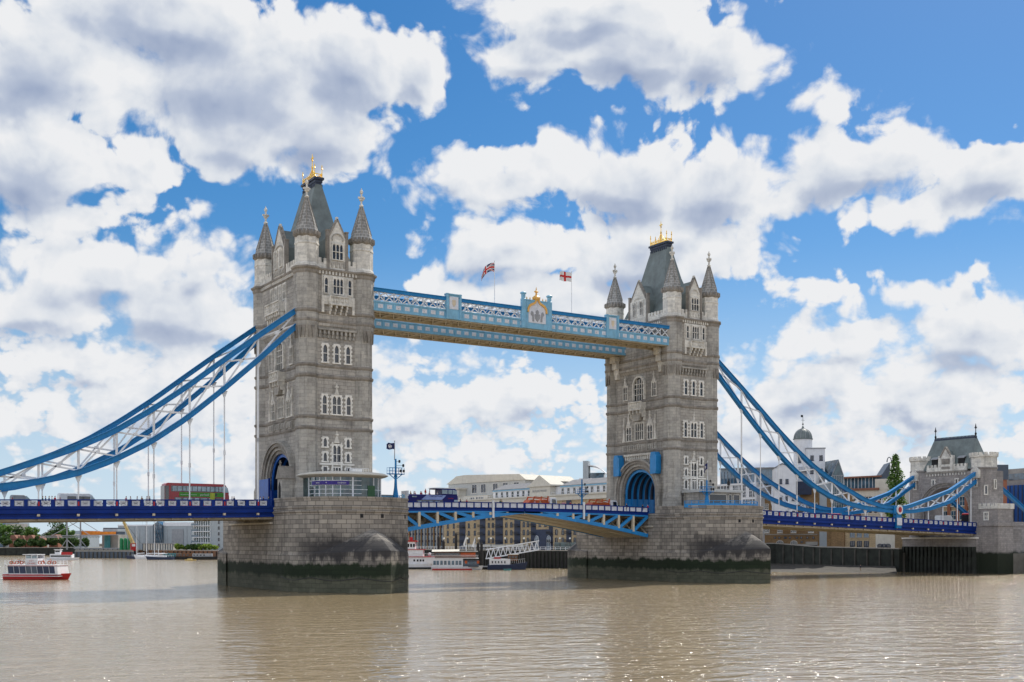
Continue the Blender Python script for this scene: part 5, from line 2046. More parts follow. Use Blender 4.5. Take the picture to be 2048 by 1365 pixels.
def make_tree(name, label, cat, x, y, z, h, r, mat, dens=1.0, leaf=.55, group=None, column=False):
    root = thing(name, (x, y, z), label, cat, group)
    org = (x, y, z)
    mb = MB(org)
    th = h * (.25 if not column else .1)
    mb.cyl((x, y), [(h * .03, z - .5), (h * .022, z + th), (h * .012, z + h * .7)], 7)
    for i in range(6):
        a = R.uniform(0, 6.28)
        z0 = z + th + R.uniform(0, h * .3)
        mb.tube((x, y, z0), (x + cos(a) * r * .6, y + sin(a) * r * .6, z0 + h * .2), h * .009, 5, h * .004)
    mb.build('trunk', 'bark', root)
    mb = MB(org)
    if column:
        ph = [R.uniform(0, 6.28) for _ in range(6)]
        for i in range(int(5200 * dens)):
            t = R.random() ** .9
            a = R.uniform(0, 6.28)
            prof = min(1, t * 7) * (1 - t) ** .42 * (.8 + .2 * sin(t * 23 + ph[0]) * sin(a * 2 + ph[1]) + .16 * sin(t * 41 + a * 3 + ph[2]))
            rr = r * prof * sqrt(R.uniform(.12, 1))
            leaves(mb, (x + cos(a) * rr, y + sin(a) * rr, z + h * (.03 + .97 * t)), (.3, .3, .4), 1, leaf * (.6 + .6 * (1 - t)))
    else:
        for i in range(15):
            a, q = R.uniform(0, 6.28), R.uniform(.15, .75)
            zz = R.uniform(.38, .92)
            k = sqrt(max(.15, 1 - ((zz - .6) / .45) ** 2))
            rr = r * R.uniform(.28, .46)
            leaves(mb, (x + cos(a) * q * r * k, y + sin(a) * q * r * k, z + h * zz), (rr, rr, rr * .8), int(80 * dens), leaf)
    mb.build('crown', mat, root)
    return root


q = pt(1791, 345)
make_tree('poplar_tree', 'tall narrow green poplar beside the gatehouse, left of its turret', 'tree', q.x, q.y, 5.2, 29.0, 4.3, 'leaf_mid', 1.2, .42, column=True)
spec = [(8, 1044, 720), (38, 1047, 725), (62, 1050, 715), (115, 1038, 760), (138, 1052, 740), (90, 1062, 730), (-25, 1050, 720),
        (12, 1073, 694), (40, 1076, 694), (66, 1072, 696), (84, 1078, 695), (104, 1074, 698), (128, 1075, 700), (148, 1076, 702), (-12, 1070, 694), (170, 1076, 720)]
for k, (x, ytop, D) in enumerate(spec):
    q = pt(x, D)
    h = (z_at(ytop, D) - 4) * .9
    make_tree('broadleaf_tree', 'round green tree in the wooded row above the far embankment', 'tree', q.x, q.y, 4, h, max(4.0, h * (.48 if k < 7 else .62)), ('leaf_mid', 'leaf_dark')[k % 2] if k < 7 else 'leaf_dark', 1.0, .75, group='trees on the far embankment')
for k, (x, ytop, D, m) in enumerate(((357, 1093, 585, 'leaf_bright'), (372, 1092, 590, 'leaf_mid'), (386, 1099, 585, 'leaf_dark'), (398, 1100, 580, 'leaf_mid'), (405, 1096, 575, 'leaf_bright'), (418, 1095, 572, 'leaf_bright'), (427, 1091, 566, 'leaf_bright'))):
    q = pt(x, D)
    h = max(3.2, z_at(ytop, D) - 3.8)
    make_tree('waterside_shrub', 'bright green bush growing on the quay under the glass apartment block', 'bush', q.x, q.y, 3.6, h, h * .75, m, .6, .5, group='bushes under the glass apartments')


# ------------------------------------------------------------------ buildings
def block(name, label, cat, xL, DL, xR, DR, depth, z0, z1, mat, group=None):
    a, b = pt(xL, DL), pt(xR, DR)
    f = Facade(a, b)
    c = (a + b) / 2
    root = thing(name, (c.x, c.y, z0), label, cat, group)
    mb = MB((c.x, c.y, z0))
    mb.fbox(f.fr, 0, f.len, z0, z1, -depth, 0)
    mb.build('wall', mat, root)
    return root, f, (c.x, c.y, z0)


def part(root, org, name, mat, fn):
    mb = MB(org)
    fn(mb)
    return mb.build(name, mat, root)


# long yellow-brick wharf warehouse
root, f, org = block('wharf_warehouse', 'long yellow brick wharf building with arched windows and white attic storey', 'warehouse', 888, 470, 1262, 371, 22, 4.5, 24.0, 'yellow_brick')
part(root, org, 'cornice', 'cream_render', lambda m: (m.fbox(f.fr, 0, f.len, 22.6, 24.2, .004, .35), m.fbox(f.fr, -.3, f.len, 24.2, 24.7, -1, .8)))
U = f.u_at
part(root, org, 'attic', 'white_boards', lambda m: m.fbox(f.fr, U(977), f.len, 24.0, 27.6, -14, -2.2))
part(root, org, 'attic_roof', 'slate', lambda m: m.fpoly(((f.P(0, 0, -2.0).x, f.P(0, 0, -2.0).y, 0), f.fr[1], f.fr[2]), [(U(975), 27.6), (f.len, 27.6), (f.len, 27.9), (U(975), 27.9)], -12, 0))


def slope_roof(m):
    for u0, u1 in ((U(977), U(1066)), (U(1112), f.len)):
        m.face([f.P(u0, 27.9, -1.9), f.P(u1, 27.9, -1.9), f.P(u1, 30.0, -6), f.P(u0 + 2, 30.0, -6)])
        m.face([f.P(u0, 27.9, -12), f.P(u0, 27.9, -1.9), f.P(u0 + 2, 30.0, -6)])


part(root, org, 'roof_slope', 'slate', slope_roof)
part(root, org, 'eaves_gutter', 'sky_blue_paint', lambda m: (m.fbox(f.fr, U(977), U(1068), 27.35, 27.7, -2.2, -1.8), m.fbox(f.fr, U(1112), f.len, 27.35, 27.7, -2.2, -1.8)))
wp = win_proto(1.5, 2.1, nx=1, nz=1, pane='dark_glass', sill=False)
x = 984
while x < 1250:
    if not 1066 < x < 1112:
        add_win(wp, root, f, U(x), 24.9, -2.2)
    x += 10.5 + (x - 984) * .008
for i in range(16):
    pass
part(root, org, 'roof_railing', 'white_paint', lambda m: [m.bar(f.P(0, 25.6, -.2), f.P(f.len, 25.6, -.2), .08)] + [m.bar(f.P(f.len * i / 70, 24.7, -.2), f.P(f.len * i / 70, 25.6, -.2), .07) for i in range(71)])
# gabled centrepiece carrying the name
uc = U(1080)
part(root, org, 'name_gable', 'cream_render', lambda m: (m.fbox(f.fr, U(1060), U(1101), 24.0, 27.9, -6, .15), m.fbox(f.fr, U(1056), U(1105), 27.9, 28.4, -6, .6),
                                                         m.fpoly(f.fr, [(U(1058), 28.4), (U(1103), 28.4), (U(1080), 32.0)], -6, .35)))
t = text_mesh('name_lettering', 'BUTLERS WHARF', 1.15, 'grey_metal', root)
tl = f.P(uc, 26.3, .2) - root.location
t.location = tl
t.rotation_euler = (radians(90), 0, f.rz + (pi if f.flip else 0))
# loading bays, balconies and arched windows
for k, (xa, xb) in enumerate(((919, 931), (960, 971), (991, 1006), (1029, 1041), (1062, 1072), (1098, 1106), (1133, 1143))):
    u0, u1 = U(xa), U(xb)
    part(root, org, 'loading_bay', 'dark_blue_steel', lambda m: m.fbox(f.fr, u0, u1, 5, 22.5, -.2, .12))
    for zf in (8.0, 10.9, 13.8, 16.7, 19.6):
        part(root, org, 'balcony', 'black_paint', lambda m: (m.fbox(f.fr, u0, u1, zf, zf + .15, .1, 1.3), m.fbox(f.fr, u0, u1, zf + .9, zf + 1.0, 1.2, 1.3),
                                                             [m.fbox(f.fr, u0 + (u1 - u0) * i / 10, u0 + (u1 - u0) * i / 10 + .05, zf + .15, zf + .9, 1.2, 1.28) for i in range(11)]))
wa = win_proto(1.25, 1.75, 'arch', 1, 2, 'dark_blue_steel', 'dark_glass', border=.12)
for xw in (896, 908, 938, 950, 978, 986, 1013, 1023, 1048, 1056, 1080, 1091, 1113, 1126, 1150, 1158):
    for zf in (7.9, 10.8, 13.7, 16.6, 19.5):
        if 1074 < xw < 1096 and zf < 10:
            continue
        add_win(wa, root, f, U(xw), zf, 0)
we = win_proto(2.2, 5.0, 'arch', 2, 4, 'white_paint', 'blue_glass')
for xw in (1075, 1099):
    add_win(we, root, f, U(xw), 5.4, .25)
part(root, org, 'entrance_front', 'dark_blue_steel', lambda m: m.fbox(f.fr, U(1070), U(1104), 5, 12.6, 0, .2))
part(root, org, 'awning', 'cream_render', lambda m: (m.face([f.P(U(935), 7.2, .1), f.P(U(1060), 7.2, .1), f.P(U(1060), 6.5, 3), f.P(U(935), 6.5, 3)][::-1]), m.fbox(f.fr, U(935), U(1060), 6.3, 6.5, 2.9, 3.0)))
part(root, org, 'shop_front', 'green_glass', lambda m: m.fbox(f.fr, U(1110), f.len, 5, 8.0, .1, .3))

# larger cream block behind, left
root, f, org = block('cream_warehouse', 'large cream block with a shallow roof behind the open-top bus', 'building', 897, 500, 1050, 462, 30, 4.5, 33.0, 'grey_render')
U = f.u_at
part(root, org, 'roof', 'cream_render', lambda m: (m.fpoly(f.fr, [(-1, 33), (f.len + 1, 33), (f.len - 3, 35.4), (12, 36.5), (6, 36.2)], -28, .4)))
part(root, org, 'lower_block', 'cream_render', lambda m: (m.fbox(f.fr, -1, U(932), 4.5, 30.3, 0, 4), m.fbox(f.fr, -2, U(934), 30.3, 31.0, 0, 4.6), m.fbox(f.fr, U(932), U(985), 4.5, 27.5, 0, 2.5)))
wp = win_proto(3.2, 3.6, nx=2, nz=1)
for x in (949, 967, 991, 1011, 1033):
    add_win(wp, root, f, U(x), 28.6, 0)
wp = win_proto(1.4, 1.4, nx=1, nz=1)
for x in (952, 956, 964, 969, 974):
    add_win(wp, root, f, U(x), 25.4, 2.5)
wp = win_proto(1.2, 3.0, 'arch', 1, 2, 'trim_white', 'dark_glass')
for x in (918, 923, 927, 931, 936, 941):
    add_win(wp, root, f, U(x), 19.5, 4.0)
t = text_mesh('name_lettering', 'BUTLERS WHARF', 1.9, 'grey_metal', root)
t.location = f.P(U(913), 27.0, 4.1) - root.location
t.rotation_euler = (radians(90), 0, f.rz + (pi if f.flip else 0))

# modern white roof pavilion far behind
root, f, org = block('roof_pavilion', 'white stair tower with a curved canopy roof above the wharf attic', 'building', 1158, 470, 1184, 469, 14, 5, 34, 'white_boards')
U = f.u_at
part(root, org, 'stair_tower', 'grey_cladding', lambda m: m.fbox(f.fr, U(1166), U(1177), 30, 41, -6, .3))
part(root, org, 'glazing', 'blue_glass', lambda m: m.fbox(f.fr, U(1180), U(1207), 30, 36.2, -8, -1))


def canopy(m):
    pr = None
    for i in range(11):
        t_ = i / 10
        u, z = U(1177) + (U(1213) - U(1177)) * t_, 39.4 - 3.6 * t_ ** 2
        if pr:
            m.face([f.P(pr[0], pr[1], 1), f.P(u, z, 1), f.P(u, z, -9), f.P(pr[0], pr[1], -9)])
            m.face([f.P(pr[0], pr[1] - .4, 1), f.P(pr[0], pr[1] - .4, -9), f.P(u, z - .4, -9), f.P(u, z - .4, 1)])
            m.face([f.P(pr[0], pr[1] - .4, 1), f.P(u, z - .4, 1), f.P(u, z, 1), f.P(pr[0], pr[1], 1)])
        pr = (u, z)


part(root, org, 'canopy', 'white_boards', canopy)

# dark ribbed apartment block left of the warehouse, below the bascule
root, f, org = block('dark_apartment_block', 'dark ribbed apartment block under the left bascule, behind the white ship', 'building', 790, 505, 888, 475, 20, 4.5, 17.5, 'dark_blue_steel')
U = f.u_at
for i in range(17):
    u = f.len * i / 16
    part(root, org, 'pier_strip', 'brown_brick' if i % 2 else 'concrete', lambda m: m.fbox(f.fr, u - .35, u + .35, 4.5, 17.5, 0, .5))
wp = win_proto(2.4, 1.8, nx=3, nz=1, frame='grey_metal', pane='blue_glass', sill=False)
for zf in (6, 9, 12, 15):
    for i in range(16):
        add_win(wp, root, f, f.len * (i + .5) / 16, zf, .03)

# --- brewery group to the right of the farther tower
root, f, org = block('glazed_terrace', 'white gridded glass-fronted building behind the right-hand chains', 'building', 1428, 372, 1513, 356, 16, 5, 26.0, 'white_boards')
U = f.u_at
part(root, org, 'upper_storey', 'blue_glass', lambda m: m.fpoly(f.fr, [(0, 26.0), (U(1545), 26.0), (U(1545), 30.5), (0, 31.5)], -14, -3))
part(root, org, 'roof', 'slate', lambda m: m.fpoly(f.fr, [(0, 31.5), (U(1545), 30.5), (U(1545), 30.9), (0, 31.9)], -15, -2.2))
part(root, org, 'upper_mullion', 'grey_metal', lambda m: [m.fbox(f.fr, i * 1.5, i * 1.5 + .12, 26, 30.6, -3, -2.85) for i in range(11)])
part(root, org, 'parapet', 'white_boards', lambda m: m.fbox(f.fr, 0, f.len, 26, 26.5, -1, .3))
wp = win_proto(1.55, 1.95, nx=2, nz=2, frame='white_paint', pane='dark_glass', sill=False, border=.14)
for zf in (9.5, 12, 14.5, 17, 19.5, 22, 24):
    for i in range(13):
        if zf < 22 or i % 5:
            add_win(wp, root, f, f.len * (i + .55) / 13.2, zf, 0)

root, f, org = block('brown_brick_brewhouse', 'brown brick riverside building with white windows under the right-hand deck', 'building', 1506, 360, 1668, 346, 20, 3, 21.5, 'brown_brick')
U = f.u_at
part(root, org, 'brick_upper', 'brown_brick', lambda m: m.fbox(f.fr, U(1580), U(1668), 21.5, 25.0, -18, -1))
part(root, org, 'string_course', 'concrete', lambda m: (m.fbox(f.fr, U(1522), U(1635), 10.3, 10.55, 0, .2), m.fbox(f.fr, U(1540), U(1612), 7.2, 7.5, 0, .25), m.fbox(f.fr, U(1612), U(1636), 7.2, 8.2, 0, .35)))
wp = win_proto(1.6, 1.7, nx=3, nz=3, frame='trim_white')
for x in (1534, 1560, 1587, 1622):
    add_win(wp, root, f, U(x), 11.0, 0)
for x in (1606, 1612, 1620, 1630, 1520, 1532):
    add_win(wp, root, f, U(x), 18.2, 0)
wp = win_proto(2.0, 2.6, 'arch', 3, 3, frame='trim_white')
for x in (1560, 1588):
    add_win(wp, root, f, U(x), 6.0, 0)
wp = win_proto(.5, .5, nx=1, nz=1, frame='dark_blue_steel', sill=False)
for x in (1550, 1559, 1570, 1572, 1580, 1594, 1603, 1615, 1627, 1604):
    add_win(wp, root, f, U(x), 9.2 if x != 1604 else 7.9, .1)


def round_win(m):
    c = U(1646)
    m.fpoly(f.fr, [(c + .9 * cos(2 * pi * i / 16), 14.8 + .9 * sin(2 * pi * i / 16)) for i in range(16)], 0, .15)


part(root, org, 'round_window', 'trim_white', round_win)
part(root, org, 'door_recess', 'dark_recess', lambda m: m.fbox(f.fr, U(1618), U(1634), 3, 7.2, 0, .1))
part(root, org, 'slot_opening', 'dark_recess', lambda m: m.fbox(f.fr, U(1664), U(1672), 7, 11.8, -.1, .1))

# white boarded lucam tower with pitched top
root, f, org = block('boarded_lucam', 'white boarded narrow tower with a pitched top between the two right-hand chains', 'tower', 1549, 344, 1592, 343.2, 7, 12, 29.0, 'white_boards')
U = f.u_at
part(root, org, 'gable_top', 'white_boards', lambda m: m.fpoly(f.fr, [(0, 29.0), (f.len, 29.0), (f.len, 29.6), (f.len * .35, 31.3), (0, 30.0)], -7, 0))
part(root, org, 'roof', 'slate', lambda m: (m.bar(f.P(-.2, 30.1, -3.5), f.P(f.len * .35, 31.5, -3.5), 7.6, .2), m.bar(f.P(f.len * .35, 31.5, -3.5), f.P(f.len + .2, 29.8, -3.5), 7.6, .2)))
wp = win_proto(.8, 1.3, nx=2, nz=2, frame='dark_blue_steel')
for x in (1561, 1574, 1587):
    for zf in (25.5, 20.5, 16):
        if x < 1580 or zf < 25:
            add_win(wp, root, f, U(x), zf, 0)

# white cupola tower
root, f, org = block('cupola_tower', 'white tower with a grey lead dome and weathervane behind the right-hand chains', 'tower', 1613, 352, 1650, 351.3, 7, 5, 36.5, 'white_boards')
U = f.u_at
c = f.P(U(1609), 0, -4)
part(root, org, 'drum', 'white_boards', lambda m: m.cyl((c.x, c.y), [(2.8, 5), (2.8, 39.6)], 24))
part(root, org, 'tower_block', 'white_boards', lambda m: m.fbox(f.fr, U(1592), U(1613), 5, 31, -8, -.5))
part(root, org, 'parapet', 'grey_metal', lambda m: m.fbox(f.fr, -.2, f.len + .2, 36.5, 36.8, -7.2, .2))
part(root, org, 'dome', 'lead_roof', lambda m: m.cyl((c.x, c.y), [(3.0, 39.6), (3.0, 39.9)] + [(2.8 * cos(a_) + .02, 39.9 + 3.1 * sin(a_)) for a_ in [pi / 2 * i / 10 for i in range(10)]] + [(.5, 43.0), (.25, 43.6), (.05, 44.0)], 24))
for i in range(12):
    a_ = 2 * pi * i / 12
    part(root, org, 'dome_rib', 'grey_metal', lambda m: [m.bar((c.x + 2.84 * cos(p_) * cos(a_), c.y + 2.84 * cos(p_) * sin(a_), 39.9 + 3.14 * sin(p_)), (c.x + 2.84 * cos(p_ + .16) * cos(a_), c.y + 2.84 * cos(p_ + .16) * sin(a_), 39.9 + 3.14 * sin(p_ + .16)), .12) for p_ in [.16 * k for k in range(9)]])
part(root, org, 'weathervane', 'black_paint', lambda m: (m.tube((c.x, c.y, 43.6), (c.x, c.y, 47.2), .07, 6), m.ball((c.x, c.y, 44.4), .28, 8), m.bar((c.x - .7, c.y, 45.6), (c.x + .7, c.y, 45.6), .08), m.fpoly(((c.x, c.y, 0), (1, 0), (0, -1)), [(-.1, 46.5), (-.9, 46.5), (-.9, 47.2), (-.1, 47.2)], -.03, .03)))
part(root, org, 'gallery', 'dark_blue_steel', lambda m: (m.fbox(f.fr, U(1575), U(1616), 29.6, 29.8, -2, 1), [m.bar(f.P(U(1575) + i * .6, 29.8, .9), f.P(U(1575) + i * .6, 30.9, .9), .06) for i in range(12)], m.bar(f.P(U(1575), 30.9, .9), f.P(U(1616), 30.9, .9), .08), m.fbox(f.fr, U(1585), U(1622), 22.5, 26.5, -1, 1.5)))
wp = win_proto(.9, 1.4, nx=2, nz=2, frame='dark_blue_steel')
for x in (1624, 1642):
    for zf in (33, 29, 25.5):
        add_win(wp, root, f, U(x), zf, 0)
wp = win_proto(.9, 2.2, nx=1, nz=2, frame='dark_blue_steel')
add_win(wp, root, f, U(1599), 32.5, -1.3)

# greenish glass atrium with pitched roof
root, f, org = block('glass_atrium', 'greenish glass gabled block right of the white cupola tower', 'building', 1664, 346, 1687, 345.5, 13, 5, 28.0, 'green_glass')
U = f.u_at
part(root, org, 'side_wall', 'grey_cladding', lambda m: m.fbox(f.fr, U(1640), U(1664), 5, 26, -13, -1))
part(root, org, 'gable', 'green_glass', lambda m: m.fpoly(f.fr, [(0, 28.0), (f.len, 28.0), (f.len * .55, 32.6)], -13, 0))
part(root, org, 'roof', 'blue_glass', lambda m: m.face([f.P(U(1641), 27.6, .2), f.P(0, 27.8, .2), f.P(f.len * .55, 32.8, .2), f.P(U(1652), 32.8, -12), f.P(U(1640), 28, -13)]))
part(root, org, 'glazing_bars', 'grey_metal', lambda m: ([m.fbox(f.fr, f.len * i / 5 - .08, f.len * i / 5 + .08, 5, 28.0, 0, .15) for i in range(6)], [m.fbox(f.fr, 0, f.len, z - .08, z + .08, 0, .14) for z in (8, 11, 14, 17, 20, 23, 25.5, 28.0)],
                                                         m.bar(f.P(0, 28.0, .05), f.P(f.len * .55, 32.7, .05), .2), m.bar(f.P(f.len, 28.0, .05), f.P(f.len * .55, 32.7, .05), .2)))

# pale apartments with red bands
root, f, org = block('pale_apartments', 'pale apartment block with red roof bands left of the poplar', 'building', 1684, 384, 1776, 372, 16, 5, 25.0, 'cream_render')
U = f.u_at
part(root, org, 'roof_band', 'clay_roof', lambda m: (m.fbox(f.fr, -.4, f.len - 3, 25.0, 25.7, -16, .6), m.fbox(f.fr, -.4, f.len - 3, 29.2, 29.7, -14, .2)))
part(root, org, 'top_storey', 'blue_glass', lambda m: m.fbox(f.fr, 0, f.len - 4, 25.7, 29.2, -13, -1.2))
part(root, org, 'top_mullions', 'white_paint', lambda m: [m.fbox(f.fr, i * 1.3, i * 1.3 + .15, 25.7, 29.2, -1.3, -1.1) for i in range(int((f.len - 4) / 1.3))])
part(root, org, 'stair_block', 'cream_render', lambda m: m.fbox(f.fr, f.len - 4.5, f.len, 25.0, 28.5, -10, .1))
wp = win_proto(1.3, 1.5, nx=1, nz=1)
for zf in (10.5, 14, 17.5, 21.5):
    for x in (1697, 1712, 1728, 1734, 1741, 1752, 1763):
        add_win(wp, root, f, U(x), zf, 0)
part(root, org, 'balcony', 'clay_roof', lambda m: [m.fbox(f.fr, U(a_), U(b_), z - .1, z + .9, 0, 1.2) for a_, b_, z in ((1700, 1722, 16.5), (1744, 1760, 20.6))])
# swept-roof tower beside it
root, f, org = block('swept_roof_tower', 'narrow grey tower with an upswept roof immediately left of the poplar', 'building', 1758, 376, 1779, 375.6, 10, 5, 28.5, 'grey_cladding')
U = f.u_at
part(root, org, 'swept_roof', 'dark_cladding', lambda m: m.fpoly(f.fr, [(-1.0, 28.5), (f.len, 28.5), (f.len + .1, 34.0), (f.len * .75, 32.6), (f.len * .3, 30.2), (-1.0, 29.2)], -10, .6))
part(root, org, 'roof_hoop', 'dark_cladding', lambda m: [m.bar(f.P(f.len + .3 + .7 * cos(pi * i / 8), 34.2 + 1.6 * sin(pi * i / 8), -2), f.P(f.len + .3 + .7 * cos(pi * (i + 1) / 8), 34.2 + 1.6 * sin(pi * (i + 1) / 8), -2), .25) for i in range(8)])
part(root, org, 'glazing', 'blue_glass', lambda m: m.fbox(f.fr, .5, f.len - .5, 25.5, 28.3, 0, .1))
# shop terrace under the deck
root, f, org = block('riverside_terrace', 'low buff terrace with tall dark windows under the right-hand deck', 'building', 1690, 342, 1790, 330, 12, 5, 13.5, 'yellow_brick')
U = f.u_at
part(root, org, 'white_gables', 'cream_render', lambda m: m.fbox(f.fr, U(1752), f.len, 5, 12.5, 0, .2))
part(root, org, 'brown_bay', 'brown_brick', lambda m: m.fbox(f.fr, U(1664), U(1690), 4, 13.5, -12, .4))
wp = win_proto(1.5, 2.0, nx=2, nz=1, frame='grey_metal', pane='blue_glass')
wq = win_proto(1.5, 2.2, nx=2, nz=1, frame='dark_blue_steel', pane='dark_glass')
for x in (1705, 1719, 1733):
    add_win(wp, root, f, U(x), 9.6, 0)
    add_win(wq, root, f, U(x), 6.2, 0)
wq2 = win_proto(1.6, 2.0, 'arch', 1, 1, 'dark_blue_steel', 'dark_glass')
for x in (1761, 1769, 1777):
    add_win(wq2, root, f, U(x), 5.6, .2)
# blocks behind the gatehouse
root, f, org = block('blue_clad_block', 'blue clad block with a concrete top storey behind the gatehouse at the right edge', 'building', 2003, 365, 2090, 350, 20, 5, 25.8, 'archway_blue')
part(root, org, 'top_storey', 'concrete', lambda m: m.fbox(f.fr, -4, f.len, 25.8, 31.0, -20, -1))
part(root, org, 'cladding_rib', 'dark_cladding', lambda m: [m.fbox(f.fr, i * 1.6, i * 1.6 + .25, 12, 25.8, 0, .2) for i in range(9)])
part(root, org, 'glass_band', 'blue_glass', lambda m: m.fbox(f.fr, 2, f.len, 27.5, 29.5, -1, -.9))
root, f, org = block('red_brick_block', 'dark red brick block directly behind the gatehouse turret', 'building', 1982, 350, 2014, 350, 10, 5, 29.5, 'brick_red')
part(root, org, 'parapet', 'dark_cladding', lambda m: m.fbox(f.fr, -.3, f.len + .3, 27, 31.5, -10, .3))
root, f, org = block('arcade_building', 'buff brick block with dark windows seen through the gatehouse arch', 'building', 1850, 345, 1952, 325, 8, 5, 26, 'yellow_brick')
U = f.u_at
part(root, org, 'brick_pier', 'brick_red', lambda m: [m.fbox(f.fr, f.len * i / 6 - .6, f.len * i / 6 + .6, 5, 26, 0, .4) for i in range(7)])
wp = win_proto(2.2, 2.6, nx=2, nz=2, frame='trim_white', pane='blue_glass')
for zf in (14.5, 18.5, 22):
    for i in range(6):
        add_win(wp, root, f, f.len * (i + .5) / 6, zf, .05)

# ------------------------------------------------------------------ far bank, left
root, f, org = block('grey_warehouse', 'long pale grey clad warehouse with a dark glazed bay on the far bank', 'warehouse', 236, 640, 384, 628, 40, 4, 16.8, 'grey_cladding')
U = f.u_at
part(root, org, 'roof_edge', 'white_boards', lambda m: (m.fbox(f.fr, 0, U(309), 16.8, 17.6, -40, .3), m.fbox(f.fr, U(327), f.len, 16.8, 18.8, -40, .3)))
part(root, org, 'upper_wall', 'grey_cladding', lambda m: m.fbox(f.fr, U(327), f.len, 15, 18.8, -30, .1))
part(root, org, 'glazed_bay', 'blue_glass', lambda m: m.fpoly(f.fr, [(U(309), 4), (U(327), 4), (U(327), 17.5), (U(318), 19.3), (U(309), 17.5)], -5, 1.5))
part(root, org, 'bay_bars', 'dark_cladding', lambda m: ([m.fbox(f.fr, U(309), U(327), z, z + .2, 1.5, 1.6) for z in (5, 7, 9, 11, 13, 15, 17)], [m.fbox(f.fr, U(x), U(x) + .2, 4, 17.5, 1.5, 1.6) for x in (309, 314, 318, 322, 326.5)]))
part(root, org, 'shutter', 'grey_metal', lambda m: m.fbox(f.fr, U(344), U(367), 4, 15.2, 0, .3))
part(root, org, 'cladding_seam', 'grey_metal', lambda m: [m.fbox(f.fr, U(x), U(x) + .18, 4, 16.8, 0, .12) for x in (246, 257, 268, 279, 290, 300, 335, 374)])

root, f, org = block('glass_apartment_block', 'tall glass apartment block with balconies beside the left pier', 'building', 389, 590, 421, 588.5, 18, 4, 24.5, 'green_glass')
part(root, org, 'end_wall', 'grey_cladding', lambda m: m.fbox(f.fr, f.len, f.len + 7, 4, 27, -16, .2))
part(root, org, 'floor_slab', 'white_boards', lambda m: [m.fbox(f.fr, -.5, f.len, 4.5 + 2.9 * i, 4.85 + 2.9 * i, 0, 1.0) for i in range(8)])
part(root, org, 'mullion', 'white_paint', lambda m: [m.fbox(f.fr, f.len * i / 7 - .1, f.len * i / 7 + .1, 4, 26, 0, .6) for i in range(8)])
for i in range(7):
    part(root, org, 'balcony', 'blue_glass', lambda m: m.fbox(f.fr, -1.4, 2.2, 4.85 + 2.9 * i, 5.9 + 2.9 * i, .9, 1.0))
wp = win_proto(1.0, 1.7, nx=1, nz=1, frame='grey_metal', sill=False)
for i in range(7):
    add_win(wp, root, f, f.len + 4.6, 5.6 + 2.9 * i, .2)

for k, (xl, xr, y, D, m, lab, nm) in enumerate(((-20, 12, 1045, 900, 'blue_glass', 'distant blue glazed office block at the far left edge', 'office_block'), (11, 22, 1048, 880, 'concrete', 'distant buff tower block just right of the blue offices', 'tower_block'),
                                           (17, 29, 1046, 930, 'grey_cladding', 'distant grey tower block above the trees at far left', 'tower_block'), (143, 175, 1062, 860, 'grey_cladding', 'distant low grey block behind the orange conveyor', 'office_block'))):
    root, f, org = block(nm, lab, 'building', xl, D, xr, D - 1, 20, 4, z_at(y, D), m)
    part(root, org, 'floor_band', 'cream_render' if k != 1 else 'dark_cladding', lambda mm: [mm.fbox(f.fr, 0, f.len, z, z + .8, 0, .3) for z in range(7, int(z_at(y, D)) - 1, 3)])
for k, (xl, xr, D, yt) in enumerate(((18, 34, 705, 1075), (36, 50, 706, 1076), (52, 68, 707, 1075), (70, 84, 708, 1077), (98, 116, 708, 1074))):
    root, f, org = block('terraced_house', 'small red roofed house among the trees on the far bank', 'house', xl, D, xr, D, 8, 4, z_at(yt, D) - 1.2, 'brick_red', 'red roofed houses on the far bank')
    part(root, org, 'roof', 'clay_roof', lambda m: m.fpoly(f.fr, [(-.3, z_at(yt, D) - 1.2), (f.len + .3, z_at(yt, D) - 1.2), (f.len - 1.5, z_at(yt, D) + 1.4), (1.5, z_at(yt, D) + 1.4)], -8, .3))
    wp = win_proto(.9, 1.2, nx=1, nz=1)
    for q_ in (.3, .7):
        add_win(wp, root, f, f.len * q_, z_at(yt, D) - 3.4, 0)

# works: steel gantry, conveyor, silo, tanks, crane
D0 = 600
fz = lambda y: z_at(y, D0)
G = lambda x, y, d=0.0: at_depth(x, y, D0 + d)
q = pt(148, D0)
root = thing('steel_gantry', (q.x, q.y, 4), 'grey lattice steel gantry with tall masts on the far bank', 'gantry')
org = (q.x, q.y, 4)
for i, x in enumerate((134, 161)):
    part(root, org, 'mast', 'grey_metal', lambda m: ([m.bar(G(x - 1, 1100, d), G(x - .6, 1040, d), .35) for d in (0, 2.5)], [m.bar(G(x + 1, 1100, d), G(x + .6, 1040, d), .35) for d in (0, 2.5)],
                                                     [m.bar(G(x - 1, 1100 - 6 * k, 0), G(x + 1, 1094 - 6 * k, 0), .2) for k in range(10)]))
for a_, b_ in (((134, 1041), (82, 1072)), ((134, 1041), (180, 1071)), ((161, 1041), (104, 1071)), ((161, 1041), (195, 1062)), ((134, 1080), (154, 1098)), ((134, 1078), (120, 1100)), ((161, 1090), (150, 1100)), ((161, 1080), (176, 1099))):
    part(root, org, 'stay', 'grey_metal', lambda m: m.bar(G(*a_), G(*b_), .3))
part(root, org, 'conveyor_deck', 'grey_metal', lambda m: (m.bar(G(82, 1073), G(236, 1070), 2.5, .4), m.bar(G(82, 1076), G(200, 1074), 2.0, .3), [m.bar(G(82 + 6 * i, 1073), G(85 + 6 * i, 1076), .2) for i in range(20)]))
q = pt(196, 606)
mb = MB((q.x, q.y, fz(1070)))
pr = []
for i in range(24):
    x = 161 + 71 * i / 23
    pr.append((x, 1070.2, 1064.5 - 1.2 * abs(sin(i * 1.7)) - (1.0 if i < 14 else 0)))
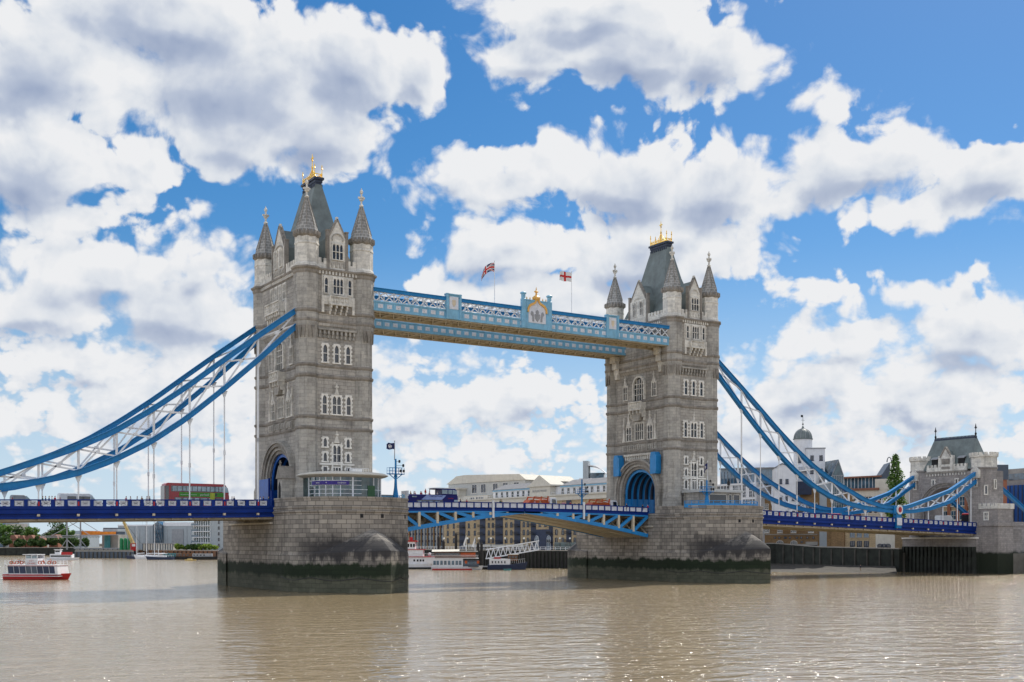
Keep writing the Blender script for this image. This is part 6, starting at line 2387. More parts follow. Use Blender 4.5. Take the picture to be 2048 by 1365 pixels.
for a_, b_ in zip(pr, pr[1:]):
    A0, A1, B0, B1 = G(a_[0], a_[1], 3), G(a_[0], a_[2], 3), G(b_[0], b_[1], 3), G(b_[0], b_[2], 3)
    A2, B2, A3, B3 = G(a_[0], a_[2] + .5, 7), G(b_[0], b_[2] + .5, 7), G(a_[0], a_[1], 7), G(b_[0], b_[1], 7)
    mb.face([A0, B0, B1, A1])
    mb.face([A1, B1, B2, A2])
    mb.face([A2, B2, B3, A3])
o = mb.build('conveyor_cover', 'orange_tarp')
o.location = (q.x, q.y, fz(1070))
tag(o, 'rumpled orange cover lying along the conveyor of the far-bank works', 'tarpaulin')
root, f, org = block('concrete_silo', 'pale square silo block with dark top house beside the green tanks', 'silo', 204, 612, 236, 611.5, 12, 4, 12.0, 'concrete')
U = f.u_at
part(root, org, 'top_house', 'dark_cladding', lambda m: (m.fbox(f.fr, U(207), U(235), 12.0, 15.6, -10, .4),))
part(root, org, 'top_house_band', 'grey_cladding', lambda m: (m.fbox(f.fr, U(206.5), U(235.5), 13.6, 15.0, -10, .5),))
part(root, org, 'teal_pipe', 'teal_paint', lambda m: m.cyl((f.P(U(217), 0, 1.5).x, f.P(U(217), 0, 1.5).y), [(1.6, 4), (1.6, 12), (2.3, 12.2), (2.3, 13.6)], 12))
for i, x in enumerate((243, 251, 259.5)):
    q = pt(x, 596)
    mb = MB((q.x, q.y, 4))
    mb.cyl((q.x, q.y), [(.95, 3.9), (.95, 9.3), (.75, 9.9), (.3, 10.2)], 14)
    mb.cyl((q.x, q.y), [(1.02, 6), (1.02, 6.2)], 14)
    mb.cyl((q.x, q.y), [(1.02, 8), (1.02, 8.2)], 14)
    o = mb.build('storage_tank', 'tank_green')
    o.location = (q.x, q.y, 4)
    tag(o, 'upright dark green tank on the far-bank wharf', 'tank', 'three green tanks on the wharf')
q = pt(266, 590)
root = thing('jib_crane', (q.x, q.y, 3.6), 'yellow lattice jib crane leaning left above the far-bank wharf', 'crane')
org = (q.x, q.y, 3.6)
J0, J1 = at_depth(268, 1092, 590), at_depth(244, 1036, 590)


def jib(m):
    d = (J1 - J0).normalized()
    s_ = d.cross(Vector((sin(YAW), cos(YAW), 0))).normalized() * .7
    n_ = Vector((sin(YAW), cos(YAW), 0)) * .7
    K_ = 16
    for c_ in (s_ + n_, s_ - n_, -s_ + n_, -s_ - n_):
        m.bar(J0 + c_, J1 + c_ * .5, .2)
    for i in range(K_):
        a_, b_ = J0.lerp(J1, i / K_), J0.lerp(J1, (i + 1) / K_)
        sg = 1 if i % 2 else -1
        m.bar(a_ + s_ * sg - n_, b_ - s_ * sg - n_, .14)
        m.bar(a_ + s_ * sg + n_, b_ - s_ * sg + n_, .14)
    m.bar(J0.lerp(J1, .05) - s_ * .4, J0.lerp(J1, .92) - s_ * .3, .6)


part(root, org, 'jib', 'crane_yellow', jib)
part(root, org, 'hoist_rope', 'black_paint', lambda m: (m.tube(J1, J1 + Vector((8, -5, -13)), .06, 5), m.tube(J1, J0 + Vector((2, 0, 3)), .06, 5)))
part(root, org, 'cab', 'red_paint', lambda m: (m.box(q.x - 1.2, q.x + 1.2, q.y - 1.2, q.y + 1.2, 4.6, 7.4), m.cyl((q.x, q.y), [(1.5, 3.6), (1.5, 4.6)], 12)))
part(root, org, 'cab_window', 'white_paint', lambda m: m.box(q.x - .8, q.x + .8, q.y - 1.3, q.y - 1.2, 5.8, 7.0))
for i, (xl, xr, m_, y) in enumerate(((150, 262, 'concrete', 1098), (285, 345, 'cream_render', 1088))):
    root, f, org = block('wharf_shed' if i else 'wharf_platform', ('low cream shed on the far wharf behind the sailing boats' if i else 'low concrete platform running along the far-bank wharf'), 'shed' if i else 'platform', xl, 600, xr, 598, 6, 3.5, z_at(y, 600), m_)
    part(root, org, 'roof_edge', 'grey_metal', lambda m: m.fbox(f.fr, -.5, f.len + .5, z_at(y, 600), z_at(y, 600) + .4, -6, .5))
    part(root, org, 'post', 'dark_cladding', lambda m: [m.fbox(f.fr, f.len * k / 12, f.len * k / 12 + .4, 3.5, z_at(y, 600), 0, .2) for k in range(13)])

# ------------------------------------------------------------------ people
def person_mesh(name, pose):
    """one continuous skinned body; returns mesh with slots trousers, top, skin, hair"""
    if pose == 'walk':
        V = [((0, 0, .92), .13), ((0, 0, 1.12), .125), ((0, 0, 1.34), .17), ((0, .01, 1.47), .062), ((0, .02, 1.56), .075), ((0, .02, 1.66), .11), ((0, .01, 1.74), .06),
             ((-.1, .0, .86), .092), ((-.11, .16, .48), .062), ((-.11, .04, .09), .045), ((-.11, .17, .04), .04),
             ((.1, .0, .86), .092), ((.11, -.10, .48), .062), ((.11, -.28, .10), .045), ((.11, -.18, .04), .04),
             ((-.2, 0, 1.38), .085), ((-.25, -.06, 1.12), .045), ((-.25, .04, .88), .034), ((-.25, .07, .80), .03),
             ((.2, 0, 1.38), .085), ((.25, .02, 1.12), .045), ((.25, .16, .92), .034), ((.25, .20, .85), .03)]
    else:
        V = [((0, 0, .05), .14), ((0, 0, .25), .13), ((0, .01, .46), .15), ((0, .02, .59), .062), ((0, .03, .68), .075), ((0, .03, .78), .098), ((0, .02, .86), .06),
             ((-.1, .08, .04), .09), ((-.12, .45, .06), .065), ((-.12, .48, -.32), .045), ((-.12, .6, -.38), .04),
             ((.1, .08, .04), .09), ((.12, .45, .06), .065), ((.12, .48, -.32), .045), ((.12, .6, -.38), .04),
             ((-.2, .01, .51), .062), ((-.26, .06, .26), .045), ((-.2, .28, .2), .034), ((-.16, .34, .2), .03),
             ((.2, .01, .51), .062), ((.26, .06, .26), .045), ((.2, .28, .2), .034), ((.16, .34, .2), .03)]
    Eg = [(0, 1), (1, 2), (2, 3), (3, 4), (4, 5), (5, 6), (0, 7), (7, 8), (8, 9), (9, 10), (0, 11), (11, 12), (12, 13), (13, 14), (2, 15), (15, 16), (16, 17), (17, 18), (2, 19), (19, 20), (20, 21), (21, 22)]
    # fingers: short chains rooted in each palm
    P, Rr = [v for v, r in V], [r for v, r in V]
    for hand in (18, 22):
        hx, hy, hz = P[hand]
        for k, (dx, ln) in enumerate(((-.02, .07), (-.007, .08), (.007, .075), (.02, .06))):
            P.append((hx + dx, hy + .02, hz - ln * .5))
            Rr.append(.009)
            P.append((hx + dx, hy + .035, hz - ln))
            Rr.append(.008)
            n = len(P)
            Eg += [(hand, n - 2), (n - 2, n - 1)]
        P.append((hx, hy + .05, hz - .01))
        Rr.append(.01)
        Eg.append((hand, len(P) - 1))
    me = bpy.data.meshes.new(name)
    me.from_pydata(P, Eg, [])
    ob = bpy.data.objects.new(name, me)
    COL.objects.link(ob)
    md = ob.modifiers.new('skin', 'SKIN')
    sv = me.skin_vertices[0].data if me.skin_vertices else None
    if sv is None:
        bpy.context.view_layer.objects.active = ob
        import bmesh
        bm = bmesh.new()
        bm.from_mesh(me)
        bm.verts.layers.skin.verify()
        bm.to_mesh(me)
        bm.free()
        sv = me.skin_vertices[0].data
    for i, r in enumerate(Rr):
        sv[i].radius = (r, r)
        sv[i].use_root = i == 0
    sub = ob.modifiers.new('sub', 'SUBSURF')
    sub.levels = 1
    dg = bpy.context.evaluated_depsgraph_get()
    res = bpy.data.meshes.new_from_object(ob.evaluated_get(dg))
    bpy.data.objects.remove(ob)
    res.materials.clear()
    for m in ('cloth_denim', 'cloth_white', 'skin', 'hair'):
        res.materials.append(MATS[m])
    hip, neck, crown = (.93, 1.44, 1.69) if pose == 'walk' else (.12, .56, .81)
    for p in res.polygons:
        c = p.center
        i = 0 if c.z < hip else 1
        if c.z > neck and abs(c.x) < .13:
            i = 3 if (c.z > crown or (c.y < -.01 and c.z > neck + .1)) else 2
        if abs(c.x) > .17 and (c.z < (.95 if pose == 'walk' else .25)):
            i = 2
        if pose != 'walk' and c.y > .12 and i == 1 and c.z < .15:
            i = 0
        p.material_index = i
        p.use_smooth = True
    return res


BODY = {p: person_mesh('person', p) for p in ('walk', 'sit')}
CL = ['cloth_navy', 'cloth_white', 'cloth_red', 'cloth_black', 'cloth_pink', 'cloth_tan', 'cloth_green', 'cloth_denim']
CN = dict(cloth_navy='navy', cloth_white='white', cloth_red='red', cloth_black='black', cloth_pink='pink', cloth_tan='tan', cloth_green='dark green', cloth_denim='denim blue')


def person(loc, rz, top, label, group, pose='walk', bottom=None):
    o = bpy.data.objects.new('person', BODY[pose])
    COL.objects.link(o)
    o.location = loc
    o.rotation_euler = (0, 0, rz)
    for i, m in ((1, top), (0, bottom or R.choice(CL))):
        o.material_slots[i].link = 'OBJECT'
        o.material_slots[i].material = MATS[m]
    o.material_slots[2].link = 'OBJECT'
    o.material_slots[2].material = MATS['skin']
    o.material_slots[3].link = 'OBJECT'
    o.material_slots[3].material = MATS['hair']
    return tag(o, label, 'person', group)


def x_on(xpx, Y):
    return CAM[0] + (Y - CAM[1]) * tan(ray(xpx))


def walkers(cols, Y, group, where, heading=-pi / 2):
    for i, xp in enumerate(cols):
        X = x_on(xp, Y)
        top = CL[(i * 3 + int(xp)) % len(CL)]
        person((X, Y + R.uniform(-.3, .3), ptop(X) - 1.17), heading + R.uniform(-.3, .3) + (pi if i % 2 else 0), top, 'pedestrian seen from the chest up ' + where, group)


walkers((86, 92, 98.5, 104, 110), -8.3, 'people left of the minibus', 'in the group left of the white minibus')
walkers((252, 262, 275, 284, 293, 300), -8.3, 'people between minibus and red bus', 'between the white minibus and the red bus')
walkers((465, 469), -8.4, 'couple by the tower', 'between the red bus and the nearer tower')
walkers((521, 528, 536), -8.4, 'people at the left arch', 'at the foot of the nearer arch')
walkers((920, 935, 1000, 1004), -6.8, 'people by the open-top bus', 'right of the open-top bus on the bascule')
walkers((1068, 1082, 1126, 1131, 1142), -6.8, 'people among the orange trucks', 'by the orange trucks on the bascule')
walkers((1238, 1253, 1285, 1297), -7.6, 'people at the right arch', 'in front of the bright blue arch')
q = pt(1721, 308)
person((q.x, q.y, .35), 1.2, 'cloth_navy', 'lone person in dark top standing on the shingle beach', None)
for i, a in enumerate((-62, -55, -38)):
    r_ = PR - 1.0
    person((L + r_ * cos(radians(a)), -PY + r_ * sin(radians(a)), 14.12), 1.0, ('cloth_black', 'cloth_white', 'cloth_navy')[i], 'visitor leaning at the parapet of the right-hand pier', 'visitors on the right-hand pier')


# ------------------------------------------------------------------ vehicles (built along +X, front at +x, ground z=0)
def wheel(root, x, y, r=.5, w=.28):
    s = 1 if y > 0 else -1
    m = MB()
    m.loft([[(x + rr * cos(2 * pi * i / 18), yy, r + rr * sin(2 * pi * i / 18)) for i in range(18)] for rr, yy in ((r * .92, y - s * w), (r, y - s * w * .8), (r, y - s * .04), (r * .92, y))][::1])
    t = m.build('tyre', 'tyre')
    m = MB()
    m.loft([[(x + rr * cos(2 * pi * i / 14), yy, r + rr * sin(2 * pi * i / 14)) for i in range(14)] for rr, yy in ((r * .6, y - s * .05), (r * .58, y + s * .02), (r * .2, y + s * .03))])
    rim = m.build('rim', 'rim_grey')
    w_ = bpy.data.objects.new('wheel', t.data)
    bpy.data.objects.remove(t)
    COL.objects.link(w_)
    w_.name = 'wheel'
    w_.parent = root
    rim.parent = w_
    return w_


def side_loft(poly, y0, y1, b=.12):
    """profile in (x,z) lofted across the width with softened edges"""
    m = MB()
    n = len(poly)
    cx_, cz_ = sum(p[0] for p in poly) / n, sum(p[1] for p in poly) / n
    inset = lambda d, y: [(x - (d if x > cx_ else -d), y, z - (d * .8 if z > cz_ else 0)) for x, z in poly]
    m.loft([inset(b, y0), inset(b * .3, y0 + b * .4), inset(0, y0 + b), inset(0, y1 - b), inset(b * .3, y1 - b * .4), inset(b, y1)])
    return m


def ybox(root, name, mat, x0, x1, z0, z1, y, t=.02):
    m = MB()
    m.box(x0, x1, y - t, y + t, z0, z1)
    return m.build(name, mat, root)


def lettering(root, body, size, mat, loc, rot=(pi / 2, 0, 0)):
    t_ = text_mesh('lettering', body, size, mat, root, .01)
    t_.location = loc
    t_.rotation_euler = rot
    return t_


def on_road(xpx, Y):
    X = x_on(xpx, Y)
    return (X, Y, ptop(X) - 1.3)


def red_bus(loc, label, front=1):
    root = thing('double_decker_bus', loc, label, 'bus')
    prof = [(-5.6, .35), (5.5, .35), (5.62, 1.2), (5.6, 2.3), (5.35, 3.6), (5.0, 4.2), (4.6, 4.4), (-5.1, 4.42), (-5.5, 4.2), (-5.65, 3.4), (-5.65, 1.0)]
    side_loft(prof, -1.27, 1.27).build('body', 'bus_red', root)
    ybox(root, 'upper_window_band', 'dark_glass', -4.6, 5.05, 2.95, 3.95, -1.275)
    xs = [-4.45, -3.6, -2.7, -2.05, -1.0, -.1, .6, 1.5, 2.15, 3.0, 3.65, 4.25]
    for a, b in zip(xs, xs[1:]):
        ybox(root, 'upper_window', 'lamp_glass' if False else 'sky_glass', a + .1, b - .06, 3.08, 3.88, -1.29)
    ybox(root, 'lower_window_band', 'dark_glass', -4.0, 4.2, 1.05, 1.95, -1.275)
    for a, b in ((-3.8, -2.9), (-2.5, -1.9), (-1.7, -1.0), (-.5, .2), (.6, 1.6), (2.0, 2.6)):
        ybox(root, 'lower_window', 'sky_glass', a, b, 1.12, 1.9, -1.29)
    ad = ybox(root, 'advert_panel', 'ad_green', -3.2, 4.6, 2.12, 2.86, -1.30)
    lettering(ad, 'perfect!', .5, 'white_paint', (1.2, -1.325, 2.48))
    ybox(ad, 'advert_line', 'white_paint', -3.0, -.2, 2.42, 2.47, -1.325)
    ybox(root, 'advert_square', 'lime', 2.15, 2.95, 1.5, 2.85, -1.31)
    ybox(root, 'route_panel', 'car_black', 3.05, 3.4, 2.25, 2.75, -1.315)
    m = MB()
    m.face([(5.66, -1.1, 1.2), (5.66, 1.1, 1.2), (5.62, 1.1, 2.3), (5.62, -1.1, 2.3)])
    m.face([(5.58, -1.1, 2.75), (5.58, 1.1, 2.75), (5.36, 1.1, 3.75), (5.36, -1.1, 3.75)])
    m.build('windscreen', 'blue_glass', root)
    m = MB()
    m.fpoly(((0, -1.28, 0), (1, 0), (0, -1)), [(4.35, 2.95), (5.42, 2.95), (5.2, 3.75), (4.95, 3.98), (4.35, 3.98)], 0, .025)
    m.build('corner_glass', 'sky_glass', root)
    m = MB()
    m.box(-5.7, -5.64, -1.15, 1.15, .9, 3.9)
    m.fbox(((0, -1.28, 0), (1, 0), (0, -1)), -5.62, -5.0, .5, 3.9, 0, .02)
    m.build('rear_glass', 'dark_glass', root)
    for x in (-3.3, 3.2):
        for y in (-1.28, 1.28):
            wheel(root, x, y)
    return root


glass_mat('sky_glass', (0.30, 0.40, 0.45), 0.1, 0.6)
red_bus(on_road(391, 3.0), 'red double decker bus with a green advert, left of the nearer tower')


def tour_bus(loc):
    root = thing('open_top_bus', loc, 'dark blue open-top tour bus with a pale slanted banner, right of the nearer tower', 'bus')
    prof = [(-5.6, .35), (5.4, .35), (5.6, 1.2), (5.6, 2.6), (5.45, 3.0), (-5.3, 2.95), (-5.6, 2.6)]
    side_loft(prof, -1.27, 1.27).build('body', 'bus_blue', root)
    side_loft([(1.9, 3.0), (5.5, 3.0), (5.35, 3.9), (4.9, 4.25), (.6, 4.28), (.5, 4.14), (1.9, 4.1)], -1.25, 1.25).build('upper_canopy', 'bus_blue', root)
    m = MB()
    m.box(.4, 4.8, -1.28, 1.28, 4.2, 4.34)
    m.build('canopy_roof', 'white_paint', root)
    ybox(root, 'upper_window', 'sky_glass', 2.0, 3.2, 3.15, 3.95, -1.27)
    ybox(root, 'upper_window', 'sky_glass', 3.4, 4.2, 3.15, 3.95, -1.27)
    m = MB()
    m.fpoly(((0, -1.26, 0), (1, 0), (0, -1)), [(4.35, 3.1), (5.4, 3.1), (5.25, 3.8), (4.35, 4.0)], 0, .03)
    m.build('corner_glass', 'sky_glass', root)
    m = MB()
    for x in (.55, 1.9):
        m.box(x - .05, x + .05, -1.2, -1.1, 2.95, 4.2)
        m.box(x - .05, x + .05, 1.1, 1.2, 2.95, 4.2)
    m.build('canopy_post', 'car_black', root)
    m = MB()
    m.fpoly(((0, -1.28, 0), (1, 0), (0, -1)), [(-2.6, 1.95), (1.9, 1.95), (2.9, 2.85), (-1.4, 2.85)], 0, .03)
    bn = m.build('banner', 'banner_blue', root)
    lettering(bn, 'LONDON TOURS', .36, 'bus_blue', (.6, -1.325, 2.62))
    ybox(root, 'window_band', 'dark_glass', -3.6, 2.2, 1.0, 1.85, -1.28)
    for a, b in ((-3.3, -2.6), (-2.3, -1.6), (-.8, -.1), (.4, 1.5)):
        ybox(root, 'lower_window', 'sky_glass', a, b, 1.15, 1.7, -1.295)
    m = MB()
    m.box(-5.62, -5.3, -1.26, 1.26, .5, 3.6)
    m.build('rear_panel', 'white_paint', root)
    lettering(root, 'London', .4, 'red_paint', (3.9, -1.29, 2.3))
    ybox(root, 'side_mark', 'sky_glass', -4.6, -3.6, 2.4, 2.6, -1.29)
    m = MB()
    m.box(5.55, 5.62, -1.1, 1.1, 1.2, 2.5)
    m.fbox(((0, -1.28, 0), (1, 0), (0, -1)), 4.7, 5.55, 1.2, 2.0, 0, .02)
    m.build('windscreen', 'sky_glass', root)
    for x in (-3.3, 3.4):
        for y in (-1.28, 1.28):
            wheel(root, x, y)
    for x, y, c in ((-4.7, -.8, 'cloth_tan'), (-3.9, -.7, 'cloth_white'), (-3.0, .6, 'cloth_red'), (-2.5, -.8, 'cloth_red'), (-1.6, .5, 'cloth_navy'), (-.6, -.8, 'cloth_pink'), (.2, .6, 'cloth_black'), (1.2, -.7, 'cloth_white')):
        person((loc[0] + x, loc[1] + y, loc[2] + 2.75), -pi / 2, c, 'passenger sitting on the open deck of the blue tour bus', 'open-top bus passengers', 'sit')
    person((loc[0] - .9, loc[1] + .2, loc[2] + 2.4), -pi / 2, 'cloth_red', 'passenger standing up on the open deck of the blue tour bus', None)


plain('banner_blue', (0.30, 0.38, 0.68), 0.4)
tour_bus(on_road(860, 3.0))


def minibus(loc, label, mat='van_white', ln=6.8, h=2.65, glass=True):
    root = thing('minibus' if glass else 'van', loc, label, 'minibus' if glass else 'van')
    a = ln / 2
    prof = [(-a, .35), (a - .1, .35), (a, .8), (a - .15, 1.15), (a - .95, 1.4), (a - 1.7, h - .25), (a - 2.2, h), (-a + .15, h), (-a, h - .3)]
    side_loft(prof, -1.0, 1.0).build('body', mat, root)
    if glass:
        for x0, x1 in ((-a + 1.2, -a + 2.6), (-a + 2.75, a - 2.0)):
            ybox(root, 'side_window', 'dark_glass', x0, x1, 1.45, 2.15, -1.0)
    m = MB()
    m.fpoly(((0, -.98, 0), (1, 0), (0, -1)), [(a - 1.9, 1.4), (a - 1.0, 1.4), (a - 1.75, 2.2), (a - 1.9, 2.2)], 0, .03)
    m.build('cab_window', 'sky_glass', root)
    m = MB()
    m.face([(a - .98, -.85, 1.43), (a - .98, .85, 1.43), (a - 1.68, .85, h - .28), (a - 1.68, -.85, h - .28)])
    m.build('windscreen', 'dark_glass', root)
    ybox(root, 'tail_lamp', 'red_paint', -a + .02, -a + .15, 1.2, 1.9, -1.0)
    for x in (-a + 1.3, a - 1.2):
        for y in (-1.0, 1.0):
            wheel(root, x, y, .36, .22)
    return root


minibus(on_road(160, 3.0), 'white minibus with dark side windows on the left deck')
minibus(on_road(1606, 3.0), 'white panel van on the right deck, left of the red van', glass=False, ln=5.4, h=2.1)
minibus(on_road(1738, 3.0), 'small white van on the right deck, just left of the roundel', glass=False, ln=4.6, h=2.0)
minibus((x_on(1905, 3.0) - 3, 3.0, ptop(170) - 1.3), 'white box van passing under the gatehouse arch', glass=False, ln=6.5, h=3.1)
minibus(on_road(48, 3.0), 'pale grey van at the far left of the deck', mat='grey_metal', glass=False, ln=4.0, h=2.35)


def car(loc, label, mat):
    root = thing('car', loc, label, 'car', None)
    prof = [(-2.1, .3), (2.1, .3), (2.15, .7), (1.9, .9), (1.0, 1.0), (.4, 1.45), (-1.1, 1.48), (-1.8, 1.05), (-2.1, .95)]
    side_loft(prof, -.88, .88, .15).build('body', mat, root)
    m = MB()
    m.fpoly(((0, -.88, 0), (1, 0), (0, -1)), [(-1.5, 1.0), (.8, 1.0), (.32, 1.36), (-1.05, 1.38)], 0, .02)
    m.build('side_window', 'dark_glass', root)
    m = MB()
    m.face([(.98, -.7, 1.02), (.98, .7, 1.02), (.42, .65, 1.44), (.42, -.65, 1.44)])
    m.build('windscreen', 'dark_glass', root)
    for x in (-1.3, 1.3):
        for y in (-.88, .88):
            wheel(root, x, y, .31, .2)
    for y in (-.6, .6):
        m = MB()
        m.box(2.08, 2.17, y - .18, y + .18, .62, .78)
        m.build('headlight', 'lamp_glass', root)
    return root


car(on_road(270, -2.8), 'grey car on the left deck in front of the waiting people', 'car_grey')
car(on_road(498, -2.8), 'black car entering the arch of the nearer tower', 'car_black')
car(on_road(1013, -2.6), 'grey car near the middle of the bascule bridge', 'car_grey')
minibus(on_road(1672, -1.5), 'bright red van on the right-hand deck', mat='red_paint', glass=False, ln=4.8, h=2.0)
car(on_road(1278, -2.8), 'black car in front of the bright blue arch', 'car_black')
root = minibus(on_road(1650, 3.0), 'black delivery van just behind the red van on the right deck', mat='car_black', glass=False, ln=5.0, h=2.3)
lettering(root, 'express', .4, 'white_paint', (-.6, -1.03, 1.7))
ybox(root, 'side_stripe', 'red_paint', -1.8, .4, 1.3, 1.4, -1.01)


def skip_truck():
    root = thing('tipper_truck', (0, 0, 0), 'x', 'truck', 'orange trucks on the bascule')
    m = MB()
    m.box(-3.6, 3.4, -.5, .5, .65, .95)
    m.build('chassis', 'car_black', root)
    side_loft([(1.7, .6), (3.55, .6), (3.6, 1.5), (3.35, 2.7), (3.1, 2.9), (1.7, 2.9)], -1.22, 1.22).build('cab', 'van_white', root)
    m = MB()
    m.fpoly(((0, -1.22, 0), (1, 0), (0, -1)), [(2.2, 1.7), (3.25, 1.7), (3.1, 2.55), (2.2, 2.6)], 0, .03)
    m.build('cab_window', 'dark_glass', root)
    m = MB()
    m.face([(3.6, -1.05, 1.7), (3.6, 1.05, 1.7), (3.38, 1.05, 2.6), (3.38, -1.05, 2.6)])
    m.build('windscreen', 'dark_glass', root)
    m = MB()
    m.fpoly(((0, 1.15, 0), (1, 0), (0, -1)), [(-3.7, 1.7), (-2.9, 1.0), (1.0, 1.0), (1.5, 1.8), (1.2, 2.35), (.2, 2.5), (-1, 2.3), (-3.0, 2.4)], 0, 2.3)
    sk = m.build('skip', 'truck_orange', root)
    m = MB()
    for x in (-2.6, -1.6, -.6, .4):
        m.box(x - .06, x + .06, -1.2, -1.12, 1.05, 2.3)
    m.build('skip_rib', 'truck_orange', sk)
    for y in (-1.2, 1.2):
        m = MB()
        m.bar((-3.0, y, 1.2), (-2.2, y, 3.0), .22, .25)
        m.bar((-2.2, y, 3.0), (.9, y, 2.7), .16, .2)
        m.bar((.9, y, 1.0), (1.2, y, 3.2), .22, .25)
        m.build('lifting_arm', 'truck_orange', root)
    for x in (-2.6, -1.4, 2.6):
        for y in (-1.2, 1.2):
            wheel(root, x, y, .48, .3)
    return root


t1 = skip_truck()
t1.location = on_road(1080, 3.0)
t1['label'] = 'orange skip truck with white cab at the centre of the bascule bridge'
t2 = dup(t1)
t2.location = on_road(1203, 3.0)
t2['label'] = 'orange skip truck with white cab just left of the farther tower'
b2 = red_bus((197.5, 3.0, 11.6), 'red double decker bus at the right edge beyond the gatehouse')


# ------------------------------------------------------------------ kiosks and masts on the piers
def left_kiosk():
    z0 = 14.12
    root = thing('glass_kiosk', (0, -15, z0), 'curved glass ticket kiosk with a white oval roof on the left pier', 'kiosk')
    org = (0, -15, z0)
    N = 40
    ring = []
    for i in range(N + 1):
        a = pi + pi * i / N
        ring.append((-.1 + 6.15 * (abs(cos(a)) ** .8) * (1 if cos(a) > 0 else -1), -14.2 - 5.6 * abs(sin(a)) ** .75))
    back = [(6.05, -11.6), (-6.25, -11.6)]
    outl = ring + back
    mb = MB(org)
    mb.prism(outl, z0, 18.95)
    mb.build('glazing', 'green_glass', root)
    mb = MB(org)
    mb.prism([(x * 1.02, -14.2 + (y + 14.2) * 1.02) for x, y in outl], z0, 15.6)
    mb.build('base_wall', 'grey_metal', root)
    for i in (0, 3, 6, 9, 12, 15, 19, 26, 29, 33, 38):
        x, y = ring[i]
        mb = MB(org)
        w = .14 if i in (19, 38, 0) else .07
        mb.box(x - w, x + w, y - w, y + w, z0, 18.95)
        mb.build('mullion', 'white_paint', root)
    for z in (16.2, 16.9, 17.6, 18.35):
        mb = MB(org)
        for a, b in zip(ring, ring[1:]):
            if z != 16.9 and a[0] > .3:
                continue
            mb.bar((a[0], a[1], z), (b[0], b[1], z), .1, .08)
        mb.build('transom', 'white_paint', root)
    mb = MB(org)
    for k in range(2, 18):
        a, b = ring[k], ring[k + 1]
        s = 1.025
        mb.bar((a[0] * s, -14.2 + (a[1] + 14.2) * s, 17.95), (b[0] * s, -14.2 + (b[1] + 14.2) * s, 17.95), .08, .62)
    sg = mb.build('sign_band', 'sign_purple', root)
    for k, body, sz in ((15, 'Exhibition', .36), (9, '+', .5), (5, 'Tickets', .3)):
        a, b = Vector(ring[k]), Vector(ring[k + 1])
        c = (a + b) / 2
        d = (b - a).normalized()
        n = Vector((d.y, -d.x))
        t_ = text_mesh('lettering', body, sz, 'white_paint', sg, .01)
        p = Vector((c.x * 1.025, -14.2 + (c.y + 14.2) * 1.025, 17.95)) + Vector((n.x, n.y, 0)) * .09
        t_.location = p - Vector(org)
        t_.rotation_euler = (pi / 2, 0, atan2(d.y, d.x))
    mb = MB(org)
    grow = lambda s, dz: [(x * s, -14.2 + (y + 14.2) * s if y < -14.2 else y, dz) for x, y in outl]
    mb.loft([grow(1.0, 18.95), grow(1.13, 19.15), grow(1.2, 19.35), grow(1.2, 19.45), grow(1.1, 19.75), grow(.85, 19.95)])
    mb.build('roof', 'cream_render', root)
    mb = MB(org)
    for i in range(9):
        x = 1.2 + i * .5
        mb.box(x - .03, x + .03, -13.2, -13.14, 19.9, 20.9)
    mb.box(1.2, 5.2, -13.2, -13.14, 20.85, 20.92)
    mb.box(2.0, 4.0, -13.1, -12.2, 19.9, 20.8)
    mb.build('roof_plant', 'white_paint', root)
    mb = MB(org)
    mb.box(1.9, 3.2, -19.75, -19.6, z0 + 1.2, 17.6)
    mb.build('door', 'cloth_green', root)
    return root


left_kiosk()


def right_kiosk():
    z0 = 14.12
    root = thing('stone_kiosk', (L + 1, -15, z0), 'low stone kiosk with wide dark window on the right pier', 'kiosk')
    org = (L + 1, -15, z0)
    mb = MB(org)
    x0, x1 = L - 3.8, L + 6.0
    mb.box(x0, x1, -18.2, -11.5, z0, 18.4)
    mb.build('wall', 'tower_stone', root)
    mb = MB(org)
    mb.box(x0 - .5, x1 + .4, -18.7, -11.4, 18.4, 18.75)
    mb.box(x0 - .2, x1 + .1, -18.4, -11.4, 18.75, 19.0)
    mb.build('roof', 'grey_render', root)
    for a, b in ((x0 + 1.0, x0 + 5.6), (x0 + 6.4, x0 + 7.1), (x0 + 7.7, x0 + 9.3)):
        mb = MB(org)
        mb.box(a, b, -18.25, -18.15, 15.7, 17.9)
        w = mb.build('window', 'dark_glass', root)
        mb = MB(org)
        for z in (15.62, 17.9):
            mb.box(a - .1, b + .1, -18.35, -18.1, z, z + .12)
        for x in (a - .1, b):
            mb.box(x, x + .1, -18.35, -18.1, 15.62, 18.0)
        mb.build('frame', 'cream_render', w)
    mb = MB(org)
    mb.cyl((L + 2.6, -18.2), [(.06, 19), (.06, 20.2)], 6)
    mb.cyl((L + 2.6, -18.2), [(.3, 19.9), (.34, 20.5), (.1, 20.9), (.03, 21.4)], 8)
    mb.build('roof_lantern', 'black_paint', root)


right_kiosk()


def railing(name, label, pts, z0, h, mat, panel=True):
    c = pts[0]
    root = thing(name, (c[0], c[1], z0), label, 'railing')
    org = (c[0], c[1], z0)
    mb = MB(org)
    for a, b in zip(pts, pts[1:]):
        mb.bar((*a, z0 + h), (*b, z0 + h), .1, .1)
        mb.bar((*a, z0 + h * .72), (*b, z0 + h * .72), .06, .06)
    mb.build('rail', mat, root)
    for p in pts:
        mb = MB(org)
        mb.bar((*p, z0), (*p, z0 + h), .1)
        mb.build('post', mat, root)
    if panel:
        mb = MB(org)
        for a, b in zip(pts, pts[1:]):
            mb.bar((*a, z0 + h * .3), (*b, z0 + h * .3), .08, h * .6)
        mb.build('panel', mat, root)
    return root


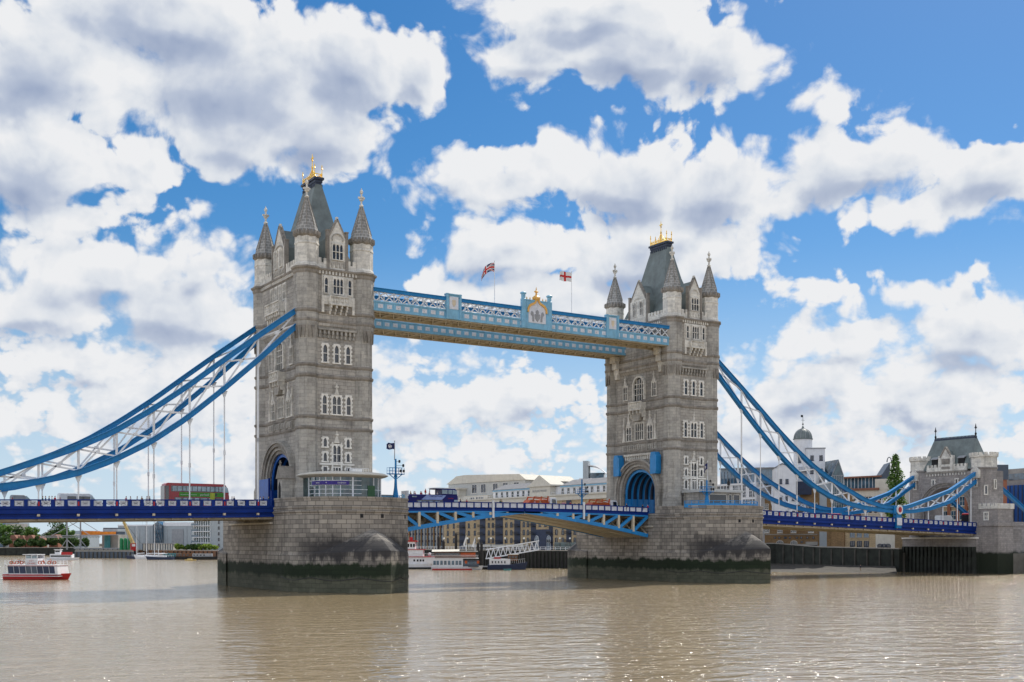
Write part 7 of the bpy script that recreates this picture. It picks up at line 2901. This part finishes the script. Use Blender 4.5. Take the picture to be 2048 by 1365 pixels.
arc = lambda Xc, a0, a1, n, r: [(Xc + r * cos(radians(a0 + (a1 - a0) * i / n)), -PY + r * sin(radians(a0 + (a1 - a0) * i / n))) for i in range(n + 1)]
railing('pier_railing', 'bright blue railing around the kiosk on the right pier', arc(L, 200, 318, 14, PR - .55), 15.1, 1.3, 'bascule_blue')
railing('pier_railing', 'blue railing at the right end of the left pier', arc(0, 318, 372, 7, PR - .6), 15.1, 1.1, 'sky_blue_paint')


def control_cabin():
    root = thing('control_cabin', (9, -11, 14.12), 'low light blue control housing at the right end of the left pier', 'control cabin')
    org = (9, -11, 14.12)
    side = [(6.6, 14.12), (10.1, 14.12), (10.1, 15.9), (9.6, 16.25), (7.2, 16.25), (6.6, 15.8)]
    mb = MB(org)
    mb.loft([[(x, y, z) for x, z in side] for y in (-14.0, -10.0)])
    mb.build('housing', 'sky_blue_paint', root)
    mb = MB(org)
    mb.box(6.9, 9.8, -14.1, -13.98, 15.2, 15.8)
    mb.build('window', 'dark_glass', root)
    mb = MB(org)
    mb.box(6.5, 10.2, -14.15, -9.9, 16.25, 16.4)
    mb.build('roof', 'grey_metal', root)


control_cabin()


def mast(loc, z0, zt, zp, label):
    x, y = loc
    root = thing('signal_mast', (x, y, z0), label, 'mast', 'blue signal masts on the piers')
    org = (x, y, z0)
    mb = MB(org)
    mb.cyl((x, y), [(.55, z0), (.5, z0 + 1.2), (.28, z0 + 2.6), (.2, zp - .6), (.34, zp - .3), (.18, zp), (.16, zt)], 10)
    mb.build('column', 'chain_blue', root)
    mb = MB(org)
    mb.box(x - 1.5, x + 1.5, y - .5, y + .5, zp, zp + .14)
    for s in (-1, 1):
        mb.bar((x + s * 1.2, y, zp), (x, y, zp - .9), .12)
    mb.build('platform', 'chain_blue', root)
    mb = MB(org)
    for i in range(6):
        xx = x - 1.45 + i * .58
        for yy in (-.45, .45):
            mb.bar((xx, y + yy, zp + .14), (xx, y + yy, zp + 1.15), .05)
    for yy in (-.45, .45):
        for z in (zp + .6, zp + 1.15):
            mb.bar((x - 1.45, y + yy, z), (x + 1.45, y + yy, z), .05)
    mb.build('guard_rail', 'chain_blue', root)
    for k, (dx, dz) in enumerate(((1.3, .35), (.7, .35), (.45, 2.0), (1.2, 1.3))):
        mb = MB(org)
        mb.cyl((x + dx, y - .55), [(.12, zp + dz), (.2, zp + dz + .1), (.2, zp + dz + .4), (.12, zp + dz + .5)], 8)
        mb.bar((x + dx, y - .55, zp + dz + .25), (x, y, zp + dz + .25), .05)
        mb.build('signal_lamp', 'black_paint', root)
    return root


mx, my = 13.53 - 4.2, -14.6
mast((9.2, -15.6), 15.0, 22.6, 19.9, 'blue signal mast with railed platform at the right end of the left pier')
mast((L - 5.6, -20.6), 15.0, 20.6, 18.2, 'blue signal mast with railed platform in front of the right kiosk')
mast((75.2, 20.0), 14.2, 22.6, 19.2, 'blue signal mast beyond the deck, just left of the farther tower')


# ------------------------------------------------------------------ flags
def flag(name, label, base, ztop, w, h, pattern, droop, heading=pi, group='flagpoles over the bridge', pole='white_paint', mats=('flag_navy', 'flag_white', 'flag_red')):
    x, y, z0 = base
    root = thing('flagpole', base, label, 'flagpole', group)
    mb = MB(base)
    mb.cyl((x, y), [(.09, z0), (.05, ztop)], 8)
    mb.ball((x, y, ztop + .08), .12, 8)
    mb.build('pole', pole, root)
    nx, nz = 44, 28
    mb = MB(base)
    dx, dy = cos(heading), sin(heading)

    def P(i, k):
        u, v = i / nx, k / nz
        ln = w * u
        ang = droop * (u ** .7)
        xx = w * sin_int(u, droop)[0]
        zz = -w * sin_int(u, droop)[1]
        wav = .22 * sin(u * 7 + v * 1.2) * u
        shr = 1 - .25 * u * min(1, droop)
        return (x + dx * xx - dy * wav, y + dy * xx + dx * wav, ztop - .25 + zz - h * (1 - v) * shr + .12 * sin(u * 9 + v * 2) * u)

    def sin_int(u, d):
        n = 8
        sx = sz = 0
        for q_ in range(n):
            t = u * (q_ + .5) / n
            a = d * min(1, t * 1.6)
            sx += cos(a) * u / n
            sz += sin(a) * u / n
        return sx, sz
    for i in range(nx):
        for k in range(nz):
            mb.cur = pattern((i + .5) / nx, (k + .5) / nz)
            q_ = [P(i, k), P(i + 1, k), P(i + 1, k + 1), P(i, k + 1)]
            mb.face(q_)
    mb.build('flag', list(mats), root)
    return root


def union(u, v):
    X, Y = (u - .5) * 2, (v - .5)
    if abs(X) < .1 or abs(Y) < .1:
        return 2
    if abs(X) < .17 or abs(Y) < .17:
        return 1
    d = abs(abs(X) / 2 - abs(Y))
    if d < .04:
        return 2
    return 1 if d < .10 else 0


def george(u, v):
    return 2 if (abs(u - .5) < .075 or abs(v - .5) < .11) else 1


def emblem(u, v):
    X, Y = (u - .5) * 1.6, v - .5
    r = hypot(X, Y)
    return 1 if (.2 < r < .27) or (r < .13 and abs(X) + abs(Y) > .06) or (abs(Y) < .04 and r < .3) else 0


flag('flag', 'white flagpole with drooping Union flag on the walkway left of the crest', (34.13, -8.0, 53.2), 61.7, 4.6, 1.7, union, 1.05, heading=radians(185))
flag('flag', 'white flagpole with red cross on white flag right of the walkway crest', (52.19, -8.0, 53.2), 62.1, 3.7, 1.9, george, .12, heading=radians(192))
flag('flag', 'thin pole with small navy flag on the left pier mast', (9.0, -15.6, 22.4), 25.6, 1.9, 1.1, emblem, .12, heading=radians(190), pole='grey_metal')
flag('flag', 'short pole with limp navy flag in front of the right kiosk', (L - 5.0, -20.2, 19.0), 24.4, 1.9, 1.3, emblem, 1.2, heading=radians(190), pole='white_paint')


# small stone porch and blue hoarding beside the left arch
def porch():
    X, Y = -8.0, -7.9
    z0 = 14.12
    root = thing('stone_porch', (X, Y, z0), 'small gabled stone porch with cross finial beside the left arch', 'porch')
    org = (X, Y, z0)
    mb = MB(org)
    mb.box(X - 1.0, X + 1.4, Y - 1.0, Y + 1.0, z0, 19.0)
    mb.build('wall', 'tower_stone_smooth', root)
    mb = MB(org)
    mb.fpoly(((X - 1.1, Y, 0), (0, -1), (-1, 0)), [(-1.25, 19.0), (1.25, 19.0), (0, 21.2)], -2.6, .15)
    mb.build('roof', 'moulding_stone', root)
    mb = MB(org)
    mb.box(X - 1.0, X - .8, Y - .1, Y + .1, 21.0, 22.1)
    mb.box(X - 1.0, X - .8, Y - .35, Y + .35, 21.6, 21.8)
    mb.build('finial', 'moulding_stone', root)
    mb = MB(org)
    mb.fpoly(((X - 1.0, Y, 0), (0, -1), (-1, 0)), [(-.45, 15.6), (.45, 15.6), (.45, 17.6), (0, 18.5), (-.45, 17.6)], 0, .06)
    mb.build('niche', 'dark_recess', root)


porch()
for (X, y0, y1, z1, lab) in ((-8.2, -.8, 4.8, 19.3, 'plain blue hoarding panel on the far side of the left arch'), (-9.2, -4.9, -4.5, 17.0, 'narrow blue sign board beside the stone porch of the left arch')):
    mb = MB((X, y0, 14.12))
    mb.box(X - .1, X + .1, y0, y1, 14.12, z1)
    root = thing('blue_hoarding', (X, y0, 14.12), lab, 'hoarding')
    mb.build('board', 'archway_blue', root)
    mb = MB((X, y0, 14.12))
    for y in (y0 - .1, y1):
        mb.box(X - .18, X + .18, y, y + .12, 14.12, z1 + .1)
    mb.build('board_post', 'deep_blue_paint', root)


# ------------------------------------------------------------------ boats (bow at +x, waterline z=0)
def hull(ln, beam, free, bow=1.6, sheer=.5, draft=.5, stern=.85):
    m = MB()
    n = 18
    rings = []
    for i in range(n + 1):
        t = i / n
        x = -ln / 2 + ln * t
        w = beam / 2 * (stern + (1 - stern) * min(1, t * 4)) * (1 if t < .6 else max(.03, 1 - ((t - .6) / .4) ** 2.0))
        zt = free + sheer * max(0, (t - .5) * 2) ** 2
        xb = x + (bow * max(0, (t - .6) / .4) ** 2)
        rings.append([(x, -w * .55, -draft), (x + (xb - x) * .4, -w * .93, .1), (xb, -w, zt), (xb, w, zt), (x + (xb - x) * .4, w * .93, .1), (x, w * .55, -draft)])
    m.loft(rings)
    return m


def boat_root(name, label, cat, xpx, D, rz, group=None):
    q = pt(xpx, D)
    return thing(name, (q.x, q.y, 0), label, cat, group, rz)


VIEW = YAW       # screen right in the ground plane is angle -YAW


def scr(deg):    # heading measured from screen-right, anticlockwise seen from above
    return -YAW + radians(deg)


def wbox(root, name, mat, x0, x1, y0, y1, z0, z1, b=None):
    m = MB()
    m.box(x0, x1, y0, y1, z0, z1)
    return m.build(name, mat, root)


def windows_row(root, xs, w, y, z0, z1, mat='dark_glass', name='window'):
    for x in xs:
        ybox(root, name, mat, x - w / 2, x + w / 2, z0, z1, y, .03)


# red sightseeing boat heading right
rb = boat_root('sightseeing_boat', 'red and white sightseeing boat with dark windows at the far left of the river', 'boat', 74, 252, scr(-8))
k = 250 / 2313.0
hl = hull(13.6, 5.0, 1.15, 1.2, .25)
hl.build('hull', 'red_paint', rb)
wbox(rb, 'rubbing_strake', 'white_paint', -6.5, 6.4, -2.53, 2.53, .72, .84)
m = MB()
m.loft([[(x0, y, z) for x0, y, z in ((-5.2 - a, -w, z), (6.2 - a * .9, -w, z), (6.2 - a * .9, w, z), (-5.2 - a, w, z))] for a, w, z in ((0, 2.35, 1.15), (.35, 2.2, 3.05))])
m.build('saloon', 'white_boards', rb)
for x0, x1 in ((-5.2, -3.9), (-3.8, -2.6), (-2.5, -1.1), (-1.0, .2), (.3, 1.5), (1.6, 2.9), (3.0, 4.3), (4.4, 5.6)):
    m = MB()
    m.face([(x0 - .05, -2.37, 1.35), (x1 - .05, -2.37, 1.35), (x1 - .35, -2.235, 2.9), (x0 - .35, -2.235, 2.9)])
    m.build('saloon_window', 'dark_blue_steel' if x0 < -1.2 or x0 > 1.55 else 'dark_cladding', rb)
wbox(rb, 'upper_deck', 'white_boards', -6.2, 6.0, -2.3, 2.3, 3.05, 3.2)
wbox(rb, 'deck_stripe', 'red_paint', -5.4, 5.9, -2.33, 2.33, 2.98, 3.06)
wh = wbox(rb, 'wheelhouse', 'white_boards', -1.4, 1.4, -2.2, .6, 1.2, 4.6)
ybox(wh, 'wheelhouse_window', 'sky_glass', -1.25, 1.25, 4.4, 5.2, -2.15)
wbox(wh, 'wheelhouse_roof', 'white_paint', -2.0, 1.5, -2.3, .7, 5.35, 5.5)
for x in (-1.32, 1.32, 0):
    wbox(wh, 'wheelhouse_post', 'white_paint', x - .07, x + .07, -2.2, -2.08, 4.4, 5.4)
wbox(wh, 'wheelhouse_back', 'white_boards', -1.4, 1.4, .4, .6, 4.4, 5.4)
lettering(wh, 'CITY', .5, 'red_paint', (0, -2.23, 4.05))
lettering(wh, 'CRUISES', .5, 'red_paint', (0, -2.23, 3.5))
m = MB()
for yy in (-2.25, 2.25):
    for z in (3.75, 4.15):
        m.bar((-6.1, yy, z), (5.8, yy, z), .06)
    for i in range(15):
        x = -6.1 + i * .85
        m.bar((x, yy, 3.2), (x, yy, 4.15), .06)
m.build('deck_rail', 'white_paint', rb)
for x in (-4.6, -3.3, -2.2, 2.0, 2.7, 4.2, 5.4):
    m = MB()
    for i in range(16):
        a, b = 2 * pi * i / 16, 2 * pi * (i + 1) / 16
        m.bar((x + .33 * cos(a), -2.34, 3.7 + .33 * sin(a)), (x + .33 * cos(b), -2.34, 3.7 + .33 * sin(b)), .14)
    m.build('life_ring', 'truck_orange', rb)
wbox(rb, 'stern_frame', 'white_paint', -6.6, -5.4, -2.2, 2.2, 1.2, 1.5)
for y in (-2.1, 2.1):
    wbox(rb, 'stern_post', 'white_paint', -6.3, -6.15, y - .07, y + .07, 1.2, 4.2)
    wbox(rb, 'bow_lamp', 'lamp_glass', 5.9, 6.0, y - .1, y + .1, 1.5, 1.7)
M_ = Matrix.Rotation(rb.rotation_euler[2], 3, 'Z')
for i, (x, y) in enumerate(((-5.6, -1.2), (-4.9, -1.5), (-4.2, .4), (-3.4, -1.4), (-2.6, -.8), (2.2, -1.3), (3.0, .3), (3.8, -1.2), (-5.2, 1.2), (2.6, 1.1))):
    p = M_ @ Vector((x, y, 3.2 + .45)) + rb.location
    person(p, rb.rotation_euler[2] - pi / 2, CL[(i * 5 + 1) % 8], 'passenger sitting on the top deck of the red sightseeing boat', 'sightseeing boat passengers', 'sit')
m = MB()
for s in (-1, 1):
    for i in range(14):
        x0 = -6.5 - i * .9
        w = .5 + i * .16
        m.face([(x0, s * 1.0 - w, .03), (x0 - .9, s * 1.0 - w * 1.1, .03), (x0 - .9, s * 1.0 + w * 1.1, .03), (x0, s * 1.0 + w, .03)] if False else
               [(x0, s * (1.6 + i * .12) - .3 * R.random(), .03), (x0 - .7, s * (1.7 + i * .12) - .3 * R.random(), .03), (x0 - .7, s * (2.2 + i * .12), .05), (x0, s * (2.1 + i * .12), .05)])
o = m.build('boat_wake', 'trim_white')
o.location = rb.location
o.rotation_euler = rb.rotation_euler
tag(o, kind='structure')

# second, smaller sightseeing boat beyond
b2 = boat_root('passenger_boat', 'small white passenger boat with a red banner beyond the red sightseeing boat', 'boat', 125, 520, scr(4))
hull(13.0, 4.2, 1.0, 1, .2).build('hull', 'white_boards', b2)
wbox(b2, 'saloon', 'white_boards', -5, 4.6, -1.9, 1.9, 1, 2.7)
ybox(b2, 'banner', 'red_paint', 0, 5.0, 2.3, 3.6, -1.95)
ybox(b2, 'window_band', 'dark_glass', -4.6, 4.2, 1.4, 2.1, -1.93)
wbox(b2, 'wheelhouse', 'white_paint', -3.0, -.6, -1.2, 1.2, 2.7, 4.6)
wbox(b2, 'wheelhouse_roof', 'white_paint', -3.4, -.2, -1.4, 1.4, 4.6, 4.8)
ybox(b2, 'wheelhouse_window', 'dark_glass', -2.8, -.8, 3.5, 4.3, -1.22)


def sailing_boat(xpx, D, deg, ln, hm, label, dark='dark_blue_steel', masts=(.1,)):
    r = boat_root('sailing_boat', label, 'sailing boat', xpx, D, scr(deg), 'sailing boats moored off the far wharf')
    hull(ln, ln * .26, 1.2, 1.2, .4).build('hull', dark, r)
    wbox(r, 'coachroof', 'white_boards', -ln * .2, ln * .2, -ln * .08, ln * .08, 1.2, 1.9)
    for mm_ in masts:
        m = MB()
        m.cyl((ln * mm_, 0), [(.16, 1), (.09, hm)], 8)
        m.build('mast', 'white_paint', r)
        m = MB()
        for s in (-1, 1):
            m.tube((ln * mm_, 0, hm * .95), (ln * mm_, s * ln * .12, 1.2), .035, 4)
        m.tube((ln * mm_, 0, hm * .97), (ln * .48, 0, 1.5), .035, 4)
        m.tube((ln * mm_, 0, hm * .97), (-ln * .48, 0, 1.4), .035, 4)
        m.build('rigging', 'grey_metal', r)
        m = MB()
        m.tube((ln * mm_, 0, 2.6), (ln * mm_ - ln * .35, 0, 2.8), .14, 6)
        m.build('boom', 'white_paint', r)
    m = MB()
    for s in (-1, 1):
        m.bar((-ln * .45, s * ln * .11, 1.9), (ln * .3, s * ln * .11, 2.0), .05)
        for i in range(8):
            m.bar((-ln * .45 + i * ln * .1, s * ln * .11, 1.2), (-ln * .45 + i * ln * .1, s * ln * .11, 2.0), .05)
    m.build('guard_rail', 'white_paint', r)
    return r


sailing_boat(278, 555, 175, 11, 16, 'dark sailing boat with one white mast, leftmost of the moored yachts')
sailing_boat(302, 550, 170, 15, 30, 'tall ship rigged sailing boat with two tall white masts among the yachts', 'white_boards', (.15, -.12))
sailing_boat(322, 530, 178, 12, 7, 'low dark yacht without tall mast, rightmost and nearest of the yachts')


def barge(xpx, D, ln, label, mat, extra):
    r = boat_root('moored_barge', label, 'barge', xpx, D, scr(4), 'barges moored by the left pier')
    hull(ln, 3.6, 1.4, .8, .3).build('hull', mat, r)
    wbox(r, 'cabin', extra, -ln * .4, ln * .15, -1.2, 1.2, 1.4, 2.8)
    windows_row(r, [-ln * .35 + i * 1.5 for i in range(int(ln * .3))], .7, -1.22, 1.8, 2.4)
    m = MB()
    m.cyl((ln * .3, 0), [(.1, 1.4), (.06, 5.5)], 6)
    m.build('mast', 'timber_brown', r)
    return r


barge(352, 540, 14, 'dark barge with blue cabin in the mooring left of the glass block', 'dark_timber', 'teal_paint')
barge(378, 535, 14, 'dark barge with brown cabin heaped with clutter, middle of the moorings', 'dark_timber', 'timber_brown')
barge(414, 530, 16, 'dark barge with grey cabin moored nearest the left pier', 'dark_timber', 'grey_metal')
r = boat_root('yellow_raft', 'low yellow work raft floating in front of the moored barges', 'raft', 381, 500, scr(0))
hull(4.6, 2.0, .5, .3, .05).build('hull', 'crane_yellow', r)
wbox(r, 'deck_box', 'crane_yellow', -1.2, .6, -.6, .6, .5, .9)

# white ship partly behind the left pier
ws = boat_root('white_ship', 'white ship with red trimmed bridge decks moored right behind the left pier', 'ship', 830, 350, scr(0))
hull(17, 6, 1.6, .5, .2, stern=.95).build('hull', 'white_boards', ws)
wbox(ws, 'boot_topping', 'black_paint', -8.5, 6.2, -3.05, 3.05, -.2, .55)
for z0, z1, xa, xb in ((1.6, 3.6, -8, 6.0), (3.6, 5.8, -8, 2.6), (5.8, 8.2, -8, .2)):
    wbox(ws, 'deckhouse', 'white_boards', xa, xb, -2.6, 2.6, z0, z1)
    wbox(ws, 'deck_edge', 'red_paint', xa - .2, xb + .6, -2.9, 2.9, z1, z1 + .18)
windows_row(ws, [-3.5 + i * .85 for i in range(5)], .55, -2.62, 6.6, 7.6)
windows_row(ws, [0, 1.0, 1.9, 2.7], .5, -2.62, 2.3, 2.9)
wbox(ws, 'bridge_roof', 'red_paint', -8.2, .4, -2.9, 2.9, 8.38, 8.6)
m = MB()
m.cyl((-3.0, 0), [(.2, 8.5), (.1, 13)], 8)
m.bar((-4.2, 0, 10.5), (-1.8, 0, 10.5), .12)
m.cyl((-1.2, 0), [(.5, 8.6), (.5, 9.6)], 10)
m.build('mast', 'red_paint', ws)
m = MB()
m.ball((4.4, 0, 4.4), .55, 10)
m.build('radome', 'white_paint', ws)
m = MB()
for i in range(12):
    m.bar((-1 + i * .6, -2.8, 3.8), (-1 + i * .6, -2.8, 4.7), .06)
m.bar((-1, -2.8, 4.7), (6, -2.8, 4.7), .07)
m.build('deck_rail', 'white_paint', ws)

# two-decked houseboat with awnings
hb = boat_root('houseboat', 'white houseboat with bunting-striped upper deck and tan awning between the piers', 'houseboat', 912, 338, scr(3))
hull(14.4, 5, 1.0, .8, .2, stern=.9).build('hull', 'white_boards', hb)
wbox(hb, 'boot_topping', 'red_paint', -6.9, 4.6, -2.53, 2.53, -.2, .4)
wbox(hb, 'lower_cabin', 'white_boards', -6.9, 2.0, -2.35, 2.35, .9, 3.3)
windows_row(hb, [-6.2, -5.3, -4.2, -3.1, -2.0, -.9, .2, 1.2], .75, -2.37, 1.5, 2.7, 'blue_glass')
wbox(hb, 'fore_cabin', 'dark_cladding', 2.0, 6.6, -2.2, 2.2, .9, 2.7)
windows_row(hb, [2.6, 3.6, 4.6, 5.6], .6, -2.22, 1.6, 2.3, 'blue_glass')
for x in (2.9, 6.4):
    ybox(hb, 'orange_panel', 'truck_orange', x - .35, x + .35, 1.9, 2.7, -2.25)
wbox(hb, 'upper_deck', 'white_boards', -7.2, 6.6, -2.5, 2.5, 3.3, 3.45)
wbox(hb, 'upper_saloon', 'timber_brown', -6.2, 5.8, -1.8, 1.8, 3.45, 5.2)
ybox(hb, 'upper_window_band', 'dark_glass', -6.0, 1.0, 4.3, 5.0, -1.82)
ybox(hb, 'upper_window_band', 'truck_orange', 1.4, 5.6, 3.9, 5.0, -1.82)
m = MB()
for i in range(44):
    m.bar((-7.1 + i * .31, -2.48, 3.45), (-7.1 + i * .31, -2.48, 4.3), .06)
m.bar((-7.1, -2.48, 4.3), (6.5, -2.48, 4.3), .08)
m.build('deck_rail', 'white_paint', hb)
m = MB()
m.loft([[(-7.0, y, z) for y, z in ((-2.4, 5.3), (0, 5.9), (2.4, 5.3), (0, 5.6))], [(1.0, y, z) for y, z in ((-2.4, 5.4), (0, 6.0), (2.4, 5.4), (0, 5.7))]])
m.build('awning', 'cream_render', hb)
wbox(hb, 'roof', 'grey_render', 1.0, 6.4, -2.1, 2.1, 5.3, 5.5)
m = MB()
for x, h in ((3.0, 10.2), (5.6, 9.8)):
    m.cyl((x, 1.2), [(.07, 5.4), (.04, h)], 6)
m.build('flag_staff', 'white_paint', hb)
for x, h in ((3.0, 10.0), (5.6, 9.6)):
    m = MB()
    fr_ = ((x, 1.2, 0), (1, 0), (0, -1))
    m.fpoly(fr_, [(-.05, h), (-.9, h - 2.6), (-.5, h - 3.2), (-.05, h - 1.2)], -.02, .02)
    m.build('pennant', 'flag_white', hb)

# blue hulled tug-yacht
bb = boat_root('motor_yacht', 'white and navy motor yacht with a brown wheelhouse below the gangway', 'boat', 1012, 340, scr(2))
hull(10.8, 3.8, 1.5, 1.0, .9).build('hull', 'dark_blue_steel', bb)
wbox(bb, 'cabin', 'white_boards', -4.9, 1.2, -1.7, 1.7, 1.4, 3.2)
windows_row(bb, [-4.0, -3.1, -2.2, -1.3, -.4], .4, -1.72, 1.9, 2.6)
wbox(bb, 'wheelhouse', 'timber_brown', .6, 3.4, -1.5, 1.5, 2.6, 4.4)
windows_row(bb, [1.1, 2.0, 2.9], .6, -1.52, 3.4, 4.1)
wbox(bb, 'wheelhouse_roof', 'cream_render', .4, 3.7, -1.7, 1.7, 4.4, 4.55)
ybox(bb, 'red_nameboard', 'red_paint', -3.6, -1.6, 3.2, 3.7, -1.6)
m = MB()
for i in range(8):
    m.bar((1.2 + i * .6, -1.7, 2.0), (1.2 + i * .6, -1.7, 2.9), .06)
m.bar((1.2, -1.7, 2.9), (5.6, -1.5, 3.2), .07)
m.build('deck_rail', 'white_paint', bb)
r = boat_root('rowing_dinghy', 'small dark green dinghy afloat in front of the motor yacht', 'dinghy', 1014, 330, scr(0))
hull(2.0, 1.0, .45, .3, .1).build('hull', 'teal_paint', r)
wbox(r, 'thwart', 'timber_brown', -.3, -.1, -.4, .4, .46, .5)

# white truss gangway from the jetty down to the pontoon
g0, g1 = at_depth(972, 1118, 345), at_depth(1078, 1100, 350)
root = thing('truss_gangway', (g0.x, g0.y, 0), 'white truss gangway sloping from the jetty down to the boats', 'gangway')
org = (g0.x, g0.y, 0)
up_ = Vector((0, 0, 2.7))
sd_ = Vector((sin(YAW), cos(YAW), 0)) * 1.1
for s in (-1, 1):
    o_ = sd_ * s
    for a, b, nm in ((g0 + o_, g1 + o_, 'bottom_chord'), (g0 + o_ + up_, g1 + o_ + up_, 'top_chord')):
        mb = MB(org)
        mb.bar(a, b, .22, .3)
        mb.build(nm, 'white_paint', root)
    for i in range(11):
        a, b = g0.lerp(g1, i / 11) + o_, g0.lerp(g1, (i + 1) / 11) + o_
        mb = MB(org)
        mb.bar(a, a.lerp(b, .5) + up_, .16)
        mb.bar(a.lerp(b, .5) + up_, b, .16)
        mb.build('lattice_bar', 'white_paint', root)
mb = MB(org)
mb.bar(g0 + Vector((0, 0, .1)), g1 + Vector((0, 0, .1)), 2.0, .1)
mb.build('walkway_deck', 'grey_metal', root)
q0, q1 = pt(960, 344), pt(1010, 346)
mb = MB((q0.x, q0.y, 0))
fp_ = Facade(q0, q1)
mb.fbox(fp_.fr, 0, fp_.len, -.3, .9, -3, 0)
root = thing('pontoon', (q0.x, q0.y, 0), 'low dark pontoon at the foot of the white gangway', 'pontoon')
mb.build('deck', 'grey_metal', root)
mb = MB((q0.x, q0.y, 0))
mb.fbox(fp_.fr, 0, fp_.len, -.2, .6, 0, .25)
mb.build('fender', 'dark_timber', root)
# globe lamps and railings along the jetty
J = SB[5:9]
jc = pt(1000, 372)
root = thing('jetty_railing', (jc.x, jc.y, 5.4), 'white railing along the top of the timber jetty', 'railing')
org = (jc.x, jc.y, 5.4)
for a, b in zip(J, J[1:]):
    f = Facade(a, b)
    mb = MB(org)
    for z in (6.1, 6.6):
        mb.bar(f.P(0, z, -.5), f.P(f.len, z, -.5), .09)
    n = int(f.len / 1.6)
    for i in range(n):
        mb.bar(f.P(f.len * i / n, 5.4, -.5), f.P(f.len * i / n, 6.6, -.5), .09)
    mb.build('rail', 'white_paint', root)
for xg in (888, 935, 958, 982, 1010, 1048, 1120, 1140):
    q = pt(xg, 385 if xg > 930 else 398)
    lp = thing('globe_lamp', (q.x, q.y, 5.4), 'white globe street lamp on the riverside walk before the brick wharf', 'street lamp', 'globe lamps on the riverside walk')
    mb = MB((q.x, q.y, 5.4))
    mb.cyl((q.x, q.y), [(.12, 5.0), (.07, 9.0)], 8)
    mb.build('post', 'black_paint', lp)
    mb = MB((q.x, q.y, 5.4))
    mb.ball((q.x, q.y, 9.3), .36, 10)
    mb.build('globe', 'lamp_glass', lp)
for xg, zt_ in ((877, 9.5), (887, 8.2), (912, 10.5), (956, 7.5), (963, 7.5)):
    q = pt(xg, 352)
    mb = MB((q.x, q.y, 0))
    mb.cyl((q.x, q.y), [(.42, -2), (.42, zt_), (.1, zt_ + .5)], 10)
    o = mb.build('mooring_pile', 'dark_timber')
    o.location = (q.x, q.y, 0)
    tag(o, 'dark mooring pile standing in the water behind the houseboat', 'pile', 'mooring piles at the pontoon')

for o in PROTO:
    for c in list(o.children_recursive):
        bpy.data.objects.remove(c)
    bpy.data.objects.remove(o)
